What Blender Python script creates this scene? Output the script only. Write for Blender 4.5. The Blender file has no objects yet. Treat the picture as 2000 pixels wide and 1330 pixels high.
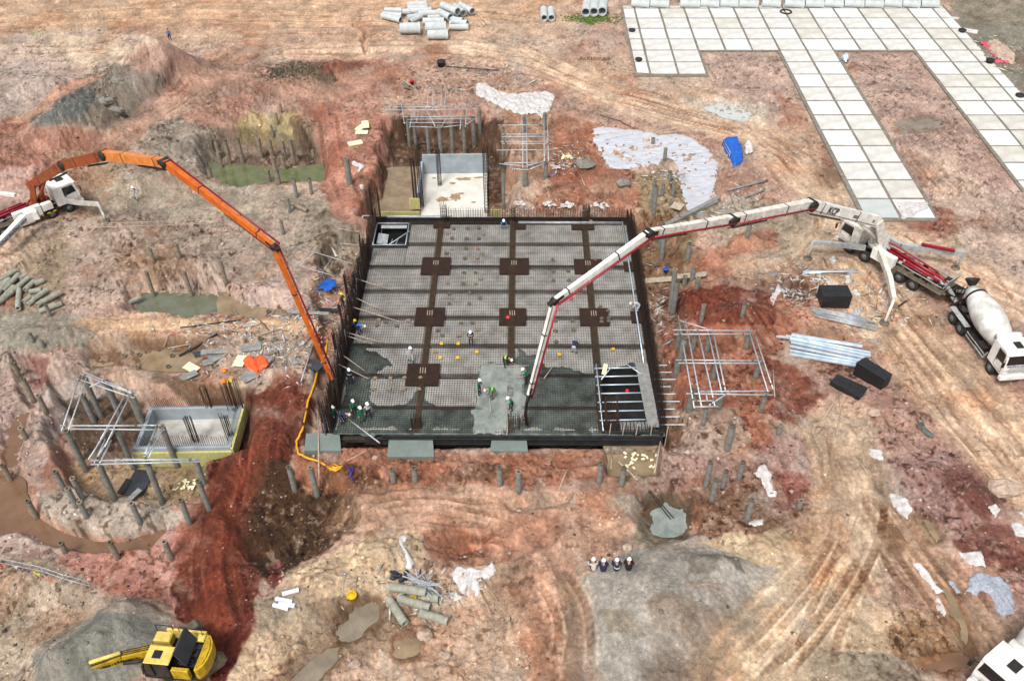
import bpy, math, random
import numpy as np
from mathutils import Vector, Matrix
random.seed(7)
SC = bpy.context.scene
COL = SC.collection
# ------------------------------------------------------------------ camera
F, PIT, ROL, YAW, CH = 1750.0, 0.7250, -0.005, 0.018, 50.0
_R = Vector((math.cos(YAW), -math.sin(YAW), 0)); _H = Vector((math.sin(YAW), math.cos(YAW), 0)); _Z = Vector((0, 0, 1))
_Fw = _H*math.cos(PIT) - _Z*math.sin(PIT); _U = _H*math.sin(PIT) + _Z*math.cos(PIT)
_R2 = _R*math.cos(ROL) + _U*math.sin(ROL); _U2 = -_R*math.sin(ROL) + _U*math.cos(ROL)
cam = bpy.data.objects.new('camera', bpy.data.cameras.new('camera')); COL.objects.link(cam)
M = Matrix(((_R2.x, _U2.x, -_Fw.x, 0), (_R2.y, _U2.y, -_Fw.y, 0), (_R2.z, _U2.z, -_Fw.z, CH), (0, 0, 0, 1)))
cam.matrix_world = M
cam.data.sensor_width = 36; cam.data.lens = F/2000*36; cam.data.clip_end = 4000; cam.data.clip_start = 0.5
SC.camera = cam
# ------------------------------------------------------------------ sky, sun, exposure (bright overcast)
w = bpy.data.worlds.new("World"); SC.world = w; w.use_nodes = True
nt = w.node_tree; bg = nt.nodes['Background']
sky = nt.nodes.new('ShaderNodeTexSky'); sky.sky_type = 'NISHITA'; sky.sun_disc = False
sky.sun_elevation = math.radians(58); sky.sun_rotation = math.radians(205); sky.dust_density = 5; sky.air_density = 1.0; sky.ozone_density = 1
hs = nt.nodes.new('ShaderNodeHueSaturation'); hs.inputs['Saturation'].default_value = 0.35
nt.links.new(sky.outputs[0], hs.inputs['Color']); nt.links.new(hs.outputs[0], bg.inputs[0]); bg.inputs[1].default_value = 0.12
sun = bpy.data.objects.new('sun', bpy.data.lights.new('sun', 'SUN')); COL.objects.link(sun)
sun.data.energy = 1.5; sun.data.angle = math.radians(14); sun.data.color = (1, 0.97, 0.92)
_az, _el = math.radians(205), math.radians(58)
_sd = Vector((math.sin(_az)*math.cos(_el), math.cos(_az)*math.cos(_el), math.sin(_el)))
sun.rotation_euler = _sd.to_track_quat('Z', 'Y').to_euler()
SC.view_settings.view_transform = 'Standard'; SC.view_settings.look = 'None'; SC.view_settings.gamma = 1
SC.view_settings.exposure = 0.9
# ------------------------------------------------------------------ photo <-> place
def at(u, v, z=0.0):
    a, b = u-1000, v-665
    d = _Fw + _R2*(a/F) - _U2*(b/F)
    t = (z-CH)/d.z
    return Vector((d.x*t, d.y*t, z))
def ray(u, v): return (_Fw + _R2*((u-1000)/F) - _U2*((v-665)/F))
def px(p):
    d = Vector(p)-Vector((0, 0, CH)); fw = d.dot(_Fw)
    return 1000+F*d.dot(_R2)/fw, 665-F*d.dot(_U2)/fw
def pxn(X, Y, Z):
    Zc = Z-CH
    fw = X*_Fw.x+Y*_Fw.y+Zc*_Fw.z
    return 1000+F*(X*_R2.x+Y*_R2.y+Zc*_R2.z)/fw, 665-F*(X*_U2.x+Y*_U2.y+Zc*_U2.z)/fw
def zat(x, y, v):
    lo, hi = -6, 30
    for _ in range(40):
        m = (lo+hi)/2
        if px((x, y, m))[1] > v: lo = m
        else: hi = m
    return (lo+hi)/2
def on_plane(u, v, p0, n):
    d = ray(u, v); o = Vector((0, 0, CH))
    return o + d*((Vector(p0)-o).dot(n)/d.dot(n))
# ------------------------------------------------------------------ noise
_rng = np.random.RandomState(11); _T = _rng.rand(256, 256).astype(np.float32)
def vn(x, y):
    x = np.asarray(x, np.float64); y = np.asarray(y, np.float64)
    xi = np.floor(x).astype(np.int64); yi = np.floor(y).astype(np.int64)
    fx = x-xi; fy = y-yi; fx = fx*fx*(3-2*fx); fy = fy*fy*(3-2*fy)
    a = _T[xi & 255, yi & 255]; b = _T[(xi+1) & 255, yi & 255]; c = _T[xi & 255, (yi+1) & 255]; d = _T[(xi+1) & 255, (yi+1) & 255]
    return (a*(1-fx)+b*fx)*(1-fy)+(c*(1-fx)+d*fx)*fy
def fbm(x, y, sc, oc=4, seed=0, gain=.5):
    s = 0; a = 1; t = 0; ca, sa = math.cos(.6), math.sin(.6)
    x = x/sc+seed*17.3; y = y/sc+seed*31.7
    for _ in range(oc):
        s = s+a*vn(x, y); t += a; a *= gain; x, y = (x*ca-y*sa)*2.03+5.1, (x*sa+y*ca)*2.03+1.7
    return s/t*2-1
def sdf(U, V, poly):
    d = np.full(U.shape, 1e18); ins = np.zeros(U.shape, bool); n = len(poly)
    for i in range(n):
        x1, y1 = poly[i]; x2, y2 = poly[(i+1) % n]; ex, ey = x2-x1, y2-y1
        t = np.clip(((U-x1)*ex+(V-y1)*ey)/(ex*ex+ey*ey+1e-9), 0, 1)
        d = np.minimum(d, (U-x1-t*ex)**2+(V-y1-t*ey)**2)
        if y1 != y2:
            c = ((y1 > V) != (y2 > V)) & (U < ex*(V-y1)/(y2-y1)+x1); ins ^= c
    d = np.sqrt(d); return np.where(ins, -d, d)
def ss(x): x = np.clip(x, 0, 1); return x*x*(3-2*x)
def lineco(U, V, pts):
    """distance across and length along a polyline"""
    best = np.full(U.shape, 1e18); S = np.zeros(U.shape); D = np.zeros(U.shape); acc = 0
    for (x1, y1), (x2, y2) in zip(pts[:-1], pts[1:]):
        ex, ey = x2-x1, y2-y1; L = math.hypot(ex, ey)
        t = np.clip(((U-x1)*ex+(V-y1)*ey)/(L*L), 0, 1); dx = U-x1-t*ex; dy = V-y1-t*ey; d2 = dx*dx+dy*dy
        sg = np.sign(ex*dy-ey*dx); m = d2 < best
        best = np.where(m, d2, best); S = np.where(m, acc+t*L, S); D = np.where(m, sg*np.sqrt(d2), D); acc += L
    return D, S
# ------------------------------------------------------------------ shape of the ground
# slab frame
SA = -0.03; SCX, SCY = 0.0, 60.2; SHW, SHD = 12.65, 14.4
def sl(x, y, z=0.0):
    return Vector((SCX+x*math.cos(SA)-y*math.sin(SA), SCY+x*math.sin(SA)+y*math.cos(SA), z))
def slp(u, v, z=0.0):      # photo point -> slab frame
    p = at(u, v, z); dx, dy = p.x-SCX, p.y-SCY
    return dx*math.cos(-SA)-dy*math.sin(-SA), dx*math.sin(-SA)+dy*math.cos(-SA)
# white panel frame
GX, GY, GW, GD = 18.424, 128.077, 3.560, 3.591
def gp(c, r, z=0.0):
    X, Y = c*GW, -r*GD
    return Vector((GX+X*math.cos(SA)-Y*math.sin(SA), GY+X*math.sin(SA)+Y*math.cos(SA), z))
PITS = [  # rim outline on the flat ground, depth, slope width (photo units), roughness
 ([(395,285),(430,262),(470,240),(560,238),(615,262),(640,300),(628,345),(560,352),(500,352),(440,350),(400,330)], 2.2, 22, .3),
 ([(752,238),(800,222),(930,222),(968,245),(985,300),(1010,330),(985,420),(760,425),(700,418),(712,370),(748,330),(740,290)], 2.9, 14, .2),
 ([(236,560),(280,540),(330,532),(420,545),(455,570),(462,600),(400,608),(300,608),(240,600)], 1.5, 20, .25),
 ([(165,668),(240,655),(380,660),(440,690),(420,730),(330,735),(230,742),(170,700)], .8, 18, .15),
 ([(100,735),(200,712),(300,745),(420,752),(490,775),(480,860),(400,900),(398,975),(320,985),(270,975),(200,965),(130,930),(95,850)], 2.0, 22, .5),
 ([(-40,900),(20,905),(58,925),(62,990),(130,1022),(220,1040),(320,1012),(330,1030),(290,1068),(190,1072),(110,1062),(40,1040),(-40,1040)], .8, 14, .1),
 ([(0,905),(-5,880),(30,800),(58,790),(55,830),(25,900)], .7, 10, .1),
 ([(30,690),(90,700),(90,770),(50,790),(25,740)], .9, 14, .2),
 ([(430,560),(520,590),(585,590),(590,612),(500,618),(430,600)], .6, 10, .1),
 ([(440,900),(560,890),(690,960),(700,1010),(620,1080),(540,1110),(470,1100),(430,1000)], .8, 30, .6),
 ([(1236,415),(1300,425),(1345,520),(1320,700),(1340,800),(1345,880),(1310,880),(1240,600)], 1.3, 22, .5),
 ([(1170,860),(1290,860),(1285,925),(1190,925)], 1.2, 10, .1),
 ([(570,845),(1180,850),(1180,905),(1000,915),(900,905),(640,905),(560,890)], .6, 14, .25),
 ([(625,480),(705,430),(725,420),(700,520),(660,700),(640,860),(600,860),(620,620)], 1.2, 14, .3),
 ([(860,1035),(960,1045),(950,1085),(880,1090),(850,1060)], .7, 26, .2),
 ([(990,975),(1100,960),(1110,985),(1010,1005)], .4, 14, .2),
 ([(1240,965),(1350,975),(1370,1040),(1270,1060),(1235,1020)], .45, 14, .1),
 ([(1450,465),(1490,455),(1500,470),(1460,485)], .3, 8, .1),
 ([(1530,545),(1560,540),(1600,560),(1590,590),(1540,585)], .7, 6, .1),
 ([(696,50),(706,42),(732,105),(718,112)], .8, 5, .1),
]
PUDS = [ # outline, water material
 ([(655,1215),(690,1180),(735,1165),(750,1175),(735,1210),(700,1245),(660,1250)], 'water_gy'),
 ([(765,1245),(790,1238),(822,1245),(818,1275),(780,1285),(765,1270)], 'water_t'),
 ([(590,1310),(640,1262),(665,1250),(662,1282),(630,1318),(600,1350),(550,1350)], 'water_gy'),
 ([(1785,1010),(1812,1012),(1838,1058),(1822,1064)], 'water_t'), ([(1728,1028),(1748,1022),(1772,1062),(1760,1070)], 'water_b'),
 ([(1835,1150),(1852,1150),(1882,1210),(1898,1262),(1880,1268),(1848,1212)], 'water_t'),
 ([(1795,1292),(1850,1276),(1892,1280),(1890,1302),(1840,1314),(1800,1310)], 'water_b'),
 ([(1262,985),(1300,970),(1336,985),(1345,1015),(1328,1042),(1292,1045),(1262,1028)], 'fresh'),
 ([(1600,332),(1628,330),(1652,350),(1612,360)], 'water_b'), ([(1745,238),(1790,233),(1838,238),(1838,249),(1790,256),(1750,251)], 'water_gy'),
 ([(255,668),(330,672),(400,680),(402,715),(330,725),(262,712)], 'water_t'), ([(165,690),(215,690),(225,712),(180,715)], 'water_t'),
]
_PL = {}
MOUNDS = [  # apex (photo), radii in m, height, power
 ((292,96),7.5,6,3.0,1.1),((345,130),9,6,1.6,1.3),((230,165),6,5,1.6,1.2),((130,215),7,5,1.8,1.1),((190,225),7,4,1.3,1.2),((560,135),4.2,3,1.8,1.2),
 ((655,118),4.5,3,1.5,1.4),((635,160),3,2.4,1.0,1.2),((500,130),3.5,2.5,.9,1.3),((100,150),7,4,1.0,1.4),
 ((1455,600),4.6,3.0,1.5,1.2),((1300,340),2.5,2,.7,1.3),((280,345),3,2,1.0,1.3),((330,335),3.5,2.2,1.2,1.3),
 ((60,640),4.5,1.8,.7,1.3),((140,640),2.5,1.4,.6,1.3),((200,1245),5.6,4.0,2.2,1.1),((110,1300),3.2,3,1.1,1.2),((255,1195),3,2,.8,1.3),
 ((640,1130),4.5,2.8,.8,1.4),((760,1075),3,2,.6,1.3),((560,1180),2,1.8,.4,1.3),
 ((1375,1100),2.0,1.1,.5,1.2),((1430,1100),2.0,1.2,.6,1.2),((1300,1170),8.5,5.5,1.0,1.1),
 ((90,830),3,2.4,.6,1.4),((60,1120),5,2.5,.5,1.5),((230,940),2.2,1.0,.5,1.4),
 ((1470,455),2.6,1.4,.8,1.3),((1480,500),3,1.5,.5,1.4),((1900,960),3.5,3,.6,1.4),((1800,920),3,2,.5,1.4),
 ((850,560),0.1,0.1,0,1),((620,540),2.5,1.5,.4,1.3),((380,510),5,2.5,.7,1.4),((520,560),3,1.6,.5,1.3),((1150,300),2,2,.5,1.3),
 ((700,235),3,2,.4,1.4),((640,430),3,2,.5,1.4),((1100,370),3,2.5,.4,1.3),((1300,500),2.5,2,.5,1.3),((1370,570),3,2,.4,1.3),((540,720),2.6,1.6,.5,1.4),
 ((1250,1015),2.5,1.2,.35,1.4),((1600,1180),5,3,.3,1.5),((1840,800),3,2,.3,1.5),
]
_MC = [(at(c[0], c[1], h*1.2), rx, ry, h*1.4, pw) for c, rx, ry, h, pw in MOUNDS]
FLAT = [[(1215,8),(1840,8),(2080,330),(1980,380),(1788,105),(1640,105),(1836,446),(1672,446),(1525,105),(1365,105),(1385,155),(1245,155)]]
SLABP = None
ROADS = [  # centre line, half width (m), colour, streakiness, opacity
 ([(560,100),(900,95),(1040,115),(1180,185),(1320,225),(1480,262),(1560,330),(1640,420),(1760,470),(1900,540),(2100,640)], 3.4, (214,182,152), .8, .85),
 ([(200,300),(290,225),(370,172),(470,150),(640,190),(720,150),(850,100)], 2.2, (182,140,118), .9, .75),
 ([(40,240),(110,190),(200,150)], 1.0, (205,150,120), .5, .8),
 ([(1650,520),(1800,690),(1900,800),(2100,1010)], 4.6, (214,182,148), .9, .9),
 ([(1630,850),(1660,950),(1650,1060),(1570,1180),(1420,1330)], 3.0, (212,184,150), 1.0, .85),
 ([(1660,900),(1730,1010),(1830,1150),(1960,1330)], 2.2, (185,150,120), 1.0, .8),
 ([(1640,820),(1690,930),(1680,1040),(1720,1200)], 1.6, (212,185,155), .8, .7),
 ([(0,40),(300,20),(700,25),(1000,10)], 6, (205,168,132), .9, .7),
 ([(300,480),(560,460),(690,420)], 2, (180,165,145), .8, .4),
 ([(560,760),(470,900),(420,1020),(400,1120),(430,1230)], 2.2, (140,68,46), 1.0, .8),
 ([(170,632),(400,632),(600,640)], 1.2, (204,168,132), .7, .9),
 ([(700,1000),(860,985),(1000,1030),(1080,1180),(1100,1330)], 2.6, (196,155,126), 1.0, .6),
 ([(640,220),(655,330),(690,420)], 2.0, (188,128,106), .6, .8),
 ([(1100,240),(1110,330),(1120,420)], 2.0, (172,112,84), .9, .7),
 ([(1560,260),(1620,420),(1560,500),(1460,520)], 2.4, (205,178,148), .7, .6),
 ([(880,1070),(990,1060),(1060,1030)], 1.6, (176,118,90), 1.0, .6),
 ([(1100,1130),(1130,1240),(1110,1330)], .6, (160,128,104), 1.0, .7),
]
def _wpts(pts): return [(at(u, v).x, at(u, v).y) for u, v in pts]
_RW = [(_wpts(p), hw, c, st, op) for p, hw, c, st, op in ROADS]

RUTS = [ # centre line of a vehicle's path
 [(1640,830),(1660,930),(1665,1010),(1640,1100),(1560,1210),(1430,1330)], [(1655,870),(1700,960),(1690,1050),(1630,1150),(1560,1240),(1480,1330)], [(1690,900),(1705,1000),(1660,1110),(1600,1230),(1590,1340)],
 [(1680,930),(1740,1020),(1800,1110),(1880,1220),(1940,1330)], [(1700,930),(1780,1040),(1860,1140),(1960,1260)], [(1660,1000),(1700,1100),(1760,1200)],
 [(1700,560),(1760,640),(1850,750),(2010,930)], [(1720,620),(1800,720),(1900,850),(2010,980)], [(1900,500),(1960,590),(2040,700)], [(1760,480),(1850,520),(1990,600)],
 [(700,1000),(800,990),(900,1000),(1000,1010)], [(720,1020),(820,1000),(960,1030),(1060,1060)], [(860,1040),(900,1070),(960,1075),(1010,1045)], [(1060,1100),(1120,1190),(1125,1280),(1110,1340)],
 [(470,770),(460,860),(430,980),(410,1100),(430,1200)], [(520,800),(500,920),(470,1040),(470,1150)],
 [(560,100),(800,95),(1000,105),(1150,175),(1320,222),(1500,262),(1620,390)], [(900,110),(1060,140),(1200,200),(1400,245),(1560,290),(1640,400),(1600,500)], [(1000,80),(1120,150),(1300,200),(1480,230)],
 [(230,290),(310,220),(400,165)], [(0,60),(250,50),(500,35),(800,40)], [(0,100),(200,90),(420,60),(700,60)], [(600,30),(900,20),(1150,60)], [(240,250),(120,260),(20,290)],
 [(640,220),(650,310),(690,400)], [(1100,240),(1105,320),(1120,400)], [(1500,300),(1590,420),(1540,510),(1440,530)], [(180,636),(380,628),(560,640)], [(1780,290),(1860,380),(1960,460)], [(300,460),(450,440),(620,430)],
]
def smooth_line(P):
    for _ in range(2):
        Q = [P[0]]
        for a, b in zip(P[:-1], P[1:]): Q += [(a[0]*.75+b[0]*.25, a[1]*.75+b[1]*.25), (a[0]*.25+b[0]*.75, a[1]*.25+b[1]*.75)]
        P = Q+[P[-1]]
    return P
_RT = [smooth_line(_wpts(r)) for r in RUTS]
SMOOTH = [[(1110,1150),(1150,1110),(1240,1070),(1340,1042),(1450,1060),(1525,1120),(1500,1210),(1380,1300),(1220,1330),(1110,1300),(1085,1220)], [(60,1290),(190,1190),(290,1190),(340,1260),(280,1340),(40,1380)], [(-60,600),(150,610),(180,650),(60,685),(-60,690)], [(200,400),(340,345),(560,370),(700,400),(640,490),(400,440)], [(1340,400),(1480,385),(1620,410),(1640,470),(1560,520),(1440,510)], [(1850,-60),(2100,-60),(2100,330),(1990,215)], [(1380,1330),(1600,1030),(1700,1000),(1760,1330)], [(0,60),(700,0),(1200,30),(1200,90),(0,120)]]
PUDS_BUSY = False
def pudlevel(i):
    global PUDS_BUSY
    PUDS_BUSY = True; c = np.mean(PUDS[i][0], 0); z = 0
    for _ in range(5): q = at(c[0], c[1], z); z = float(height(np.array([q.x]), np.array([q.y]), False)[0])
    PUDS_BUSY = False; return z
def height(X, Y, det=True):
    X = np.asarray(X, float); Y = np.asarray(Y, float)
    U, V = pxn(X, Y, 0*X)
    wu = U+fbm(X, Y, 2.6, 4, 1)*20; wv = V+fbm(X, Y, 2.6, 4, 2)*12
    base = fbm(X, Y, 14, 3, 3)*.45+fbm(X, Y, 4.5, 3, 4)*.16
    h = base.copy(); pit = np.zeros(X.shape); rough = np.ones(X.shape)
    for poly, dep, sw, rg in PITS:
        p = np.array(poly); m = (U > p[:, 0].min()-60) & (U < p[:, 0].max()+60) & (V > p[:, 1].min()-60) & (V < p[:, 1].max()+60)
        if not m.any(): continue
        d = sdf(wu[m], wv[m], poly); k = ss(.42-d/(sw*1.45)); dd = h[m]
        h[m] = dd*(1-k)+(-dep+base[m]*rg)*k; pit[m] = np.maximum(pit[m], k)
    for c, rx, ry, hh, pw in _MC:
        m = (abs(X-c.x) < rx*1.6) & (abs(Y-c.y) < ry*1.6)
        if not m.any() or hh == 0: continue
        q = np.sqrt(((X[m]-c.x)/rx)**2+((Y[m]-c.y)/ry)**2)*(1+.25*fbm(X[m], Y[m], 2.5, 3, 5))
        h[m] += hh*np.clip(1-q, 0, 1)**pw
    # ruts and road levelling
    for pts, hw, c, st, op in _RW:
        P = np.array(pts); m = (X > P[:, 0].min()-8) & (X < P[:, 0].max()+8) & (Y > P[:, 1].min()-8) & (Y < P[:, 1].max()+8)
        if not m.any(): continue
        D, S = lineco(X[m], Y[m], pts); k = ss((hw*1.1-abs(D))/(hw*.35))*(1-pit[m])*.8
        h[m] = h[m]*(1-k*.6)+k*st*(vn(D*2.2+40, S*.06)-.5)*.28; rough[m] *= 1-k*.6
    for pts in _RT:
        P = np.array(pts); m = (X > P[:, 0].min()-3) & (X < P[:, 0].max()+3) & (Y > P[:, 1].min()-3) & (Y < P[:, 1].max()+3)
        if not m.any(): continue
        D, S = lineco(X[m], Y[m], pts); e = abs(abs(D)-.98); Lt = S.max(); fd = ss(S/3)*ss((Lt-S)/3); h[m] -= (ss((.28-e)/.1)*.075-ss((.5-e)/.16)*.025)*(1-pit[m])*fd
    if det:
        for poly in SMOOTH:
            p = np.array(poly); m = (U > p[:, 0].min()-50) & (U < p[:, 0].max()+50) & (V > p[:, 1].min()-50) & (V < p[:, 1].max()+50)
            if m.any(): rough[m] *= 1-.62*ss(.5-sdf(wu[m], wv[m], poly)/20)
        c1 = fbm(X, Y, 1.3, 4, 6, .6); c2 = abs(fbm(X, Y, .7, 3, 7)); reg = ss(fbm(X, Y, 9, 3, 8)*1.6+.5)
        h += (c1*.24+(.25-c2)*.34)*rough*(.25+.75*reg)
        far = np.clip((Y-20)/60, 0, 1)
        h += fbm(X, Y, .3, 2, 9)*.12*rough*(.3+.7*reg)*(1+far)
    for i, (poly, _) in enumerate(PUDS):
        p = np.array(poly); m = (U > p[:, 0].min()-50) & (U < p[:, 0].max()+50) & (V > p[:, 1].min()-40) & (V < p[:, 1].max()+40)
        if not m.any(): continue
        if i not in _PL:
            if PUDS_BUSY: continue
            _PL[i] = pudlevel(i)
        d = sdf(wu[m], wv[m], poly)+fbm(X[m], Y[m], 1.1, 4, 14, .65)*13; l_ = _PL[i]; k = ss(.8-d/22); h[m] = h[m]*(1-k*.9)+(l_+.07)*k*.9; k = ss(.35-d/12); h[m] -= k*.2
    # level beds
    for poly in FLAT:
        m = (U > 1150) & (V < 480)
        if m.any():
            d = sdf(U[m], V[m], poly); k = ss(.8-d/12); h[m] = h[m]*(1-k)+k*(-.1)
    # below the foundation
    lx = (X-SCX)*math.cos(-SA)-(Y-SCY)*math.sin(-SA); ly = (X-SCX)*math.sin(-SA)+(Y-SCY)*math.cos(-SA)
    k = ss((1.1-np.maximum(abs(lx)-SHW, abs(ly)-SHD))/.9)
    h = np.where(k > 0, h*(1-k)+k*np.minimum(h, -1.15), h)
    k2 = ss((.7-np.maximum(abs(lx)-SHW, abs(ly)-SHD))/.5); h = h*(1-k2)-3.3*k2
    # inside the two basement boxes
    for (bx0, bx1, by0, by1, zz) in BOXES:
        k = ss((.5-np.maximum(abs(X-(bx0+bx1)/2)-(bx1-bx0)/2, abs(Y-(by0+by1)/2)-(by1-by0)/2))/.4)
        h = h*(1-k)+np.minimum(h, zz)*k
    return h
# basement boxes: world extents and floor-below height
_a = at(824, 424, -2.4); _b = at(950, 340, -2.4)
BACKBOX = (_a.x-.3, _b.x+.1, _a.y-1.0, _b.y+.2)
_a = at(268, 880, -.6); _b = at(470, 800, -.6)
FRONTBOX = (_a.x, _b.x, _a.y, _b.y)
BOXES = [(BACKBOX[0], BACKBOX[1], BACKBOX[2], BACKBOX[3], -2.9), (FRONTBOX[0], FRONTBOX[1], FRONTBOX[2], FRONTBOX[3], -2.6)]
def gz(x, y): return float(height(np.array([x]), np.array([y]))[0])
def atg(u, v, dz=0.0):
    z = 0.0
    for _ in range(6):
        p = at(u, v, z+dz); z = z*.3+.7*gz(p.x, p.y)
    p = at(u, v, z+dz); p.z = gz(p.x, p.y)+dz
    return p
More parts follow.
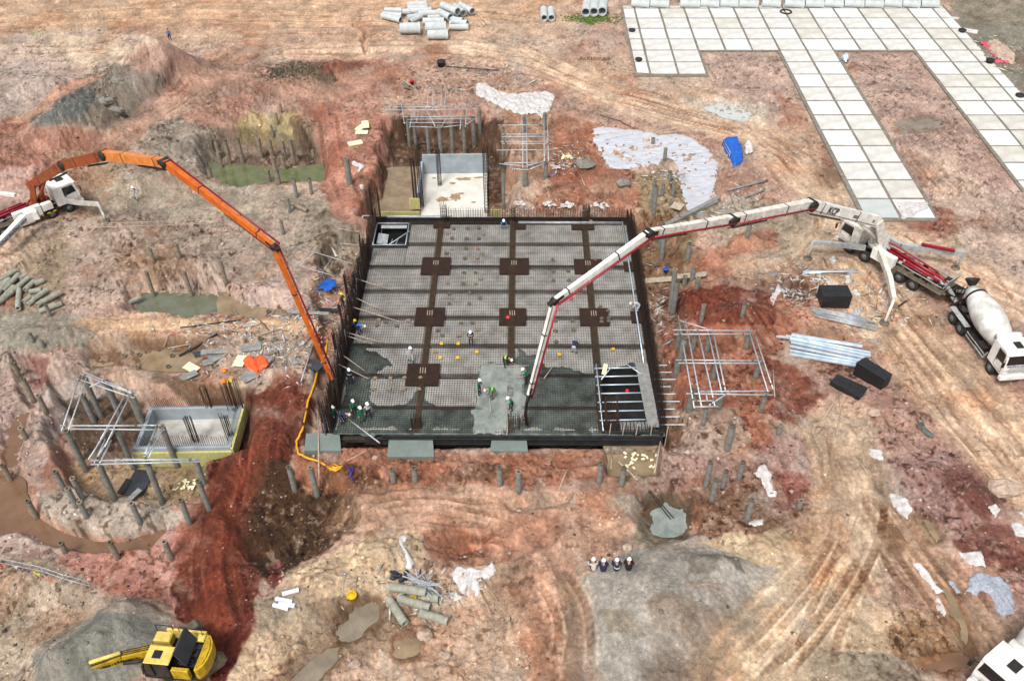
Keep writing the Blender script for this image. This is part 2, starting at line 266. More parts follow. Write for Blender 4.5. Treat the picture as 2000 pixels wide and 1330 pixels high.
# ------------------------------------------------------------------ ground colours (soil kinds, as seen on the site)
REG = [  # outline, colour, soft edge, strength, clods(0..1)
 ([(-80,-60),(1250,-60),(1100,60),(700,90),(300,75),(-80,60)], (206,172,138), 40, .7, .2),
 ([(200,20),(520,5),(540,50),(300,60)], (190,140,108), 30, .6, .2),
 ([(-60,50),(300,60),(250,120),(150,190),(60,240),(-60,230)], (190,172,154), 30, .8, .6),
 ([(80,65),(290,80),(260,125),(180,150),(120,110)], (212,188,158), 25, .7, .2),
 ([(250,105),(292,80),(350,95),(440,130),(520,100),(560,160),(480,240),(330,200),(250,180)], (158,122,106), 22, .85, .5),
 ([(0,125),(60,120),(130,150),(120,190),(40,230),(-40,220)], (182,164,154), 18, .8, .7),
 ([(55,240),(110,185),(180,145),(215,122),(300,135),(320,165),(300,215),(230,262),(150,252),(80,245)], (124,116,104), 12, .92, .9),
 ([(66,238),(110,190),(160,178),(190,200),(170,232),(110,245)], (96,106,106), 12, .8, .8),
 ([(-60,235),(60,238),(200,265),(240,300),(120,320),(50,345),(-60,330)], (164,112,92), 16, .85, .5),
 ([(-60,335),(60,325),(62,400),(-60,400)], (202,166,156), 14, .85, .1),
 ([(260,290),(300,245),(350,225),(410,250),(440,300),(400,350),(350,340),(300,300)], (146,138,124), 16, .9, .8),
 ([(330,225),(370,210),(480,170),(500,230),(420,260)], (176,128,108), 16, .7, .6),
 ([(90,300),(260,300),(330,330),(300,400),(170,420),(150,340)], (168,138,108), 18, .8, .5),
 ([(225,310),(330,320),(330,360),(230,350)], (142,130,112), 14, .7, .9),
 ([(190,400),(240,350),(340,345),(560,370),(700,400),(705,480),(640,490),(560,430),(400,440),(220,440)], (168,158,138), 18, .85, .3),
 ([(60,440),(200,415),(400,425),(560,450),(610,560),(500,640),(300,560),(120,640),(20,560),(20,500)], (178,158,140), 20, .85, .95),
 ([(240,480),(340,470),(400,540),(300,560),(240,550)], (150,118,92), 18, .7, .7),
 ([(20,470),(140,440),(120,600),(20,620)], (170,148,116), 16, .6, .5),
 ([(420,560),(560,545),(610,600),(560,640),(430,620)], (196,170,158), 12, .8, .9),
 ([(-60,608),(60,603),(150,615),(178,650),(150,672),(60,680),(-60,680)], (156,154,138), 8, .95, .25),
 ([(170,620),(300,612),(480,615),(640,640),(560,660),(300,650),(180,650)], (202,168,136), 10, .8, .3),
 ([(160,655),(300,650),(450,665),(420,700),(300,700),(220,720),(165,700)], (150,120,92), 10, .8, .5),
 ([(440,640),(600,650),(640,740),(560,770),(440,760),(400,700)], (184,164,146), 14, .8, .8),
 ([(-60,680),(60,680),(160,690),(200,730),(120,770),(60,780),(-60,800)], (180,158,144), 12, .8, .8),
 ([(30,690),(90,690),(110,740),(60,760)], (150,96,86), 12, .8, .5),
 ([(60,775),(140,740),(230,750),(110,850),(100,960),(60,940),(20,930),(40,850)], (196,180,172), 14, .9, .7),
 ([(-60,780),(50,790),(10,880),(-60,900)], (184,160,152), 12, .9, .7),
 ([(380,735),(500,760),(480,880),(300,740)], (120,98,78), 14, .8, .6),
 ([(120,770),(280,790),(300,880),(200,900),(130,860)], (92,74,56), 14, .8, .6),
 ([(150,905),(260,900),(400,890),(410,960),(330,990),(200,970),(140,930)], (178,152,108), 12, .85, .7),
 ([(80,960),(150,960),(330,985),(360,1010),(300,1045),(180,1045),(100,1015)], (182,170,154), 10, .9, .7),
 ([(-60,1035),(60,1050),(130,1075),(110,1110),(-60,1090)], (198,182,174), 10, .9, .6),
 ([(-60,1080),(100,1090),(200,1150),(150,1240),(60,1330),(-60,1380)], (188,172,148), 16, .9, .7),
 ([(110,1085),(200,1060),(330,1030),(420,1010),(420,1140),(360,1200),(260,1180),(170,1130)], (184,126,112), 14, .9, .6),
 ([(300,1110),(370,1120),(395,1190),(330,1200)], (206,164,156), 14, .8, .4),
 ([(140,1180),(240,1150),(320,1175),(320,1240),(250,1230),(160,1210)], (172,168,152), 12, .8, .1),
 ([(70,1265),(190,1195),(280,1205),(330,1260),(280,1310),(180,1360),(50,1360)], (142,144,134), 10, .97, .03),
 ([(390,885),(480,870),(490,765),(560,755),(600,770),(605,850),(570,890),(600,960),(560,1060),(520,1130),(500,1190),(480,1250),(430,1280),(330,1200),(345,1100),(400,1010),(420,960)], (120,58,38), 10, .97, .6),
 ([(500,905),(560,890),(640,960),(700,975),(715,1010),(680,1050),(600,1090),(540,1150),(490,1080),(470,980)], (84,58,34), 12, .95, .8),
 ([(530,1110),(560,1090),(570,1130),(530,1150)], (130,56,48), 8, .8, .5),
 ([(390,1240),(500,1180),(470,1280),(420,1340),(400,1340)], (100,38,28), 10, .95, .5),
 ([(580,880),(700,870),(900,890),(1180,880),(1200,920),(1100,960),(900,950),(700,970),(600,960)], (172,108,78), 12, .88, .6),
 ([(640,900),(760,930),(740,985),(620,960)], (130,84,56), 14, .8, .7),
 ([(700,975),(800,950),(1000,960),(1200,965),(1240,1010),(1180,1090),(1000,1060),(860,1040),(730,1040)], (202,156,126), 16, .85, .4),
 ([(850,930),(960,905),(1000,915),(950,950)], (110,80,60), 10, .7, .6),
 ([(835,1035),(900,1025),(975,1040),(960,1095),(900,1105),(850,1085)], (168,104,76), 14, .85, .6),
 ([(500,1210),(560,1130),(640,1080),(770,1035),(830,1040),(830,1090),(760,1160),(640,1240),(560,1300),(480,1340),(430,1340)], (214,186,148), 10, .92, .5),
 ([(500,1180),(560,1150),(580,1180),(540,1230),(500,1240)], (164,150,126), 8, .8, .3),
 ([(830,1090),(960,1100),(1110,1120),(1110,1360),(760,1360),(560,1340),(640,1240),(760,1170)], (206,172,142), 16, .8, .5),
 ([(600,1180),(720,1150),(790,1200),(720,1290),(560,1360),(480,1360),(580,1270)], (158,132,106), 12, .85, .3),
 ([(770,1180),(960,1190),(900,1240),(850,1290),(760,1280)], (184,142,114), 14, .8, .6),
 ([(960,1040),(1100,1010),(1120,1100),(1080,1330),(1030,1330),(1000,1130)], (190,142,114), 18, .7, .7),
 ([(1120,1150),(1150,1112),(1240,1070),(1340,1042),(1450,1055),(1560,1120),(1560,1190),(1440,1330),(1220,1350),(1110,1330),(1100,1220)], (168,164,154), 12, .97, .02),
 ([(1360,1085),(1395,1085),(1400,1120),(1350,1125)], (126,120,108), 9, .8, .1),
 ([(1400,1080),(1425,1085),(1455,1125),(1420,1120)], (112,108,98), 6, .9, .1),
 ([(1160,1190),(1210,1190),(1260,1240),(1180,1230)], (136,122,98), 14, .6, .3),
 ([(1360,1060),(1480,1020),(1600,1030),(1700,1130),(1760,1360),(1380,1360),(1500,1210),(1530,1120)], (206,180,142), 14, .9, .4),
 ([(1480,1290),(1560,1270),(1800,1290),(1830,1360),(1500,1360)], (152,142,122), 14, .7, .5),
 ([(1700,1180),(1830,1200),(1900,1260),(1860,1330),(1740,1280)], (158,120,80), 14, .8, .8),
 ([(1790,1290),(1890,1270),(1900,1310),(1800,1310)], (200,150,112), 8, .9, .1),
 ([(1880,1180),(2060,1160),(2060,1360),(1920,1360),(1860,1280)], (184,154,130), 14, .8, .4),
 ([(1240,985),(1260,960),(1330,960),(1350,1000),(1340,1050),(1270,1065),(1240,1040)], (132,124,104), 10, .9, .5),
 ([(1250,970),(1200,960),(1190,985),(1230,1005),(1260,1000)], (170,168,158), 8, .85, .6),
 ([(1290,940),(1380,930),(1560,960),(1590,1000),(1480,1040),(1360,1050),(1340,990)], (142,106,82), 14, .88, .8),
 ([(1280,900),(1360,880),(1480,890),(1500,950),(1400,960),(1300,950)], (186,146,132), 14, .8, .8),
 ([(1500,850),(1590,860),(1600,990),(1500,1010),(1480,940)], (178,138,128), 16, .8, .7),
 ([(1530,920),(1590,920),(1600,960),(1530,980)], (160,98,84), 14, .8, .5),
 ([(1290,560),(1400,560),(1530,590),(1560,650),(1500,700),(1510,880),(1460,880),(1340,820),(1290,700)], (172,102,74), 14, .85, .7),
 ([(1300,610),(1290,575),(1400,545),(1480,565),(1530,600),(1500,640),(1380,640)], (134,66,46), 10, .93, .7),
 ([(1490,700),(1550,720),(1600,780),(1560,830),(1500,800)], (136,72,54), 12, .85, .6),
 ([(1330,800),(1440,800),(1480,870),(1400,900),(1320,880)], (178,158,140), 12, .75, .95),
 ([(1560,770),(1700,790),(1730,870),(1840,1000),(2000,1000),(1990,900),(1900,820),(1760,700),(1700,640),(1640,680)], (176,134,118), 16, .85, .8),
 ([(1740,900),(1850,880),(1960,960),(1990,1060),(1900,1070),(1780,1000)], (160,120,112), 14, .85, .9),
 ([(1850,930),(1910,900),(1960,960),(1930,1020),(1860,1000)], (128,80,70), 12, .8, .7),
 ([(1860,1060),(1920,1030),(2060,1020),(2060,1120),(1950,1110),(1880,1090)], (134,78,64), 12, .9, .6),
 ([(1960,1110),(2060,1110),(2060,1200),(1980,1190)], (184,140,128), 12, .8, .5),
 ([(1650,600),(1740,590),(1860,700),(1900,760),(1840,780),(1740,660)], (188,130,102), 16, .7, .5),
 ([(1440,520),(1560,510),(1700,540),(1760,620),(1640,670),(1540,640),(1500,580)], (184,136,106), 16, .8, .6),
 ([(1530,545),(1560,540),(1604,558),(1596,592),(1540,588)], (96,62,46), 6, .85, .5),
 ([(1340,400),(1480,385),(1620,410),(1640,470),(1560,520),(1440,510),(1400,440)], (166,154,132), 16, .85, .4),
 ([(1430,470),(1500,450),(1520,480),(1460,520),(1380,540),(1340,520)], (184,124,94), 12, .85, .4),
 ([(1240,330),(1340,340),(1360,420),(1340,560),(1270,560),(1240,460)], (158,136,98), 14, .85, .8),
 ([(1130,335),(1240,330),(1250,420),(1140,420),(1060,425),(1040,390)], (172,112,84), 12, .85, .9),
 ([(1070,230),(1160,250),(1190,330),(1130,400),(1070,330)], (176,112,84), 14, .85, .8),
 ([(960,170),(1080,180),(1090,330),(980,330)], (190,148,110), 14, .6, .7),
 ([(745,235),(980,240),(990,330),(985,400),(830,380),(700,420),(735,330)], (92,66,46), 10, .9, .6),
 ([(620,225),(740,200),(770,240),(740,330),(700,410),(640,400),(610,320)], (186,126,104), 16, .9, .5),
 ([(745,120),(1000,120),(1010,170),(930,200),(770,210)], (186,150,128), 16, .7, .8),
 ([(560,90),(760,110),(780,190),(620,220),(520,160)], (170,116,96), 20, .75, .5),
 ([(530,150),(540,118),(600,112),(660,150),(650,185),(560,160)], (104,88,72), 10, .85, .9),
 ([(500,105),(560,90),(560,130),(490,140)], (140,116,98), 12, .7, .8),
 ([(615,140),(640,98),(700,100),(720,120),(680,140)], (142,88,70), 8, .85, .5),
 ([(460,240),(500,215),(580,215),(600,260),(560,290),(480,280)], (176,160,100), 12, .85, .6),
 ([(380,270),(470,240),(600,270),(640,330),(560,360),(430,340)], (96,82,64), 12, .55, .8),
 ([(570,230),(620,230),(640,290),(600,330),(570,290)], (110,96,80), 12, .8, .9),
 ([(600,400),(720,400),(715,520),(640,540),(560,470)], (152,140,120), 16, .85, .7),
 ([(610,440),(640,400),(640,480),(660,540),(600,520)], (88,74,56), 12, .7, .8),
 ([(1330,190),(1480,195),(1520,240),(1440,250),(1340,220)], (206,196,178), 14, .8, .3),
 ([(1090,120),(1250,100),(1240,160),(1130,160)], (202,162,128), 20, .7, .4),
 ([(1120,60),(1220,50),(1240,140),(1170,120)], (184,162,144), 14, .6, .8),
 ([(1370,100),(1530,100),(1610,260),(1660,400),(1600,420),(1520,260),(1470,200),(1370,160)], (188,160,146), 16, .8, .7),
 ([(1640,100),(1790,100),(1990,380),(1830,440),(1720,250)], (186,156,142), 12, .85, .8),
 ([(1745,235),(1830,230),(1845,250),(1760,262)], (176,178,172), 8, .85, .4),
 ([(1780,280),(1860,300),(1960,400),(1900,520),(1840,440)], (206,182,160), 16, .7, .4),
 ([(1500,180),(1560,200),(1640,350),(1640,400),(1590,360)], (164,104,78), 10, .55, .8),
 ([(1700,400),(1860,400),(1880,460),(1760,480)], (164,106,88), 12, .75, .8),
 ([(1860,380),(2060,360),(2060,620),(1960,580),(1880,470)], (194,172,156), 18, .75, .7),
 ([(1850,-60),(2100,-60),(2100,330),(1990,215),(1880,60)], (136,134,118), 8, .96, .1),
 ([(1860,0),(2060,-10),(2060,45),(1920,40)], (146,136,114), 20, .7, .3),
 ([(1128,30),(1175,28),(1178,42),(1140,45)], (104,120,50), 6, .85, .6),
 ([(1200,-60),(1860,-60),(1850,14),(1215,14)], (168,146,130), 6, .85, .7),
 ([(60,60),(95,50),(80,75)], (140,150,100), 12, .5, .6),
 ([(1180,880),(1290,870),(1280,930),(1200,940)], (120,112,84), 8, .9, .4),
 ([(1230,410),(1320,420),(1340,520),(1260,640),(1300,720),(1330,870),(1300,880),(1280,640),(1240,500)], (130,92,66), 14, .75, .8),
 ([(700,330),(790,350),(800,420),(720,450),(650,430)], (170,122,98), 14, .6, .5),
]
def s2l(c):
    c = np.asarray(c, float)/255
    return np.where(c <= .04045, c/12.92, ((c+.055)/1.055)**2.4)
ALB = .66
def alb(c, k=1.0): return tuple(np.clip(s2l(c)*ALB*k, 0, .86))+(1.0,)
def ground_colour(X, Y, Z):
    U, V = pxn(X, Y, Z)
    wu = U+fbm(X, Y, 4.0, 4, 21)*26+fbm(X, Y, .9, 3, 22)*14; wv = V+fbm(X, Y, 4.0, 4, 23)*14+fbm(X, Y, .9, 3, 24)*10
    n1 = fbm(X, Y, 11, 4, 25); n2 = fbm(X, Y, 3.0, 4, 26)
    C = np.empty(X.shape+(3,)); A = np.array((202,170,144.)); B = np.array((184,138,118.)); D = np.array((178,160,146.))
    t1 = ss(.5+n1*1.3)[..., None]; t2 = ss(.5+n2*1.4)[..., None]
    C[:] = A*(1-t1)+B*t1; C = C*(1-.5*t2)+D*.5*t2
    clod = np.full(X.shape, .4)
    for poly, col, soft, op, cl in REG:
        p = np.array(poly); b = 50
        m = (U > p[:, 0].min()-b) & (U < p[:, 0].max()+b) & (V > p[:, 1].min()-b) & (V < p[:, 1].max()+b)
        if not m.any(): continue
        d = sdf(wu[m], wv[m], poly); k = ss(.5-d/(soft*.62))*op*(1-.3*ss(n2[m]*2))
        C[m] = C[m]*(1-k[:, None])+np.array(col, float)*k[:, None]; clod[m] = clod[m]*(1-k)+cl*k
    for pts, hw, c, st, op in _RW:
        P = np.array(pts); m = (X > P[:, 0].min()-8) & (X < P[:, 0].max()+8) & (Y > P[:, 1].min()-8) & (Y < P[:, 1].max()+8)
        if not m.any(): continue
        x = X[m]; y = Y[m]; D_, S = lineco(x+fbm(x, y, 3, 2, 31)*.6, y+fbm(x, y, 3, 2, 32)*.6, pts)
        sn = vn(D_*2.6+40, S*.05)*.5+vn(D_*6+90, S*.09+7)*.3+vn(D_*13+9, S*.12+3)*.2
        k = ss((hw-abs(D_))/(hw*.5)+.2)*op*ss(.35+1.2*sn)
        sh = (1+(sn-.5)*.5*st)[:, None]*np.array([1, 1-.0, 1-.0])
        C[m] = C[m]*(1-k[:, None])+np.array(c, float)*sh*k[:, None]; clod[m] *= (1-k*.6)
    # damp margins round the puddles
    for poly, _ in PUDS:
        p = np.array(poly); m = (U > p[:, 0].min()-40) & (U < p[:, 0].max()+40) & (V > p[:, 1].min()-30) & (V < p[:, 1].max()+30)
        if m.any(): k = ss(.9-sdf(wu[m], wv[m], poly)/18)[:, None]*.7; C[m] = C[m]*(1-k)+C[m]*np.array([.72, .64, .56])*k; clod[m] *= 1-k[:, 0]*.8
    # tyre ruts: wetter, darker earth pressed into the print, pale squeezed edges
    for pts in _RT:
        P = np.array(pts); m = (X > P[:, 0].min()-3) & (X < P[:, 0].max()+3) & (Y > P[:, 1].min()-3) & (Y < P[:, 1].max()+3)
        if not m.any(): continue
        x = X[m]; y = Y[m]; D_, S = lineco(x, y, pts); e = abs(abs(D_)-.98); on = ss(fbm(x, y, 5, 3, 91)*2.2+.55)*ss(S/3)*ss((S.max()-S)/3)
        tread = .75+.25*np.sign(np.sin(S*13+abs(D_)*9)); k = (ss((.26-e)/.07)*on*tread)[:, None]*.5; C[m] = C[m]*(1-k)+C[m]*np.array([.74, .60, .50])*k
        k = (ss((.5-e)/.1)*(1-ss((.34-e)/.1))*on)[:, None]*.3; C[m] = C[m]*(1+.09*k/.3)
    # patchy damp staining, pale crumbs and darker earth between them (run down the banks too)
    XX = X+Z*.83; YY = Y-Z*1.17; st = fbm(XX, YY, 1.6, 5, 41, .68); C *= (1+.30*st)[..., None]
    br = ss(fbm(XX, YY, 5, 5, 42, .6)*2.6-.35)*.45
    C = C*(1-br[..., None])+C*np.array([.86, .67, .54])*br[..., None]
    gy = ss(fbm(XX, YY, 3.2, 5, 44, .6)*2.8-.7)*.5; C = C*(1-gy[..., None])+np.array((176, 168, 156.))*gy[..., None]
    f1 = vn(XX/.19+3, YY/.19+9)*.55+vn(XX/.42+1, YY/.42+5)*.45; cl2 = clod*ss(fbm(XX, YY, 2.2, 3, 45)*1.5+.7)
    pale = ss((f1-.60)*7)*cl2*.8; dark = ss((.40-f1)*7)*cl2
    C = C*(1-pale[..., None])+(C*.35+np.array((224, 206, 192.))*.65)*pale[..., None]
    C = C*(1-dark[..., None]*np.array([.50, .60, .66]))
    C *= (1+.16*fbm(XX, YY, .22, 3, 43, .7))[..., None]
    L_ = C.mean(-1, keepdims=True); C = L_+(C-L_)*.765
    C = C*np.array([.995, .98, .965]); C = 165+(C-165)*1.10
    return np.clip(C, 14, 240), clod
_V = []
def half(y): return np.clip(31+(y-26)*.43, 29, None)*1.12
_ys = np.concatenate([[-400, -150, -60, -20, 5], np.geomspace(17, 175, 900), [185, 200, 230, 280, 350, 500, 800, 1400, 2200]])
_s = np.concatenate([[-14, -8, -5, -3, -2, -1.5, -1.2, -1.08], np.linspace(-1, 1, 1100), [1.08, 1.2, 1.5, 2, 3, 5, 8, 14]])
_Yg, _Sg = np.meshgrid(_ys, _s, indexing='ij'); _Xg = _Sg*half(_Yg)
_zg = height(_Xg.ravel(), np.clip(_Yg.ravel(), 10, 400)).reshape(_Xg.shape)
_zg[(_Yg > 400) | (_Yg < 6)] = 0
_cg, _cl = ground_colour(_Xg.ravel(), np.clip(_Yg.ravel(), 12, 1000), _zg.ravel())
def grid_mesh(name, Xg, Yg, Zg, cols=None):
    nr, nc = Xg.shape; me = bpy.data.meshes.new(name)
    co = np.stack([Xg, Yg, Zg], -1).reshape(-1, 3).astype(np.float32)
    i = np.arange(nr*nc).reshape(nr, nc)
    q = np.stack([i[:-1, :-1], i[:-1, 1:], i[1:, 1:], i[1:, :-1]], -1).reshape(-1, 4).astype(np.int32)
    me.vertices.add(len(co)); me.vertices.foreach_set('co', co.ravel())
    me.loops.add(q.size); me.loops.foreach_set('vertex_index', q.ravel())
    me.polygons.add(len(q)); me.polygons.foreach_set('loop_start', np.arange(0, q.size, 4, dtype=np.int32))
    me.polygons.foreach_set('use_smooth', np.ones(len(q), bool))
    me.update(calc_edges=True)
    if cols is not None:
        a = me.color_attributes.new('soil', 'FLOAT_COLOR', 'POINT')
        c = np.concatenate([s2l(cols)*ALB, np.ones((len(co), 1))], 1).astype(np.float32); a.data.foreach_set('color', c.ravel())
    return me
def nodes(m): return m.node_tree.nodes, m.node_tree.links
def ground_mat(name='soil'):
    m = bpy.data.materials.new(name); m.use_nodes = True; N, L = nodes(m); b = N['Principled BSDF']
    a = N.new('ShaderNodeAttribute'); a.attribute_name = 'soil'
    tc = N.new('ShaderNodeTexCoord')
    n1 = N.new('ShaderNodeTexNoise'); n1.inputs['Scale'].default_value = 5; n1.inputs['Detail'].default_value = 8; n1.inputs['Roughness'].default_value = .72
    L.new(tc.outputs['Object'], n1.inputs['Vector'])
    mr = N.new('ShaderNodeMapRange'); mr.inputs['From Min'].default_value = .3; mr.inputs['From Max'].default_value = .7; mr.inputs['To Min'].default_value = .6; mr.inputs['To Max'].default_value = 1.32
    n1.inputs['Scale'].default_value = 3.5; L.new(n1.outputs[0], mr.inputs[0])
    mx = N.new('ShaderNodeMix'); mx.data_type = 'RGBA'; mx.blend_type = 'MULTIPLY'; mx.inputs[0].default_value = 1
    L.new(a.outputs[0], mx.inputs[6]); L.new(mr.outputs[0], mx.inputs[7])
    last = mx.outputs[2]; hsum = None
    for sc_, thr, seed, lo in ((5.5, .2, 0, .62), (11, .24, 7, .7)):     # pebbles and crumbs pressed into the soil
        mp = N.new('ShaderNodeMapping'); mp.inputs['Location'].default_value = (seed, seed*2, 0); L.new(tc.outputs['Object'], mp.inputs[0])
        dn = N.new('ShaderNodeTexNoise'); dn.inputs['Scale'].default_value = sc_*1.3; L.new(mp.outputs[0], dn.inputs['Vector'])
        ad = N.new('ShaderNodeMix'); ad.data_type = 'RGBA'; ad.blend_type = 'LINEAR_LIGHT'; ad.inputs[0].default_value = .05; L.new(mp.outputs[0], ad.inputs[6]); L.new(dn.outputs[1], ad.inputs[7])
        vo = N.new('ShaderNodeTexVoronoi'); vo.inputs['Scale'].default_value = sc_; L.new(ad.outputs[2], vo.inputs['Vector'])
        m1 = N.new('ShaderNodeMapRange'); m1.inputs['From Min'].default_value = thr+.05; m1.inputs['From Max'].default_value = thr-.03; L.new(vo.outputs['Distance'], m1.inputs[0])
        sp_ = N.new('ShaderNodeSeparateColor'); L.new(vo.outputs['Color'], sp_.inputs[0])
        m2 = N.new('ShaderNodeMapRange'); m2.inputs['From Min'].default_value = lo; m2.inputs['From Max'].default_value = lo+.05; L.new(sp_.outputs[0], m2.inputs[0])
        pn = N.new('ShaderNodeTexNoise'); pn.inputs['Scale'].default_value = .35; pn.inputs['Detail'].default_value = 4; L.new(mp.outputs[0], pn.inputs['Vector'])
        m3 = N.new('ShaderNodeMapRange'); m3.inputs['From Min'].default_value = .4; m3.inputs['From Max'].default_value = .6; L.new(pn.outputs[0], m3.inputs[0])
        q1 = N.new('ShaderNodeMath'); q1.operation = 'MULTIPLY'; L.new(m1.outputs[0], q1.inputs[0]); L.new(m2.outputs[0], q1.inputs[1])
        q2 = N.new('ShaderNodeMath'); q2.operation = 'MULTIPLY'; L.new(q1.outputs[0], q2.inputs[0]); L.new(m3.outputs[0], q2.inputs[1])
        m4 = N.new('ShaderNodeMapRange'); m4.inputs['To Min'].default_value = .55; m4.inputs['To Max'].default_value = 1.75; L.new(sp_.outputs[1], m4.inputs[0])
        mm = N.new('ShaderNodeMix'); mm.data_type = 'RGBA'; mm.blend_type = 'MULTIPLY'; L.new(q2.outputs[0], mm.inputs[0]); L.new(last, mm.inputs[6]); L.new(m4.outputs[0], mm.inputs[7]); last = mm.outputs[2]
        hsum = q2
    L.new(last, b.inputs['Base Color'])
    n2 = N.new('ShaderNodeTexNoise'); n2.inputs['Scale'].default_value = 9; n2.inputs['Detail'].default_value = 6; n2.inputs['Roughness'].default_value = .7
    L.new(tc.outputs['Object'], n2.inputs['Vector'])
    bp = N.new('ShaderNodeBump'); bp.inputs['Strength'].default_value = .9; bp.inputs['Distance'].default_value = .14
    L.new(n2.outputs[0], bp.inputs['Height']); L.new(bp.outputs[0], b.inputs['Normal'])
    b.inputs['Roughness'].default_value = .9; b.inputs['Specular IOR Level'].default_value = .25
    return m
M_soil = ground_mat()
def tag(o, label=None, cat=None, group=None, kind=None):
    if label: o['label'] = label
    if cat: o['category'] = cat
    if group: o['group'] = group
    if kind: o['kind'] = kind
    return o
_me = grid_mesh('ground', _Xg, _Yg, _zg, _cg); _me.materials.append(M_soil)
ground = bpy.data.objects.new('ground', _me); COL.objects.link(ground); tag(ground, kind='structure')
# ------------------------------------------------------------------ materials
def mat(name, c, rough=.7, metal=0, var=.25, sc=3.0, bump=.0, c2=None, k=1.0, spec=.4, stretch=None, bsc=8):
    m = bpy.data.materials.new(name); m.use_nodes = True; N, L = nodes(m); b = N['Principled BSDF']
    tc = N.new('ShaderNodeTexCoord'); n = N.new('ShaderNodeTexNoise'); n.inputs['Scale'].default_value = sc; n.inputs['Detail'].default_value = 7; n.inputs['Roughness'].default_value = .65
    src = tc.outputs['Object']
    if stretch:
        mp = N.new('ShaderNodeMapping'); mp.inputs['Scale'].default_value = stretch; L.new(src, mp.inputs[0]); src = mp.outputs[0]
    L.new(src, n.inputs['Vector'])
    cr = N.new('ShaderNodeValToRGB'); a = np.array(alb(c, k)); bb = np.array(alb(c2, k)) if c2 else a*(1-var); bb[3] = 1
    cr.color_ramp.elements[0].position = .32; cr.color_ramp.elements[1].position = .66
    cr.color_ramp.elements[0].color = tuple(bb); cr.color_ramp.elements[1].color = tuple(a)
    L.new(n.outputs[0], cr.inputs[0]); L.new(cr.outputs[0], b.inputs['Base Color'])
    b.inputs['Roughness'].default_value = rough; b.inputs['Metallic'].default_value = metal; b.inputs['Specular IOR Level'].default_value = spec
    if bump:
        n2 = N.new('ShaderNodeTexNoise'); n2.inputs['Scale'].default_value = bsc; n2.inputs['Detail'].default_value = 5; L.new(src, n2.inputs['Vector'])
        bp = N.new('ShaderNodeBump'); bp.inputs['Strength'].default_value = .6; bp.inputs['Distance'].default_value = bump; L.new(n2.outputs[0], bp.inputs['Height']); L.new(bp.outputs[0], b.inputs['Normal'])
    return m
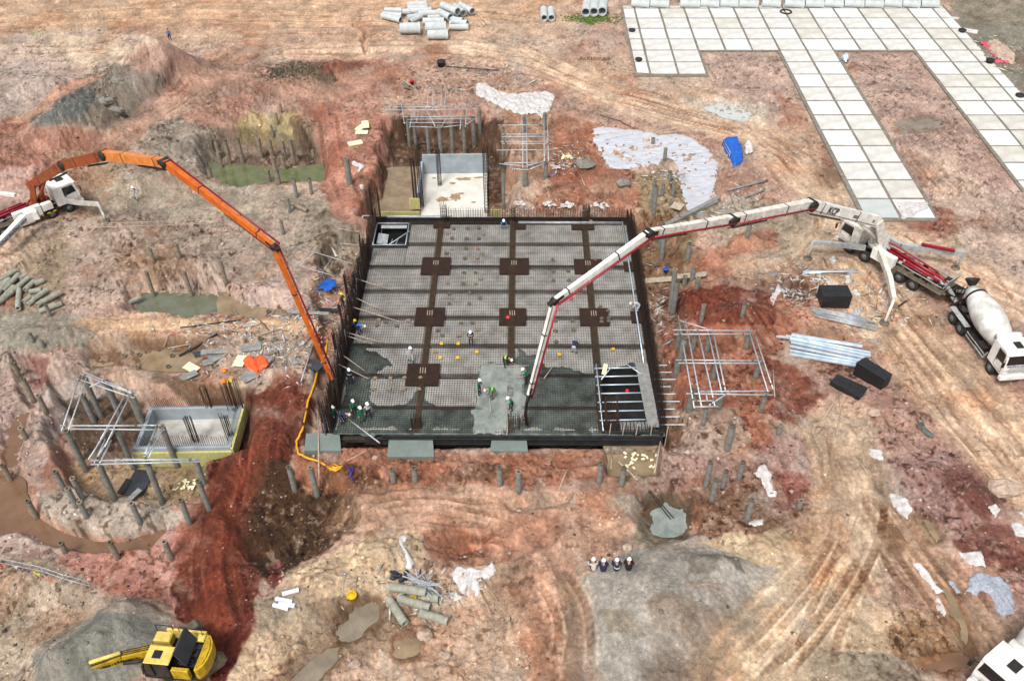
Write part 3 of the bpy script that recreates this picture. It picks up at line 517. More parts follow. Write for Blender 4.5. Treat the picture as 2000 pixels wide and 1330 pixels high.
MT = dict(
 concrete=mat('concrete', (176,176,168), .85, c2=(140,138,130), sc=2.5, bump=.01),
 concrete_pile=mat('pile_concrete', (152,152,144), .85, c2=(106,104,96), sc=2.0, bump=.01),
 pile_brown=mat('stained_pile_concrete', (162,150,132), .9, c2=(110,94,76), sc=2.0, bump=.01),
 pipe=mat('pipe_concrete', (204,210,210), .8, c2=(172,178,176), sc=1.2, k=1.1, bump=.005),
 pipe_old=mat('old_pipe_concrete', (172,174,160), .85, c2=(134,130,112), sc=2, bump=.01),
 hole=mat('dark_bore', (30,28,26), .95),
 panel=mat('white_panel', (228,228,224), .85, c2=(196,192,182), sc=.55, k=1.0, bump=.004),
 panel_b=mat('cream_white_panel', (222,220,212), .85, c2=(188,182,168), sc=.45, k=1.0, bump=.004), panel_c=mat('bright_white_panel', (234,236,234), .85, c2=(208,208,202), sc=.6, k=1.0, bump=.004),
 panel_grey=mat('fresh_panel', (200,206,204), .7, c2=(186,190,186), sc=.8, k=1.0),
 beam=mat('joint_concrete', (150,142,130), .9, c2=(104,96,84), sc=2.5, bump=.02),
 bed=mat('bed_concrete', (208,206,198), .85, c2=(142,138,130), sc=.55, k=1.05, bump=.01),
 channel=mat('dark_channel_concrete', (72,62,52), .8, c2=(46,40,34), sc=1.5),  # darker brown tone for the recessed channel floors between the bed panels
 rebar=mat('rebar_steel', (82,74,66), .7, .3, c2=(54,46,40), sc=2),
 rust=mat('rusty_rebar', (86,62,46), .85, .1, c2=(50,35,27), sc=3),
 matrust=mat('column_mat_rust', (70,46,34), .85, .1, c2=(44,30,24), sc=3), cage=mat('ochre_rusty_cage', (98,78,54), .85, .1, c2=(60,46,34), sc=3),
 rustd=mat('dark_rusty_rebar', (64,46,38), .8, .2, c2=(40,30,26), sc=3),
 wet=mat('wet_concrete', (112,124,116), .45, c2=(36,44,40), sc=.7, bump=.03, bsc=3, spec=.3),
 fresh=mat('fresh_concrete', (156,162,154), .55, c2=(104,114,108), sc=1.1, bump=.05, bsc=4, spec=.5),
 pad=mat('smooth_pad_concrete', (130,142,134), .5, c2=(112,124,118), sc=1.2, bump=.005),
 form=mat('dark_formwork', (66,66,66), .5, .3, c2=(40,40,42), sc=1.5),
 galv=mat('galvanised_steel', (206,212,214), .45, .35, c2=(156,162,164), sc=3, k=1.1),
 galvb=mat('bright_galvanised_beam', (226,236,242), .3, .35, c2=(176,200,220), sc=1.6, k=1.2),
 pole=mat('scaffold_tube', (196,200,202), .5, .3, c2=(140,140,136), sc=4, k=1.1),
 wood=mat('timber', (178,150,122), .85, c2=(130,104,80), sc=5),
 woodp=mat('weathered_timber', (206,190,170), .85, c2=(160,142,122), sc=5),
 ply=mat('grey_plywood', (158,158,154), .8, c2=(118,116,112), sc=2),
 black=mat('black_film_board', (44,44,46), .45, c2=(30,30,32), sc=4, k=1.0),
 darkp=mat('dark_panel', (62,66,74), .6, c2=(44,48,56), sc=2),
 white=mat('white_paint', (244,244,240), .45, c2=(206,202,192), sc=1.2, k=1.22),
 whited=mat('dusty_white_paint', (238,236,230), .5, c2=(180,170,152), sc=2.2, k=1.15),
 greyw=mat('grey_white_paint', (196,200,198), .5, c2=(150,150,144), sc=2.5),
 orange=mat('orange_paint', (222,112,26), .45, c2=(176,78,18), sc=2.2, k=1.1),
 orangep=mat('faded_orange_paint', (232,150,76), .5, c2=(196,104,44), sc=1.8, k=1.1),
 oranged=mat('rusty_orange_paint', (176,84,34), .55, c2=(112,56,30), sc=1.4),
 yellow=mat('yellow_paint', (226,190,24), .5, c2=(150,116,30), sc=2.6),
 yellowp=mat('pale_yellow_paint', (240,218,116), .5, c2=(204,176,84), sc=2),
 red=mat('red_paint', (172,20,40), .4, c2=(120,14,28), sc=2),
 tyre=mat('tyre_rubber', (52,50,48), .9, c2=(34,32,32), sc=6),
 rim=mat('wheel_rim', (140,142,142), .5, .4, c2=(100,98,94), sc=5),
 dark=mat('dark_machinery', (58,54,50), .6, .3, c2=(34,32,30), sc=4),
 dirtysteel=mat('dirty_steel', (138,128,110), .6, .3, c2=(92,82,68), sc=3),
 glass=mat('cab_glass', (26,32,36), .12, 0, c2=(16,20,24), sc=1, spec=.7),
 drum=mat('drum_white', (236,238,234), .5, c2=(176,172,160), sc=1.1, k=1.05),
 ink=mat('black_lettering', (26,28,34), .5), inkb=mat('navy_lettering', (40,48,110), .5),
 sheet=mat('white_geotextile', (214,216,222), .8, c2=(168,170,178), sc=1.2, bump=.03, k=1.0, bsc=5, stretch=(1,5,1)),
 sheetp=mat('crumpled_white_sheet', (228,226,224), .75, c2=(176,166,160), sc=2.5, bump=.03, k=1.0, bsc=8),
 mesh=mat('grey_netting', (186,192,204), .8, c2=(136,142,154), sc=6, bump=.05, bsc=9),
 blue=mat('blue_tarpaulin', (30,110,214), .5, c2=(16,74,160), sc=2.5, bump=.04),
 orangetarp=mat('orange_tarpaulin', (255,110,50), .55, c2=(225,80,34), sc=2.5, bump=.04),
 pink=mat('pink_tarpaulin', (226,92,116), .6, c2=(190,64,90), sc=3),
 foam=mat('cream_foam_board', (244,238,200), .7, c2=(226,216,170), sc=3, k=1.1),
 olive=mat('yellow_green_board', (214,210,142), .8, c2=(170,166,100), sc=2, stretch=(6,1,1)),
 hose=mat('yellow_hose', (246,186,40), .5, c2=(224,150,20), sc=5), rubber=mat('black_rubber', (34,32,32), .6),
 water_g=mat('green_pond_water', (118,122,78), .07, c2=(84,92,60), sc=.6, spec=.5, bump=.004, bsc=3),
 water_gg=mat('grey_green_water', (118,122,104), .07, c2=(98,98,74), sc=.6, spec=.5, bump=.004, bsc=3),
 water_b=mat('brown_muddy_water', (134,102,78), .07, c2=(112,84,62), sc=.6, spec=.5, bump=.004, bsc=3),
 water_t=mat('tan_muddy_water', (164,142,112), .07, c2=(118,100,76), sc=.6, spec=.5, bump=.004, bsc=3),
 water_gy=mat('grey_muddy_water', (150,138,118), .07, c2=(116,104,86), sc=.6, spec=.5, bump=.004, bsc=3),
 skin=mat('skin', (196,146,116), .6), helmet_w=mat('white_hard_hat', (248,248,248), .35, var=.05, k=1.25), helmet_y=mat('yellow_hard_hat', (250,210,20), .35, var=.05, k=1.1),
 helmet_b=mat('blue_hard_hat', (40,120,220), .35, var=.05), helmet_r=mat('red_hard_hat', (240,40,50), .35, var=.05), helmet_o=mat('orange_hard_hat', (250,130,40), .35, var=.05),
 navy=mat('navy_cloth', (34,48,84), .9, sc=8), blackc=mat('black_cloth', (30,30,36), .9, sc=8), green=mat('green_cloth', (22,120,84), .9, sc=8), lime=mat('lime_reflective', (190,240,80), .6, var=.05),
 greyc=mat('light_grey_cloth', (206,208,212), .9, sc=8), bluec=mat('blue_cloth', (70,120,190), .9, sc=8), lbluec=mat('light_blue_cloth', (140,200,236), .9, sc=8), khaki=mat('khaki_cloth', (120,110,80), .9, sc=8), boots=mat('rubber_boots', (40,36,34), .7), hair=mat('black_hair', (26,22,20), .8), silver=mat('silver_band', (220,222,224), .5, var=.05),
 silverp=mat('white_plastic_pipe', (236,240,240), .4, c2=(206,214,220), sc=2, k=1.1), stone=mat('pale_stone', (204,184,166), .9, c2=(160,134,116), sc=3), greystone=mat('grey_stone', (150,146,136), .9, c2=(110,106,96), sc=3), brush=mat('dry_brush', (110,96,74), .9),
 brick=mat('pink_brick', (206,140,122), .85, c2=(170,104,88), sc=4), yel=mat('yellow_plastic', (250,200,10), .4), redp=mat('red_plastic', (220,30,40), .4), purple=mat('blue_cord', (70,60,150), .7),
 basement=mat('basement_floor', (232,230,222), .5, c2=(206,200,186), sc=.5, k=1.05), basewall=mat('basement_wall', (176,186,192), .6, c2=(146,156,162), sc=.8), stain=mat('muddy_stain', (176,150,116), .4, c2=(150,120,90), sc=1.5), weed=mat('green_weeds', (90,120,40), .9, c2=(60,84,26), sc=4),
)
# ------------------------------------------------------------------ mesh builder (world coordinates, optional local frame)
def frame_of(loc, rz=0, pitch=0):
    return Matrix.Translation(Vector(loc)) @ Matrix.Rotation(rz, 4, 'Z') @ Matrix.Rotation(pitch, 4, 'Y')
class MB:
    def __init__(s, Mx=None): s.v = []; s.f = []; s.mi = []; s.M = Mx or Matrix.Identity(4); s.cur = 0; s.sm = []
    def _add(s, vs, fs, smooth=False):
        n = len(s.v); s.v += [tuple(s.M @ Vector(v)) for v in vs]
        for f in fs: s.f.append(tuple(i+n for i in f)); s.mi.append(s.cur); s.sm.append(smooth)
        return s
    def box(s, c, d, R=None, taper=1.0, bev=0):
        hx, hy, hz = d[0]/2, d[1]/2, d[2]/2; c = Vector(c); vs = []
        if bev:
            b = min(bev, hx*.9, hy*.9, hz*.9)
            rings = [(-hz, hx-b, hy-b), (-hz+b, hx, hy), (hz-b, hx, hy), (hz, hx-b, hy-b)]
            for z, x, y in rings:
                for sx, sy in ((-1, -1), (1, -1), (1, 1), (-1, 1)): vs.append(Vector((sx*x, sy*y, z)))
            fs = [(3, 2, 1, 0), (12, 13, 14, 15)]
            for r in range(3):
                for i in range(4): j = (i+1) % 4; fs.append((r*4+i, r*4+j, r*4+4+j, r*4+4+i))
        else:
            for z, t in ((-hz, 1), (hz, taper)):
                for sx, sy in ((-1, -1), (1, -1), (1, 1), (-1, 1)): vs.append(Vector((sx*hx*t, sy*hy*t, z)))
            fs = [(3, 2, 1, 0), (4, 5, 6, 7), (0, 1, 5, 4), (1, 2, 6, 5), (2, 3, 7, 6), (3, 0, 4, 7)]
        if R is not None: vs = [R @ v for v in vs]
        return s._add([c+v for v in vs], fs)
    def bar(s, a, b, w, h=None, w2=None, h2=None, up=Vector((0, 0, 1))):
        a, b = Vector(a), Vector(b); h = h or w; w2 = w2 or w; h2 = h2 or (h*w2/w)
        d = (b-a).normalized(); sd = d.cross(up)
        if sd.length < 1e-4: sd = Vector((1, 0, 0))
        sd.normalize(); u = sd.cross(d)
        vs = [a+sd*x*w/2+u*y*h/2 for x, y in ((-1, -1), (1, -1), (1, 1), (-1, 1))]+[b+sd*x*w2/2+u*y*h2/2 for x, y in ((-1, -1), (1, -1), (1, 1), (-1, 1))]
        return s._add(vs, [(3, 2, 1, 0), (4, 5, 6, 7), (0, 1, 5, 4), (1, 2, 6, 5), (2, 3, 7, 6), (3, 0, 4, 7)])
    def tube(s, pts, r, n=8, cap=True):
        pts = [Vector(p) for p in pts]; vs = []; fs = []; rs = r if isinstance(r, (list, tuple)) else [r]*len(pts)
        ref = None
        for i, p in enumerate(pts):
            d = (pts[min(i+1, len(pts)-1)]-pts[max(i-1, 0)]); d = d.normalized() if d.length > 1e-6 else Vector((0, 0, 1))
            if ref is None: ref = Vector((0, 0, 1)) if abs(d.z) < .9 else Vector((1, 0, 0))
            sd = d.cross(ref); sd = sd.normalized() if sd.length > 1e-5 else Vector((1, 0, 0)); u = sd.cross(d); ref = u
            for k in range(n):
                t = 2*math.pi*k/n; vs.append(p+(sd*math.cos(t)+u*math.sin(t))*rs[i])
        for i in range(len(pts)-1):
            for k in range(n): j = (k+1) % n; fs.append((i*n+k, i*n+j, i*n+n+j, i*n+n+k))
        if cap: fs += [tuple(range(n))[::-1], tuple(range((len(pts)-1)*n, len(pts)*n))]
        return s._add(vs, fs, n > 5)
    def pipe(s, a, b, ro, ri, n=16):
        a, b = Vector(a), Vector(b); d = (b-a).normalized(); ref = Vector((0, 0, 1)) if abs(d.z) < .9 else Vector((1, 0, 0))
        sd = d.cross(ref).normalized(); u = sd.cross(d); vs = []; fs = []
        for p, r in ((a, ro), (b, ro), (b, ri), (a, ri)):
            for k in range(n): t = 2*math.pi*k/n; vs.append(p+(sd*math.cos(t)+u*math.sin(t))*r)
        for i in range(4):
            for k in range(n): j = (k+1) % n; m = (i+1) % 4; fs.append((i*n+k, i*n+j, m*n+j, m*n+k))
        return s._add(vs, fs, False)
    def lathe(s, prof, a, b, n=24, cap=True):
        """profile of (t along a->b, radius)"""
        a, b = Vector(a), Vector(b); return s.tube([a.lerp(b, t) for t, r in prof], [max(r, .001) for t, r in prof], n, cap)
    def prism(s, poly, z0, z1, axis='z'):
        n = len(poly)
        if axis == 'z': vs = [(x, y, z0) for x, y in poly]+[(x, y, z1) for x, y in poly]
        elif axis == 'y': vs = [(x, z0, y) for x, y in poly]+[(x, z1, y) for x, y in poly]
        else: vs = [(z0, x, y) for x, y in poly]+[(z1, x, y) for x, y in poly]
        fs = [tuple(range(n))[::-1], tuple(range(n, 2*n))]+[(i, (i+1) % n, n+(i+1) % n, n+i) for i in range(n)]
        return s._add(vs, fs)
    def blob(s, c, r, seed=0, n=7, rings=5, flat=1.0):
        rd = random.Random(seed); vs = []; fs = []
        for i in range(rings+1):
            ph = math.pi*i/rings
            for k in range(n):
                t = 2*math.pi*k/n; q = 1+rd.uniform(-.22, .22)
                vs.append(Vector(c)+Vector((r[0]*math.sin(ph)*math.cos(t)*q, r[1]*math.sin(ph)*math.sin(t)*q, r[2]*math.cos(ph)*flat*q)))
        for i in range(rings):
            for k in range(n): j = (k+1) % n; fs.append((i*n+k, i*n+n+k, i*n+n+j, i*n+j))
        return s._add(vs, fs)
    def build(s, name, m, parent=None, loc=None):
        """one mesh object; world-space vertices turned into the object's own space"""
        me = bpy.data.meshes.new(name)
        if parent is not None: W = wm(parent)
        else:
            if loc is None: a = np.array(s.v); loc = (float(a[:, 0].mean()), float(a[:, 1].mean()), float(a[:, 2].min()))
            W = Matrix.Translation(Vector(loc))
        Wi = W.inverted(); me.from_pydata([tuple(Wi @ Vector(v)) for v in s.v], [], s.f)
        ms = m if isinstance(m, (list, tuple)) else [m]
        for x in ms: me.materials.append(MT[x] if isinstance(x, str) else x)
        me.polygons.foreach_set('material_index', s.mi); me.polygons.foreach_set('use_smooth', s.sm); me.update()
        o = bpy.data.objects.new(name, me); COL.objects.link(o)
        if parent is not None: o.parent = parent; WM[o.name] = W
        else: o.matrix_world = W; WM[o.name] = W
        return o
WM = {}
def wm(o): return WM[o.name]
def thing(name, loc, label, cat, group=None, rz=0, pitch=0):
    o = bpy.data.objects.new(name, None); COL.objects.link(o); o.empty_display_size = .3
    W = frame_of(loc, rz, pitch); o.matrix_world = W; WM[o.name] = W
    return tag(o, label, cat, group)
ORD = ['', 'first', 'second', 'third', 'fourth', 'fifth', 'sixth', 'seventh', 'eighth', 'ninth', 'tenth', 'eleventh', 'twelfth', 'thirteenth', 'fourteenth', 'fifteenth', 'sixteenth', 'seventeenth', 'eighteenth', 'nineteenth', 'twentieth', 'twenty-first', 'twenty-second']
NUM = ['no', 'one', 'two', 'three', 'four', 'five', 'six', 'seven', 'eight', 'nine', 'ten', 'eleven', 'twelve', 'thirteen', 'fourteen', 'fifteen', 'sixteen', 'seventeen', 'eighteen', 'nineteen', 'twenty', 'twenty-one', 'twenty-two']
def ordl(i, n):
    if n == 1: return 'only'
    if i == 0: return 'leftmost'
    if i == n-1: return 'rightmost'
    return ORD[i+1]+' from the left'
def flat_poly(name, pts, z, m, kind='structure', jit=.25):
    """level sheet of water or wet concrete with an irregular edge"""
    P = [at(u, v, z) for u, v in pts]; out = []; rd = random.Random(len(pts)*7+int(pts[0][0]))
    for i in range(len(P)):
        a, b = P[i], P[(i+1) % len(P)]; n = max(2, int((b-a).length/.5))
        for k in range(n):
            p = a.lerp(b, k/n); out.append((p.x+rd.uniform(-jit, jit)*.5, p.y+rd.uniform(-jit, jit)*.5))
    mb = MB(); mb._add([(x, y, z) for x, y in out], [tuple(range(len(out)))])
    o = mb.build(name, m)
    return tag(o, kind=kind)
# ------------------------------------------------------------------ the foundation slab
FS = thing('foundation_slab', (SCX, SCY, 0), 'huge square foundation slab covered in rebar grid, partly under wet concrete', 'foundation slab', rz=SA)
MF = wm(FS)
XL = [-6.02, 1.05, 8.12]; YL = [10.23-3.643*j for j in range(7)]
def rect(u0, v0, u1, v1):
    a = slp(u0, v1, 0); b = slp(u1, v0, 0); return a[0], b[0], a[1], b[1]
H1 = rect(728, 438, 795, 480); H2 = rect(1180, 722, 1276, 846)
H1 = (H1[0], slp(793, 475)[0], H1[2], H1[3]); H2 = (slp(1176, 800)[0], slp(1284, 800)[0], -14.0, H2[3])
def inhole(x, y, m=0): return any(a-m < x < b+m and c-m < y < d+m for a, b, c, d in (H1, H2))
xs = [-SHW+.35]+[x for X in XL for x in (X-.25, X+.25)]+[SHW-.35]; ys = [-SHD+.45]+[y for Y in sorted(YL) for y in (Y-.2, Y+.2)]+[SHD-.75]
mb = MB(MF)
def bedbox(x0, x1, y0, y1):
    for a, b, c, d in (H1, H2):          # split around the openings
        if x0 < b and x1 > a and y0 < d and y1 > c:
            if x0 < a-.2: bedbox(x0, a-.15, y0, y1)
            if x1 > b+.2: bedbox(b+.15, x1, y0, y1)
            xa, xb = max(x0, a-.15), min(x1, b+.15)
            if y0 < c-.2: bedbox(xa, xb, y0, c-.15)
            if y1 > d+.2: bedbox(xa, xb, d+.15, y1)
            return
    mb.box(((x0+x1)/2, (y0+y1)/2, -.36), (x1-x0-.02, y1-y0-.02, .5), bev=.1)
for i in range(0, len(xs), 2):
    for j in range(0, len(ys), 2): bedbox(xs[i], xs[i+1], ys[j], ys[j+1])
mb.build('concrete_bed', 'bed', FS)
mb = MB(MF)
def floorbox(x0, x1, y0, y1, z):
    mb.box(((x0+x1)/2, (y0+y1)/2, z-.15), (x1-x0, y1-y0, .3))
# channel floor with the openings left out
cx = sorted({-SHW, SHW, H1[0], H1[1], H2[0], H2[1]}); cy = sorted({-SHD, SHD, H1[2], H1[3], H2[2], H2[3]})
for i in range(len(cx)-1):
    for j in range(len(cy)-1):
        if not inhole((cx[i]+cx[i+1])/2, (cy[j]+cy[j+1])/2): floorbox(cx[i], cx[i+1], cy[j], cy[j+1], -.66)
mb.build('channel_floor', 'channel', FS)
mb = MB(MF)
def spans(fixed, lo, hi, alongx):
    cuts = [lo, hi]
    for a, b, c, d in (H1, H2):
        if alongx and c < fixed < d: cuts += [a, b]
        if not alongx and a < fixed < b: cuts += [c, d]
    cuts = sorted(cuts); out = []
    for p, q in zip(cuts[:-1], cuts[1:]):
        m = (p+q)/2; bad = inhole(m, fixed) if alongx else inhole(fixed, m)
        if not bad and q-p > .05: out.append((p, q))
    return out
rd = random.Random(3); y = -SHD+.25
while y < SHD-.3:
    for p, q in spans(y, -SHW+.15, SHW-.15, True): mb.bar((p, y, -.035), (q, y, -.03), .02)
    y += .205
x = -SHW+.25
while x < SHW-.2:
    for p, q in spans(x, -SHD+.15, SHD-.3, False): mb.bar((x, p, -.008), (x+rd.uniform(-.02, .02), q, -.008), .026)
    x += .2
mb.build('rebar_mat', 'rebar', FS)
for X in XL:
    mb = MB(MF)
    for k in range(6):
        xx = X-.22+k*.088
        for p, q in spans(xx, -SHD+.2, SHD-.3, False): mb.bar((xx, p, .03), (xx, q, .03), .035); mb.bar((xx, p, -.5), (xx, q, -.5), .03)
    y = -SHD+.3
    while y < SHD-.4:
        if not inhole(X, y): mb.bar((X-.23, y, .055), (X+.23, y, .055), .022)
        y += .16
    mb.build('beam_cage', 'cage', FS)
for Y in YL:
    mb = MB(MF)
    for k in range(4):
        yy = Y-.15+k*.1
        for p, q in spans(yy, -SHW+.2, SHW-.2, True): mb.bar((p, yy, .02), (q, yy, .02), .03); mb.bar((p, yy, -.5), (q, yy, -.5), .03)
    mb.build('cross_beam_cage', 'rustd', FS)
for cxm, cym, w_, d_ in [(XL[0], YL[1], 2.6, 2.6), (XL[0], YL[3], 2.5, 2.4), (XL[0], YL[5], 2.6, 2.5), (XL[1]+.2, YL[1], 2.7, 2.4), (XL[1]+.1, YL[3], 2.3, 2.2), (XL[2], YL[1], 2.6, 2.2), (XL[2]+.1, YL[3], 2.5, 2.3), (XL[2]-.2, 13.2, 2.2, 1.2), (XL[1]+.6, 13.2, 1.3, 1.1), (XL[0]+.1, 13.3, 1.6, .9), (11.9, YL[1], 1.0, 1.4), (11.9, YL[3], 1.0, 1.5)]:
    mb = MB(MF); n = int(w_/.1); m_ = int(d_/.13)
    for i in range(n+1): mb.bar((cxm-w_/2+i*w_/n, cym-d_/2, .085), (cxm-w_/2+i*w_/n, cym+d_/2, .085), .05)
    for i in range(m_+1): mb.bar((cxm-w_/2, cym-d_/2+i*d_/m_, .06), (cxm+w_/2, cym-d_/2+i*d_/m_, .06), .035)
    mb.box((cxm, cym, -.02), (w_, d_, .1))
    mb.build('column_mat', 'matrust', FS)
    if cym < 12 and cxm < 11:
        mb = MB(MF)
        for i in range(3): mb.bar((cxm-.22+i*.2, cym+.1, .13), (cxm-.24+i*.2, cym+.7, .16), .05)
        mb.build('laid_bars', 'woodp', FS)
# starter bars rising at the edges
def starter(x, y, w_, d_, h_, m_='rustd', dens=.12, name='column_starter_bars', z0=-.6):
    mb = MB(MF); rr = random.Random(int(x*10+y*7)); n = max(2, int(w_/dens)); k = max(2, int(d_/dens))
    for i in range(n+1):
        for j in range(k+1):
            if 0 < i < n and 0 < j < k: continue
            px_, py_ = x-w_/2+w_*i/n, y-d_/2+d_*j/k
            mb.bar((px_, py_, z0), (px_+rr.uniform(-.04, .04), py_+rr.uniform(-.04, .04), h_*rr.uniform(.92, 1.06)), .032)
    for z in np.arange(.2, h_*.8, .35):
        for a, b in (((-1, -1), (1, -1)), ((1, -1), (1, 1)), ((1, 1), (-1, 1)), ((-1, 1), (-1, -1))):
            mb.bar((x+a[0]*w_/2, y+a[1]*d_/2, z), (x+b[0]*w_/2, y+b[1]*d_/2, z), .022)
    return mb.build(name, m_, FS)
a = slp(812, 848); starter(a[0], -13.6, .7, .5, 1.1)
a = slp(1003, 848); starter(a[0], -13.6, .8, .5, 1.3, 'rust')
a = slp(868, 424); starter(a[0], SHD-.3, .55, .5, 1.9)
a = slp(1003, 424); starter(a[0], SHD-.3, .3, .4, 1.6)
a = slp(1143, 424); starter(a[0], SHD-.3, .6, .5, 1.8, 'rebar')
a = slp(1188, 850); starter(a[0]+.3, -12.8, .9, 1.8, 1.6, 'rust')
# wall starter bars: two faces along each side
def curtain(p, q, h_, m_, step=.16, off=.22, lean=.0, name='wall_starter_bars', z0=-1.1):
    mb = MB(MF); p, q = Vector(p), Vector(q); L_ = (q-p).length; d = (q-p)/L_; nn = Vector((-d.y, d.x, 0)); rr = random.Random(int(L_*13))
    for s_ in (0, 1):
        for i in range(int(L_/step)+1):
            b = p+d*(i*step+rr.uniform(-.02, .02))+nn*off*s_; t = b+Vector((rr.uniform(-.05, .05), rr.uniform(-.05, .05), 0))+nn*lean
            mb.bar((b.x, b.y, z0), (t.x, t.y, h_*rr.uniform(.93, 1.04)), .024)
        for z in np.arange(-.6, h_*.75, .3): a_ = p+nn*off*s_; b_ = q+nn*off*s_; mb.bar((a_.x, a_.y, z), (b_.x, b_.y, z), .02)
    return mb.build(name, m_, FS)
curtain((SHW-.35, -SHD+.2, 0), (SHW-.35, SHD-.2, 0), 1.6, 'rustd', .12, -.3)
curtain((SHW+.1, -SHD+2, 0), (SHW+.1, SHD-.2, 0), 1.0, 'rust', .2, -.2)
curtain((-SHW+.2, -SHD+.2, 0), (-SHW+.2, SHD-6, 0), 2.1, 'rustd', .14, .35)
curtain((-SHW-.35, -SHD+1.2, 0), (-SHW-.35, SHD-8, 0), 1.4, 'rust', .22, .2)
curtain((H2[0]-.1, -SHD+.3, 0), (H2[0]-.1, H2[3]-2.2, 0), .9, 'rust', .16, .3)
curtain((H2[0]+1.2, -SHD+.3, 0), (SHW-.6, -SHD+.3, 0), .7, 'rustd', .2, .2)
curtain((-SHW+.2, SHD-4.5, 0), (-SHW+.2, SHD-.2, 0), 1.7, 'rust', .14, .35)
curtain((-5.5, SHD-.15, 0), (SHW-.3, SHD-.15, 0), 1.3, 'rust', .24, .25)
for (u, v, h_, w_) in ((742, 432, 4.0, .75), (716, 505, 2.6, .8), (688, 585, 3.0, .8), (678, 640, 2.4, .7), (668, 700, 3.2, .8), (655, 790, 2.2, .7), (642, 830, 2.6, .8)):
    a = slp(u, v); starter(min(a[0], -SHW+.25), a[1], w_, w_, h_, 'rustd' if h_ > 2.5 else 'rust', .13, 'corner_bar_cage')
# edge formwork
mb = MB(MF)
mb.box((2.0, -SHD-.12, -.55), (2*SHW-4.2, .14, 1.1)); mb.box((1, -SHD-.28, -.25), (2*SHW-3.5, .08, .08)); mb.box((1, -SHD-.28, -.8), (2*SHW-3.5, .08, .08))
mb.box((SHW+.14, 0, -.6), (.06, 2*SHD, 1.0)); mb.box((-SHW-.2, -2, -.6), (.06, 2*SHD-4, 1.0)); mb.box((0, SHD+.3, -.4), (2*SHW, .08, .9))
mb.build('edge_formwork', 'form', FS)
mb = MB(MF)
for p, q in (((SHW-.8, SHD-.6, .12), (SHW-.75, -6.6, .12)),): mb.tube([p, ((p[0]+q[0])/2+.03, (p[1]+q[1])/2, .12), q], .06, 6)
mb.build('white_edge_rail', 'galvb', FS)
mb = MB(MF)
for dy in (0, .22): mb.tube([(1.6, SHD-.62-dy, .12), (SHW-.9, SHD-.66-dy, .12)], .045, 6)
mb.tube([(-SHW+1.2, SHD+.18, .1), (.6, SHD+.2, .1)], .05, 6); mb.tube([(-SHW-1.2, SHD+.35, .15), (-5, SHD+.32, .12)], .05, 6)
mb.build('back_edge_rail', 'galv', FS)
# opening at the back-left with its metal frame, opening front-right crossed by poles
for H, dz in ((H1, -2.2), (H2, -2.6)):
    mb = MB(MF); a, b, c, d = H
    for x0, x1, y0, y1 in ((a-.2, a, c-.2, d+.2), (b, b+.2, c-.2, d+.2), (a, b, c-.2, c), (a, b, d, d+.2)): mb.box(((x0+x1)/2, (y0+y1)/2, dz/2+.02), (x1-x0, y1-y0, -dz))
    mb.build('shaft_lining', 'form', FS)
    mb = MB(MF); mb.box(((a+b)/2, (c+d)/2, dz), (b-a, d-c, .1)); mb.build('shaft_floor', 'form', FS)
a, b, c, d = H1; mb = MB(MF)
for p, q in (((a, c, .1), (b, c, .1)), ((a, c, .1), (a, d, .1)), ((b, c, .1), (b, d, .1)), ((a, d, .1), (b, d, .1)), ((b-1.6, c, .1), (b+.2, c+2.0, .3)), ((a+.4, d, -.6), (a+.5, c, -.6)), ((a+1.6, c+.3, -.3), (a+1.7, c+1.5, -.3)), ((a+2.1, c+.3, -.2), (a+2.3, c+1.6, -.2))): mb.tube([p, q], .05, 6)
mb.box((a+.7, (c+d)/2, -.5), (1.0, 1.7, .05), Matrix.Rotation(.2, 3, 'Y')); mb.box(((a+b)/2+.1, d-.25, -.15), (b-a-.6, .5, .05)); mb.build('opening_frame', 'galv', FS)
a, b, c, d = H2
for i in range(7):
    y_ = d-.2-i*(d-c-1.0)/6; mb = MB(MF); mb.tube([(a-.35, y_, .3), (b-1.1, y_+.12, .3)], .055, 6); mb.build('opening_crossbar', 'galvb', FS)
mb = MB(MF); mb.tube([(a-.1, c-.3, .35), (a-.2, d+.2, .4)], .055, 6); mb.tube([(a+.1, d-1.6, .42), (a+1.3, d+.3, .42)], .045, 6); mb.tube([(a+2.2, d+.3, .4), (a+3.3, d-.9, .4)], .04, 6); mb.build('opening_side_pole', 'galvb', FS)
mb = MB(MF); mb._add([(b-1.3, d+.3, .42), (b-.3, d+.3, .42), (b-.1, c+.1, .38), (b-1.0, c+.1, .38), (b-1.3, d+.3, .36), (b-.3, d+.3, .36), (b-.1, c+.1, .32), (b-1.0, c+.1, .32)], [(3, 2, 1, 0), (4, 5, 6, 7), (0, 1, 5, 4), (1, 2, 6, 5), (2, 3, 7, 6), (3, 0, 4, 7)]); mb.build('walking_plank', 'ply', FS)
mb = MB(MF)
for i in range(12): mb.box((a+1.4+i*.28, c+.55, -.35), (.22, 1.5, .06))
mb.build('slatted_platform', 'ply', FS)
mb = MB(MF); mb.box((a+.45, d-.5, .5), (.35, 1.2, .08), Matrix.Rotation(-.2, 3, 'Z')); mb.build('cream_board', 'foam', FS)
mb = MB(MF)
for i, x_ in enumerate((a+.3, a+1.3, a+2.3, a+3.4, a+4.6)): mb.tube([(x_, c-.6, -1.4), (x_+.15, c-.1, .9)], .04, 5)
mb.build('front_prop', 'woodp', FS)
mb = MB(MF)
for i in range(9):
    y_ = d+.3-i*.82; mb.tube([(SHW-.1, y_, .2-.0*i), (SHW+1.1+.25*(i % 3), y_+.02, .2)], .04, 5)
mb.build('protruding_tie_bars', 'galvb', FS)
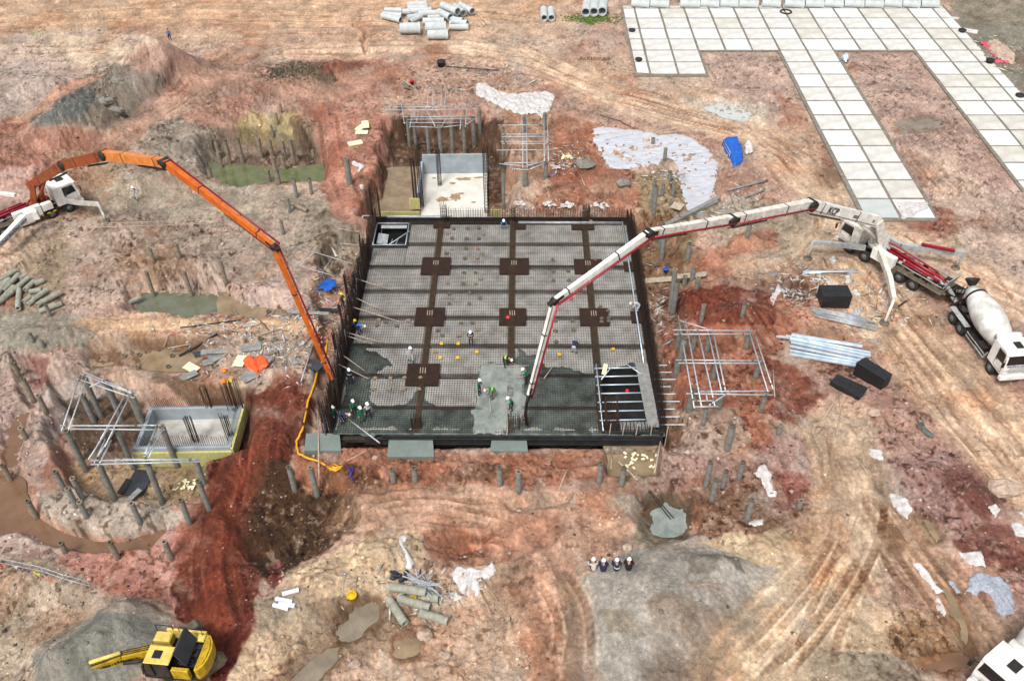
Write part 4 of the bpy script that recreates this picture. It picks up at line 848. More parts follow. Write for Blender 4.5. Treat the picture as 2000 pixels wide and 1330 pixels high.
# left side: tangle of props and rails along the edge, and long raking poles over the rebar
mb = MB(MF); rr = random.Random(9)
for i in range(90):
    y_ = -SHD+.3+i*.22+rr.uniform(-.1, .1); x_ = -SHW-.3+rr.uniform(-.25, .35)
    mb.tube([(x_, y_, -1.2), (x_+rr.uniform(-.1, .1), y_+rr.uniform(-.3, .3), rr.uniform(.6, 2.0))], .035, 5)
mb.build('edge_prop', 'pole', FS)
for (u0, v0, u1, v1, z1) in ((697, 545, 760, 565, .3), (695, 582, 748, 606, .3), (690, 600, 785, 630, .3), (676, 649, 750, 670, .3), (674, 655, 727, 672, .3), (670, 694, 712, 724, .3), (660, 711, 720, 740, .3)):
    p = at(u0, v0, 1.0); q = at(u1, v1, .12); mb = MB(); mb.tube([p, q], .045, 6); mb.build('raking_pole', 'woodp', FS)
# poured concrete
def pour(name, pts, z, m, label):
    P = [slp(u, v, z) for u, v in pts]; out = []; rr = random.Random(len(pts))
    for i in range(len(P)):
        a_, b_ = Vector(P[i]), Vector(P[(i+1) % len(P)]); n = max(1, int((b_-a_).length/.35))
        for k in range(n): c_ = a_.lerp(b_, k/n); out.append((c_.x+rr.uniform(-.12, .12), c_.y+rr.uniform(-.12, .12)))
    P = np.array(out); x0, x1, y0, y1 = P[:, 0].min()-.3, P[:, 0].max()+.3, P[:, 1].min()-.3, P[:, 1].max()+.3
    nx, ny = int((x1-x0)/.12), int((y1-y0)/.12); gx, gy = np.meshgrid(np.linspace(x0, x1, nx), np.linspace(y0, y1, ny))
    d = sdf(gx, gy, out)+.45*fbm(gx, gy, .9, 4, 53); hz = z+.04*fbm(gx, gy, 1.3, 4, 51)+.025*fbm(gx, gy, .3, 3, 52)-(.11 if z < 0 else .04)*ss((d+1.1)/1.3)-.2*ss(d/.3)
    keep = d < .4; mb = MB(MF); idx = -np.ones(gx.shape, int); idx[keep] = np.arange(keep.sum())
    vs = [(float(a_), float(b_), float(c_)) for a_, b_, c_ in zip(gx[keep], gy[keep], hz[keep])]
    q = np.stack([idx[:-1, :-1], idx[:-1, 1:], idx[1:, 1:], idx[1:, :-1]], -1).reshape(-1, 4); q = q[(q >= 0).all(1)]
    c4 = np.array(vs)[q].mean(1); hol = np.array([inhole(a_, b_) for a_, b_, _ in c4]); q = q[~hol & ~((abs(c4[:, 0]) > SHW-.3) | (c4[:, 1] < -SHD+.12))]
    mb._add(vs, [tuple(int(i) for i in r) for r in q], True); o = mb.build(name, m); return tag(o, label, 'wet concrete', kind='stuff')
pour('wet_concrete', [(652, 846), (660, 700), (672, 668), (700, 662), (730, 676), (770, 690), (790, 735), (760, 720), (730, 745), (735, 780), (790, 780), (800, 760), (826, 745), (838, 775), (880, 792), (925, 790), (932, 745), (955, 705), (990, 698), (1012, 680), (1050, 688), (1075, 712), (1110, 706), (1150, 722), (1190, 712), (1230, 700), (1272, 704), (1300, 846)], -.055, 'wet', 'dark wet concrete flooding the rebar along the near side of the slab')
pour('fresh_concrete_pool', [(940, 718), (965, 706), (1000, 708), (1022, 715), (1026, 770), (1030, 800), (1010, 826), (985, 835), (975, 842), (945, 846), (928, 838), (925, 800), (930, 760)], .06, 'fresh', 'pale fresh concrete pool between the green-clad workers')
# pads in front of the slab
for i, (u0, v0, u1, v1) in enumerate(((594, 846, 666, 880), (756, 855, 848, 892), (957, 853, 1031, 881))):
    z = -.35 if i else -.2; p = [at(u0, v1, z), at(u1, v1, z), at(u1-3, v0, z), at(u0+4, v0, z)]
    mb = MB(); mb.prism([(q.x, q.y) for q in p], z-.5, z); o = mb.build('footing_pad', 'pad')
    tag(o, ['smooth grey concrete pad at the near left corner of the slab', 'largest smooth grey concrete pad, left of centre in front of slab', 'small smooth grey concrete pad at the middle of the slab front'][i], 'concrete pad', 'smooth concrete pads along the slab front')
# spacer blocks sitting on the rebar
SP6 = [(1545,745),(1655,745),(1740,740),(1495,780),(1775,790),(1530,820),(1645,825),(1740,825),(1530,905),(1640,900),(1730,900),(1485,940),(1770,940),(1630,980),(1725,975),(1625,1090),(1715,1090),(1755,1140),(1500,1170),(1620,1175),(1715,1175)]
SP2 = [(1510,55),(1670,50),(1750,90),(1510,130),(1665,135),(960,260),(1015,275),(945,300),(1100,305),(1190,265),(1600,285),(1690,285),(1735,335),(1420,340),(1455,380),(1585,380),(1450,445),(1580,445),(1440,555),(1575,555),(915,800),(1040,800),(1150,800),(1275,800),(930,715),(1050,715),(1160,712),(1285,712),(1400,510),(1725,510)]
SP3 = [(340,345),(480,340),(345,430),(470,265),(340,265),(790,490),(370,530),(690,160),(750,190),(700,250),(755,245),(700,275),(755,270)]
SP7 = [(320,990),(325,1080),(440,1080),(445,1150),(325,1150),(615,690),(660,700),(650,990)]
sp = [(500+x/4, 260+y/4, y) for x, y in SP6]+[(500+x/4, 560+y/4, y) for x, y in SP2]+[(1000+x/4, 560+y/4, y) for x, y in SP3]+[(1000+x/4, 260+y/4, y) for x, y in SP7]
sp.sort(key=lambda t: t[1]); rows = []; 
for s_ in sp:
    if rows and s_[1]-rows[-1][0][1] < 9: rows[-1].append(s_)
    else: rows.append([s_])
for ri, row in enumerate(rows):
    row.sort()
    for ci, (u, v, _) in enumerate(row):
        yel = v > 668; z = .05; p = at(u, v, z); rr = random.Random(int(u*v)); s_ = .3 if yel else .33
        mb = MB(frame_of((p.x, p.y, 0), rr.uniform(-.5, .5))); mb.box((0, 0, .07), (s_, s_*.75, .14), bev=.02); mb.box((0, .02, .17), (s_*.5, s_*.5, .05), bev=.01)
        o = mb.build('spacer_block', 'yel' if (668 < v < 706 and u > 850) else ('wood' if yel or rr.random() < .3 else 'dirtysteel'))
        tag(o, ('spacer block on the rebar, %s in the %s row from back' % (ordl(ci, len(row)), ORD[ri+1])), 'spacer block', 'small spacer blocks standing on the rebar')
# ------------------------------------------------------------------ basement boxes
x0, x1, y0, y1 = BACKBOX
BB = thing('basement_pit', ((x0+x1)/2, (y0+y1)/2, -2.5), 'concrete-lined pit with pale puddled floor behind the slab', 'basement pit')
mb = MB(); mb.box(((x0+x1)/2, (y0+y1)/2, -2.55), (x1-x0, y1-y0, .3)); mb.build('pit_floor', 'basement', BB)
mb = MB(); mb.box(((x0+x1)/2, y1+.1, -1.25), (x1-x0, .25, 2.4))
for i in range(1, 3): mb.box((x0+(x1-x0)*(.28+.4*(i-1)), y1-.04, -1.25), (.03, .03, 2.3))
mb.build('pit_back_wall', 'basewall', BB)
mb = MB(); mb.box((x0-.1, (y0+y1)/2+1.5, -1.6), (.3, (y1-y0)-3, 1.6)); mb.build('pit_side_wall', 'basewall', BB)
rr = random.Random(5)
for (u, v, rx, ry) in ((905, 350, .9, .35), (885, 358, .4, .25), (890, 385, .7, .8), (865, 390, .8, .5), (925, 395, .3, .2), (848, 348, .3, .15), (935, 347, .6, .2), (900, 378, .4, .2)):
    p = at(u, v, -2.39); pts = []
    for k in range(22): t = k*2*math.pi/22; q = rr.uniform(.6, 1.2); pts.append((p.x+rx*math.cos(t)*q, p.y+ry*math.sin(t)*q))
    mb = MB(); mb._add([(a_, b_, -2.394) for a_, b_ in pts], [tuple(range(len(pts)))]); mb.build('mud_puddle', 'stain', BB)
def vposts(lst, m_, parent, name):
    for (u, vt, vb, w_, zb) in lst:
        p = at(u, vb, zb); zt = zat(p.x, p.y, vt); mb = MB(); rr = random.Random(int(u))
        for k in range(10): a_ = k*math.pi/5; mb.bar((p.x+w_*math.cos(a_), p.y+w_*math.sin(a_), zb), (p.x+w_*math.cos(a_)+rr.uniform(-.05, .05), p.y+w_*math.sin(a_), zt*rr.uniform(.95, 1.03)), .04)
        for z in np.arange(zb+.3, zt-.2, .4): mb.tube([(p.x+w_*math.cos(a_), p.y+w_*math.sin(a_), z) for a_ in np.linspace(0, 2*math.pi, 9)], .02, 4, False)
        mb.build(name, m_, parent)
vposts([(824, 280, 405, .22, -2.4), (813, 310, 410, .2, -2.4), (859, 290, 362, .2, -2.4), (951, 285, 415, .25, -2.4)], 'rustd', BB, 'pit_column_bars')
x0, x1, y0, y1 = FRONTBOX
FB = thing('open_concrete_pit', ((x0+x1)/2, (y0+y1)/2, -2.4), 'open grey concrete basin with yellow outer boards and black starter bars', 'concrete basin')
mb = MB(); mb.box(((x0+x1)/2, (y0+y1)/2, -1.55), (x1-x0, y1-y0, .2)); mb.build('basin_floor', 'bed', FB)
zt = -.3
for nm, bx in (('basin_wall', ((x0+x1)/2, y1, (x1-x0+.5), .3)), ('basin_wall', ((x0+x1)/2, y0, (x1-x0+.5), .3)), ('basin_wall', (x0, (y0+y1)/2, .3, y1-y0-.3)), ('basin_wall', (x1, (y0+y1)/2, .3, y1-y0-.3))):
    mb = MB(); mb.box((bx[0], bx[1], zt/2-1.0), (bx[2], bx[3], 1.6+zt/2+.35)); mb.build(nm, 'basewall', FB)
mb = MB(); mb.box(((x0+x1)/2, y0-.28, -1.5), (x1-x0+.5, .2, 1.9)); mb.box((x1+.28, (y0+y1)/2, -.9), (.2, y1-y0+.6, 1.3)); mb.build('outer_boards', 'olive', FB)
mb = MB(); rr = random.Random(2)
for i in range(int((x1-x0)/.16)): X = x0+.1+i*.16; mb.bar((X, y0, -.2), (X+rr.uniform(-.03, .03), y0+.0, .95*rr.uniform(.8, 1.1)), .026); mb.bar((X, y1, -.2), (X-.1, y1, .8*rr.uniform(.8, 1.1)), .026)
for i in range(int((y1-y0)/.16)): Y = y0+.1+i*.16; mb.bar((x1, Y, -.2), (x1, Y, .5*rr.uniform(.8, 1.1)), .02)
mb.build('wall_top_bars', 'rebar', FB)
def fan(u, vb, vt, n, w_, zb, m_, parent):
    p = at(u, vb, zb); mb = MB(); rr = random.Random(int(u)+3)
    for k in range(n): q = (p.x+rr.uniform(-w_, w_), p.y+rr.uniform(-w_*.5, w_*.5)); zt_ = zat(q[0], q[1], vt); mb.bar((q[0], q[1], zb), (q[0]+rr.uniform(-.1, .1), q[1], zt_*rr.uniform(.85, 1.05)), .03)
    mb.build('starter_bar_bundle', m_, parent)
fan(410, 800, 752, 9, .35, -.5, 'rustd', FB); fan(452, 800, 748, 12, .45, -.5, 'rustd', FB); fan(470, 800, 738, 12, .4, -.5, 'rustd', FB); fan(382, 862, 812, 12, .3, -1.2, 'rustd', FB); fan(455, 868, 808, 14, .35, -1.2, 'rustd', FB)
# ------------------------------------------------------------------ white cast panels
mb = MB()
def area(c0, c1, r0, r1, z0, z1, g=.0): P = [gp(c0+g/GW, r1-g/GD), gp(c1-g/GW, r1-g/GD), gp(c1-g/GW, r0+g/GD), gp(c0+g/GW, r0+g/GD)]; mb.prism([(p.x, p.y) for p in P], z0, z1)
area(-.12, 13.1, -.35, 4.06, -.5, .05); area(-.12, 2.56, 4.06, 6.12, -.5, .05); area(5.42, 7.6, 4.06, 15.1, -.5, .05); area(10.44, 13.1, 4.06, 14.1, -.5, .05)
tag(mb.build('pavement', 'beam'), kind='structure')
lines = [0]+[.5+i for i in range(13)]+[13]; G_ = 'white concrete panels cast in a grid'
def panel(ci, r0, r1, row, n, where):
    c0, c1 = lines[ci], lines[ci+1]; z = .1; g = .155; rr = random.Random(ci*31+int(r0*7)); q = MB()
    P = [gp(c0+g/GW, r1-g/GD), gp(c1-g/GW, r1-g/GD), gp(c1-g/GW, r0+g/GD), gp(c0+g/GW, r0+g/GD)]; P = [(p.x+rr.uniform(-.03, .03), p.y+rr.uniform(-.03, .03)) for p in P]
    q.prism(P, -.05, z+rr.uniform(-.015, .015)); return q
def dopanel(ci, j, label, m_='panel'):
    r0, r1 = (j, j+1) if j >= 0 else (-.3, 0); tag(panel(ci, r0, r1, j, 0, '').build('concrete_tile', m_ if m_ != 'panel' else random.Random(ci*17+j*5).choice(['panel', 'panel', 'panel_b', 'panel_c'])), label, 'concrete tile', G_)
for j in range(-1, 4):
    for ci in range(14): dopanel(ci, j, 'white concrete panel, %s in the %s full row from the back' % (ordl(ci, 14), ORD[j+2]))
for j in (4, 5):
    for ci in range(3): dopanel(ci, j, 'white panel of the short left leg, %s in its %s row' % (ordl(ci, 3), 'upper' if j == 4 else 'lower'))
for j in range(4, 15):
    for ci in (6, 7):
        last = j == 14
        dopanel(ci, j, ('smooth grey panel ending the middle strip beside the pump boom' if ci == 6 else 'last panel of middle strip, covered with white plastic sheet') if last else '%s panel of the middle strip, %s row counted from its near end' % ('left' if ci == 6 else 'right', ORD[15-j]), 'panel_grey' if last and ci == 6 else 'panel')
for j in range(4, 14):
    for k, ci in enumerate((11, 12, 13)):
        if k == 2 and j > 11: continue
        if k == 1 and j > 12: continue
        dopanel(ci, j, '%s panel of the right strip, %s row below the full rows' % (('left', 'middle', 'right outer')[k], ORD[j-3]))
# ------------------------------------------------------------------ standing water
flat_poly('pond_water', [(380,300),(420,320),(480,322),(560,330),(630,320),(650,400),(560,400),(400,390)], -1.95, 'water_g')
flat_poly('pond_water', [(235,570),(300,560),(460,560),(480,625),(400,640),(240,640)], -1.3, 'water_gg')
flat_poly('pit_water', [(700,330),(822,325),(822,450),(700,450)], -2.2, 'water_t')
flat_poly('moat_water', [(-90,890),(40,890),(60,980),(130,1010),(230,1030),(330,1005),(350,1040),(290,1090),(150,1100),(-90,1090)], -.66, 'water_b')
flat_poly('moat_water', [(-30,790),(70,790),(60,870),(20,930),(-30,930)], -.55, 'water_b')
flat_poly('trench_water', [(425,570),(600,570),(600,630),(425,630)], -.45, 'water_t')
flat_poly('pit_water', [(1180,868),(1292,868),(1288,935),(1190,935)], -.95, 'water_t')
def puddle(pts, m, name='puddle'):
    c = np.mean(pts, 0); z = np.median([atg(u, v).z for u, v in list(pts)+[tuple(c)]]); P = [at(u, v, z+.02) for u, v in pts]
    cc = sum(P, Vector())/len(P); out = []; n = 48; rr = random.Random(int(c[0]))
    ang = [math.atan2(p.y-cc.y, p.x-cc.x) for p in P]
    xs_ = []
    for i in range(len(P)):
        a_, b_ = P[i], P[(i+1) % len(P)]
        for k in range(6): xs_.append(a_.lerp(b_, k/6))
    for k in range(2):  # round the corners
        xs_ = [(xs_[i-1]+xs_[i]*2+xs_[(i+1) % len(xs_)])/4 for i in range(len(xs_))]
    vs = [cc.copy()]; N_ = len(xs_)
    for r_ in (.5, .8, 1.0):
        for p in xs_:
            w_ = 1+.22*float(fbm(np.array([p.x]), np.array([p.y]), .9, 3, 61)[0]); q = cc+(p-cc)*r_*w_
            vs.append(Vector((q.x, q.y, (z+.03 if r_ < 1 else z-.08))))
    for p in vs[:1+2*N_]: p.z = max(z+.02, 0 if False else z+.02)
    gh = height(np.array([p.x for p in vs]), np.array([p.y for p in vs])); lvl = float(np.percentile(gh, 60))
    fs = [(0, 1+i, 1+(i+1) % N_) for i in range(N_)]
    for r_ in range(2):
        o_ = 1+r_*N_; fs += [(o_+i, o_+N_+i, o_+N_+(i+1) % N_, o_+(i+1) % N_) for i in range(N_)]
    mb = MB(); mb._add([(p.x, p.y, lvl+.03) for p in vs], fs, True); return tag(mb.build(name, m), kind='structure')
for i, (poly, m_) in enumerate(PUDS):
    l_ = _PL.get(i, 0)-.03; c = np.mean(poly, 0); out = [(c[0]+(u-c[0])*1.18, c[1]+(v-c[1])*1.18) for u, v in poly]
    for _ in range(2): out = [q for k in range(len(out)) for q in ((out[k][0]*.75+out[(k+1) % len(out)][0]*.25, out[k][1]*.75+out[(k+1) % len(out)][1]*.25), (out[k][0]*.25+out[(k+1) % len(out)][0]*.75, out[k][1]*.25+out[(k+1) % len(out)][1]*.75))]
    mb = MB(); mb._add([tuple(at(u, v, l_)) for u, v in out], [tuple(range(len(out)))]); tag(mb.build('puddle' if m_ != 'fresh' else 'concrete_puddle', m_), kind='structure')
puddle([(1784,808),(1800,812),(1808,840),(1826,850),(1822,856),(1802,848)], 'wet', 'cement_spill')
puddle([(1370,212),(1400,204),(1440,205),(1470,222),(1455,240),(1420,236)], 'panel_grey', 'lime_spill')
# ------------------------------------------------------------------ concrete piles sticking out of the ground
GP_ = 'hollow concrete piles sticking out of the ground'
def o6(L): return [(500+a/4, 260+b/4, 500+c/4, 260+d/4) for a, b, c, d in L]
def off(L, ox, oy): return [(ox+a/4, oy+b/4, ox+c/4, oy+d/4) for a, b, c, d in L]
def mkpile(u0, v0, u1, v1, r, label, m='concrete_pile', zt=None, group=GP_, zb=None):
    if zt is None:
        b = atg(u1, v1); z0 = b.z-.6; t = min(max(zat(b.x, b.y, v0), b.z+.25), b.z+6)
    else:
        b = at(u0, v0, zt); t = zt; z0 = gz(b.x, b.y)-.5
    # piles are hardly ever quite plumb
    rr = random.Random(int(u0*7+v0)); tl = Vector((rr.uniform(-.012, .012), rr.uniform(-.012, .012), 1))
    P0 = Vector((b.x, b.y, z0)); P1 = P0+tl*(t-z0)
    root = thing('concrete_pile', (b.x, b.y, max(z0, -3)), label, 'concrete pile', group)
    mb = MB(); mb.pipe(P0, P1-tl*.12, r, r*.6, 14); mb.build('shaft', m, root)
    mb = MB(); mb.pipe(P1-tl*.12, P1, r*1.06, r*.6, 14); mb.build('end_ring', 'pile_brown' if rr.random() < .5 else 'dirtysteel', root)
    return root, P1
def cluster(L, place, r=.17, m='concrete_pile', zt=None, pre='hollow pile'):
    L = sorted(L); n = len(L); out = []
    for i, t in enumerate(L): out.append(mkpile(t[0], t[1], t[2], t[3], r, '%s %s, %s' % (pre, place, ordl(i, n)), m, zt)[1])
    return out
cluster(off([(1695,50,1720,200),(1760,50,1800,250),(1870,40,1900,240),(1710,150,1735,285),(1635,270,1645,345)], 0, 260)+o6([(20,40,45,190),(105,50,130,200),(200,60,225,200),(265,50,300,250),(130,190,175,400),(215,160,225,290),(90,280,105,380),(152,285,182,400)]), 'in the green pond', .23, 'pile_brown')
cluster(off([(190,810,205,900),(160,885,170,970),(120,980,135,1070),(565,840,570,900)], 500, 0), 'on the ochre bank above the green pond', .14, 'pile_brown')
cluster(o6([(310,350,320,500),(425,350,435,480),(245,505,265,620),(200,680,215,790)]), 'in grey earth below the green pond')
cluster(o6([(715,200,732,400)]), 'beside white bent board left of back pit', .3)
cluster(off([(1150,1080,1205,1280),(1450,1080,1500,1280),(1760,1000,1770,1180),(1405,860,1408,980),(1200,900,1203,1010)], 0, 260), 'in bank above the grey-green pond', .19, 'pile_brown')
cluster(off([(385,140,395,225),(245,365,262,430),(330,415,342,470)], 0, 560), 'in the grey sand patch at far left', .15)
cluster(off([(970,535,972,550),(1090,530,1090,545),(1350,540,1350,552),(1075,625,1075,640),(1320,620,1320,636),(1450,630,1450,646)], 0, 560)+off([(100,190,100,205),(215,190,215,205),(35,400,35,415),(150,405,150,420)], 500, 560), 'with only its ring showing in the muddy trench', .2, 'pipe_old')
cluster(off([(1105,830,1130,940),(1745,860,1747,970)], 500, 0), 'flanking the back guide frame', .22)
cluster(off([(40,245,50,400)], 1000, 860)+off([(265,205,305,390),(420,205,480,430),(1060,225,1075,325),(1220,215,1245,325),(1900,210,1905,360)], 500, 860)+off([(680,175,680,330),(865,215,855,350)], 1000, 860), 'in the row in front of the slab', .2)
cluster(off([(1540,165,1515,360),(1585,300,1560,470),(1690,235,1645,370),(1785,165,1770,300),(1865,460,1835,620)], 1000, 860)+off([(262,470,240,530)], 1500, 860)+off([(90,1075,80,1150)], 1500, 560), 'on the pinkish ground right of the concrete puddle', .19)
cluster(off([(1490,140,1475,280),(1815,130,1800,220)], 1000, 560), 'in the dark red mound', .18)
cluster(off([(1350,390,1320,560),(1310,570,1285,680),(1715,1080,1680,1270)], 1000, 560), 'around the right guide frame', .26)
cluster(off([(1095,365,1090,580),(1120,410,1105,640),(1175,390,1172,490),(1260,380,1255,490),(1235,300,1230,370),(1200,120,1190,210),(1105,40,1100,80)], 1000, 260), 'beside the big grey geotextile sheet', .2)
cluster(off([(1165,700,1150,900),(1190,810,1165,990),(1385,860,1370,990),(1420,1040,1405,1150),(1450,1130,1440,1220),(1255,1065,1232,1400),(1270,1145,1255,1410),(1345,1120,1345,1190),(1860,700,1840,810),(1245,520,1240,560)], 1000, 260), 'between the slab and the white boom', .22)
cluster(off([(35,190,90,320),(220,470,290,610),(465,800,510,870),(865,790,925,920),(1280,790,1340,920)], 0, 860), 'along the brown water channel', .19, 'pile_brown')
cluster(off([(400,240,500,380),(565,290,650,460),(520,375,600,520),(610,480,680,600),(1395,465,1480,650),(1030,490,1095,640),(1565,310,1635,540),(570,-10,640,150)], 0, 860), 'in the near left pit', .19)
cluster(off([(165,715,270,900),(300,850,360,980),(160,1100,210,1190),(100,600,150,700)], 0, 560), 'on the pink bank at the left edge', .2, 'pile_brown')
cluster(off([(650,850,740,1060),(640,720,740,905),(810,740,900,900),(1020,880,1100,1050)], 0, 560), 'inside the near left guide frame', .22)
# ------------------------------------------------------------------ guide frames of scaffold tube carried by piles
def frame(name, label, z, segs, piles, r=.05, cat='pipe frame', m='galv', extra_z=None, group='pipe guide frames resting on the piles'):
    c = at(np.mean([s[0] for s in segs]), np.mean([s[1] for s in segs]), z); root = thing(name, (c.x, c.y, z), label, cat, group)
    for i, s in enumerate(segs):
        dz = (i % 3)*.06-.06; mb = MB(); a_, b_ = at(s[0], s[1], z+dz), at(s[2], s[3], z+dz+(s[4] if len(s) > 4 else 0)); mb.tube([a_, b_], r, 6); mb.build('pole', m, root)
        for q in (a_.lerp(b_, .08), a_.lerp(b_, .92)):
            if i % 2 == 0: mb = MB(); mb.box(q, (.16, .16, .14)); mb.build('coupler', 'dirtysteel', root)
    n = len(piles)
    for i, (u, v, rr_) in enumerate(sorted(piles)): mkpile(u, v, 0, 0, rr_, 'pile carrying the %s, %s' % (label.split(',')[0], ordl(i, n)), zt=z-.12)
S5 = lambda L, ox, oy: [(ox+a/4, oy+b/4, ox+c/4, oy+d/4) for a, b, c, d in L]
frame('scaffold', 'back tube frame, above the lined pit', 1.0, S5([(1000,840,1760,832),(1010,862,1750,858),(1150,915,1720,910),(1180,935,1710,930),(1150,960,1620,960),(1200,990,1440,998),(1440,998,1640,975),(1640,975,1710,930),(1130,780,1160,970),(1240,800,1200,1000),(1280,840,1250,960),(1310,820,1400,990),(1555,815,1450,990),(1610,810,1595,1010),(1648,790,1635,995),(1345,665,1342,840),(1388,655,1378,850),(1448,655,1445,835),(1490,655,1470,835),(1415,810,1412,870)], 500, 0), [(795,228,.2),(808,233,.2),(834,242,.22),(858,246,.24),(881,241,.22),(905,241,.22),(924,229,.24)], .045)
frame('scaffold', 'ladder-like tube frame, beside the lined pit', 2.0, S5([(85,895,85,1310),(112,900,118,1310),(250,880,252,1265),(275,885,285,1260),(-110,980,250,978),(-80,1070,320,1068),(-90,1108,320,1108),(-120,1175,315,1172),(-80,1122,315,1125),(-100,1280,100,1300),(100,1300,270,1255),(0,1320,120,1330),(120,1330,280,1268),(-60,1275,250,1270),(-80,1050,250,1052)], 1000, 0), [(983,333,.2),(1026,333,.3),(1067,318,.22),(1024,228,.22),(1064,222,.22),(982,250,.16)], .055)
frame('scaffold', 'large square tube frame, over the near left pit', 2.6, S5([(628,680,480,1130),(682,700,535,1120),(630,680,1075,850),(665,672,1080,845),(590,715,1050,870),(700,785,830,720),(1000,805,760,1240),(1035,805,820,1250),(470,1085,1115,1085),(540,1110,1290,1118),(1060,1080,1290,1085)], 0, 560), [(164,737,.22),(205,743,.22),(258,776,.2),(130,840,.22),(228,838,.2),(316,832,.22)], .06)
frame('scaffold', 'lower tube frame, in front of the yellow-sided basin', 2.6, S5([(900,1120,740,1360),(860,1090,690,1350),(1230,1075,1120,1340),(1285,1085,1160,1340)], 0, 560)+S5([(715,157,1555,150),(712,188,1560,165),(900,147,1540,148),(1230,0,1120,150),(1180,0,1125,150),(820,0,735,180),(870,0,765,205)], 0, 860), [(192,905,.22),(285,905,.22),(383,900,.22)], .06)
frame('scaffold', 'right tube frame, standing over red soil', 2.2, S5([(1298,225,1425,950),(1355,260,1480,930),(1445,310,1585,930),(1530,340,1640,830),(1570,345,1670,820),(1850,340,2000,820),(1890,345,2040,800),(1255,338,1870,345),(1265,372,1850,370),(1300,262,1575,345),(1280,572,1930,578),(1300,597,1920,598),(1360,835,2040,845),(1470,818,2010,815),(1425,892,1590,890),(1425,938,1610,935),(1740,795,1540,925),(1515,810,1525,890)], 1000, 560), [(1331,634,.26),(1358,650,.22),(1386,652,.2),(1464,648,.22),(1400,702,.22),(1484,702,.22),(1355,762,.34),(1410,762,.24),(1496,765,.2),(1380,795,.16)], .06)
frame('scaffold', 'slanting light tube frame, left of the slab beside the orange boom', .7, S5([(230,930,275,875),(275,875,750,1020),(210,1000,660,1130),(350,1035,430,925),(520,1085,595,975),(295,1080,335,1020),(750,1020,640,1130)], 500, 260), [], .04, m='pole', group=None)
# railings
def railing(label, pts, h, m='woodp', rails=2, r=.035):
    P = [atg(u, v) for u, v in pts]; root = thing('railing', P[0], label, 'railing', 'low site railings')
    for p in P: mb = MB(); mb.tube([p-Vector((0, 0, .2)), p+Vector((0, 0, h))], r, 6); mb.build('post', m, root)
    for k in range(rails):
        mb = MB(); zz = h*(1-k*.5)-.03; mb.tube([p+Vector((0, 0, zz)) for p in P], r*.9, 6); mb.build('rail', m, root)
    return root
railing('wooden railing on the ground right of the orange pump truck', [(172,452),(232,450),(292,448),(340,446),(400,444),(414,456)], .9)
railing('thin railing crossing ground near the haul road behind the blue tarp', [(1285,268),(1322,262),(1375,264)], .8)
root = railing('string railing with coloured bunting at the left edge near the channel', [(0,1106),(33,1112),(90,1124),(130,1138),(180,1152)], 1.0, 'pole')
for i, (u, v, c_) in enumerate([(2,1092,'redp'),(30,1094,'silver'),(39,1096,'purple'),(56,1102,'purple'),(66,1104,'yel'),(82,1112,'redp'),(99,1119,'orangetarp'),(74,1108,'lime')]):
    p = atg(u, v+12, 1.0); mb = MB(wm(root).inverted() and Matrix.Identity(4)); mb._add([(p.x-.12, p.y, p.z), (p.x+.12, p.y, p.z), (p.x, p.y-.03, p.z-.28), (p.x-.12, p.y+.02, p.z), (p.x+.12, p.y+.02, p.z), (p.x, p.y-.01, p.z-.28)], [(0, 2, 1), (3, 4, 5), (0, 1, 4, 3), (1, 2, 5, 4), (2, 0, 3, 5)]); mb.build('flag', c_, root)
railing('dark post railing along the haul road beside the blue tarp', [(1410,284),(1424,310)], .8, 'pole')
# ------------------------------------------------------------------ pipes
def conc_pipe(u0, v0, u1, v1, r, label, group, m='pipe', lift=0.0, bell=True, cat='concrete pipe', name='concrete_pipe', wall=.78):
    a_, b_ = atg(u0, v0), atg(u1, v1); z = (a_.z+b_.z)/2+r+lift; a_ = at(u0, v0, z); b_ = at(u1, v1, z); d = (b_-a_).normalized(); L_ = (b_-a_).length
    root = thing(name, (a_+b_)/2-Vector((0, 0, r)), label, cat, group); mb = MB(); mb.pipe(a_, b_, r, r*wall, 20)
    # dark inside
    mb.build('barrel', m, root)
    if bell: mb = MB(); mb.pipe(b_-d*.35, b_, r*1.12, r*wall, 20); mb.build('socket', m, root)
    return root
TP = [(1005,80,1140,85,.36,.0),(990,110,1140,125,.36,0),(985,125,1130,160,.4,.0),(1140,95,1200,92,.4,.3),(1180,42,1330,30,.42,.3),(1185,70,1340,62,.42,.0),(1205,90,1370,82,.42,.3),(1270,112,1425,100,.4,.3),(1180,140,1270,125,.36,.0),(1200,175,1290,130,.38,.2),(1340,140,1450,132,.32,.2),(1125,225,1285,220,.72,0),(1305,170,1470,170,.5,.0),(1325,215,1485,212,.66,.35),(1340,275,1500,270,.62,0),(1455,45,1575,95,.52,.7),(1450,95,1560,125,.4,.0),(1555,50,1620,105,.44,.2),(1560,62,1630,110,.4,0),(1595,40,1690,90,.44,.3),(1430,95,1520,140,.5,.35),(1520,150,1615,165,.4,.2),(1510,185,1660,190,.38,0),(1510,215,1660,212,.4,0),(1530,170,1650,185,.4,.4),(1480,60,1560,100,.4,.2)]
TP = [(500+a/4, b/4, 500+c/4, d/4, r, l) for a, b, c, d, r, l in TP]; TP.sort(key=lambda t: t[1]+t[3]); rows = [TP[i:i+7] for i in range(0, len(TP), 7)]
for ri, row in enumerate(rows):
    row.sort(key=lambda t: t[0]+t[2])
    for ci, t in enumerate(row): conc_pipe(t[0], t[1], t[2], t[3], t[4], 'pipe in the top heap, %s in %s tier from back' % (ordl(ci, len(row)), ORD[ri+1]), 'concrete pipes heaped at the top', lift=t[5])
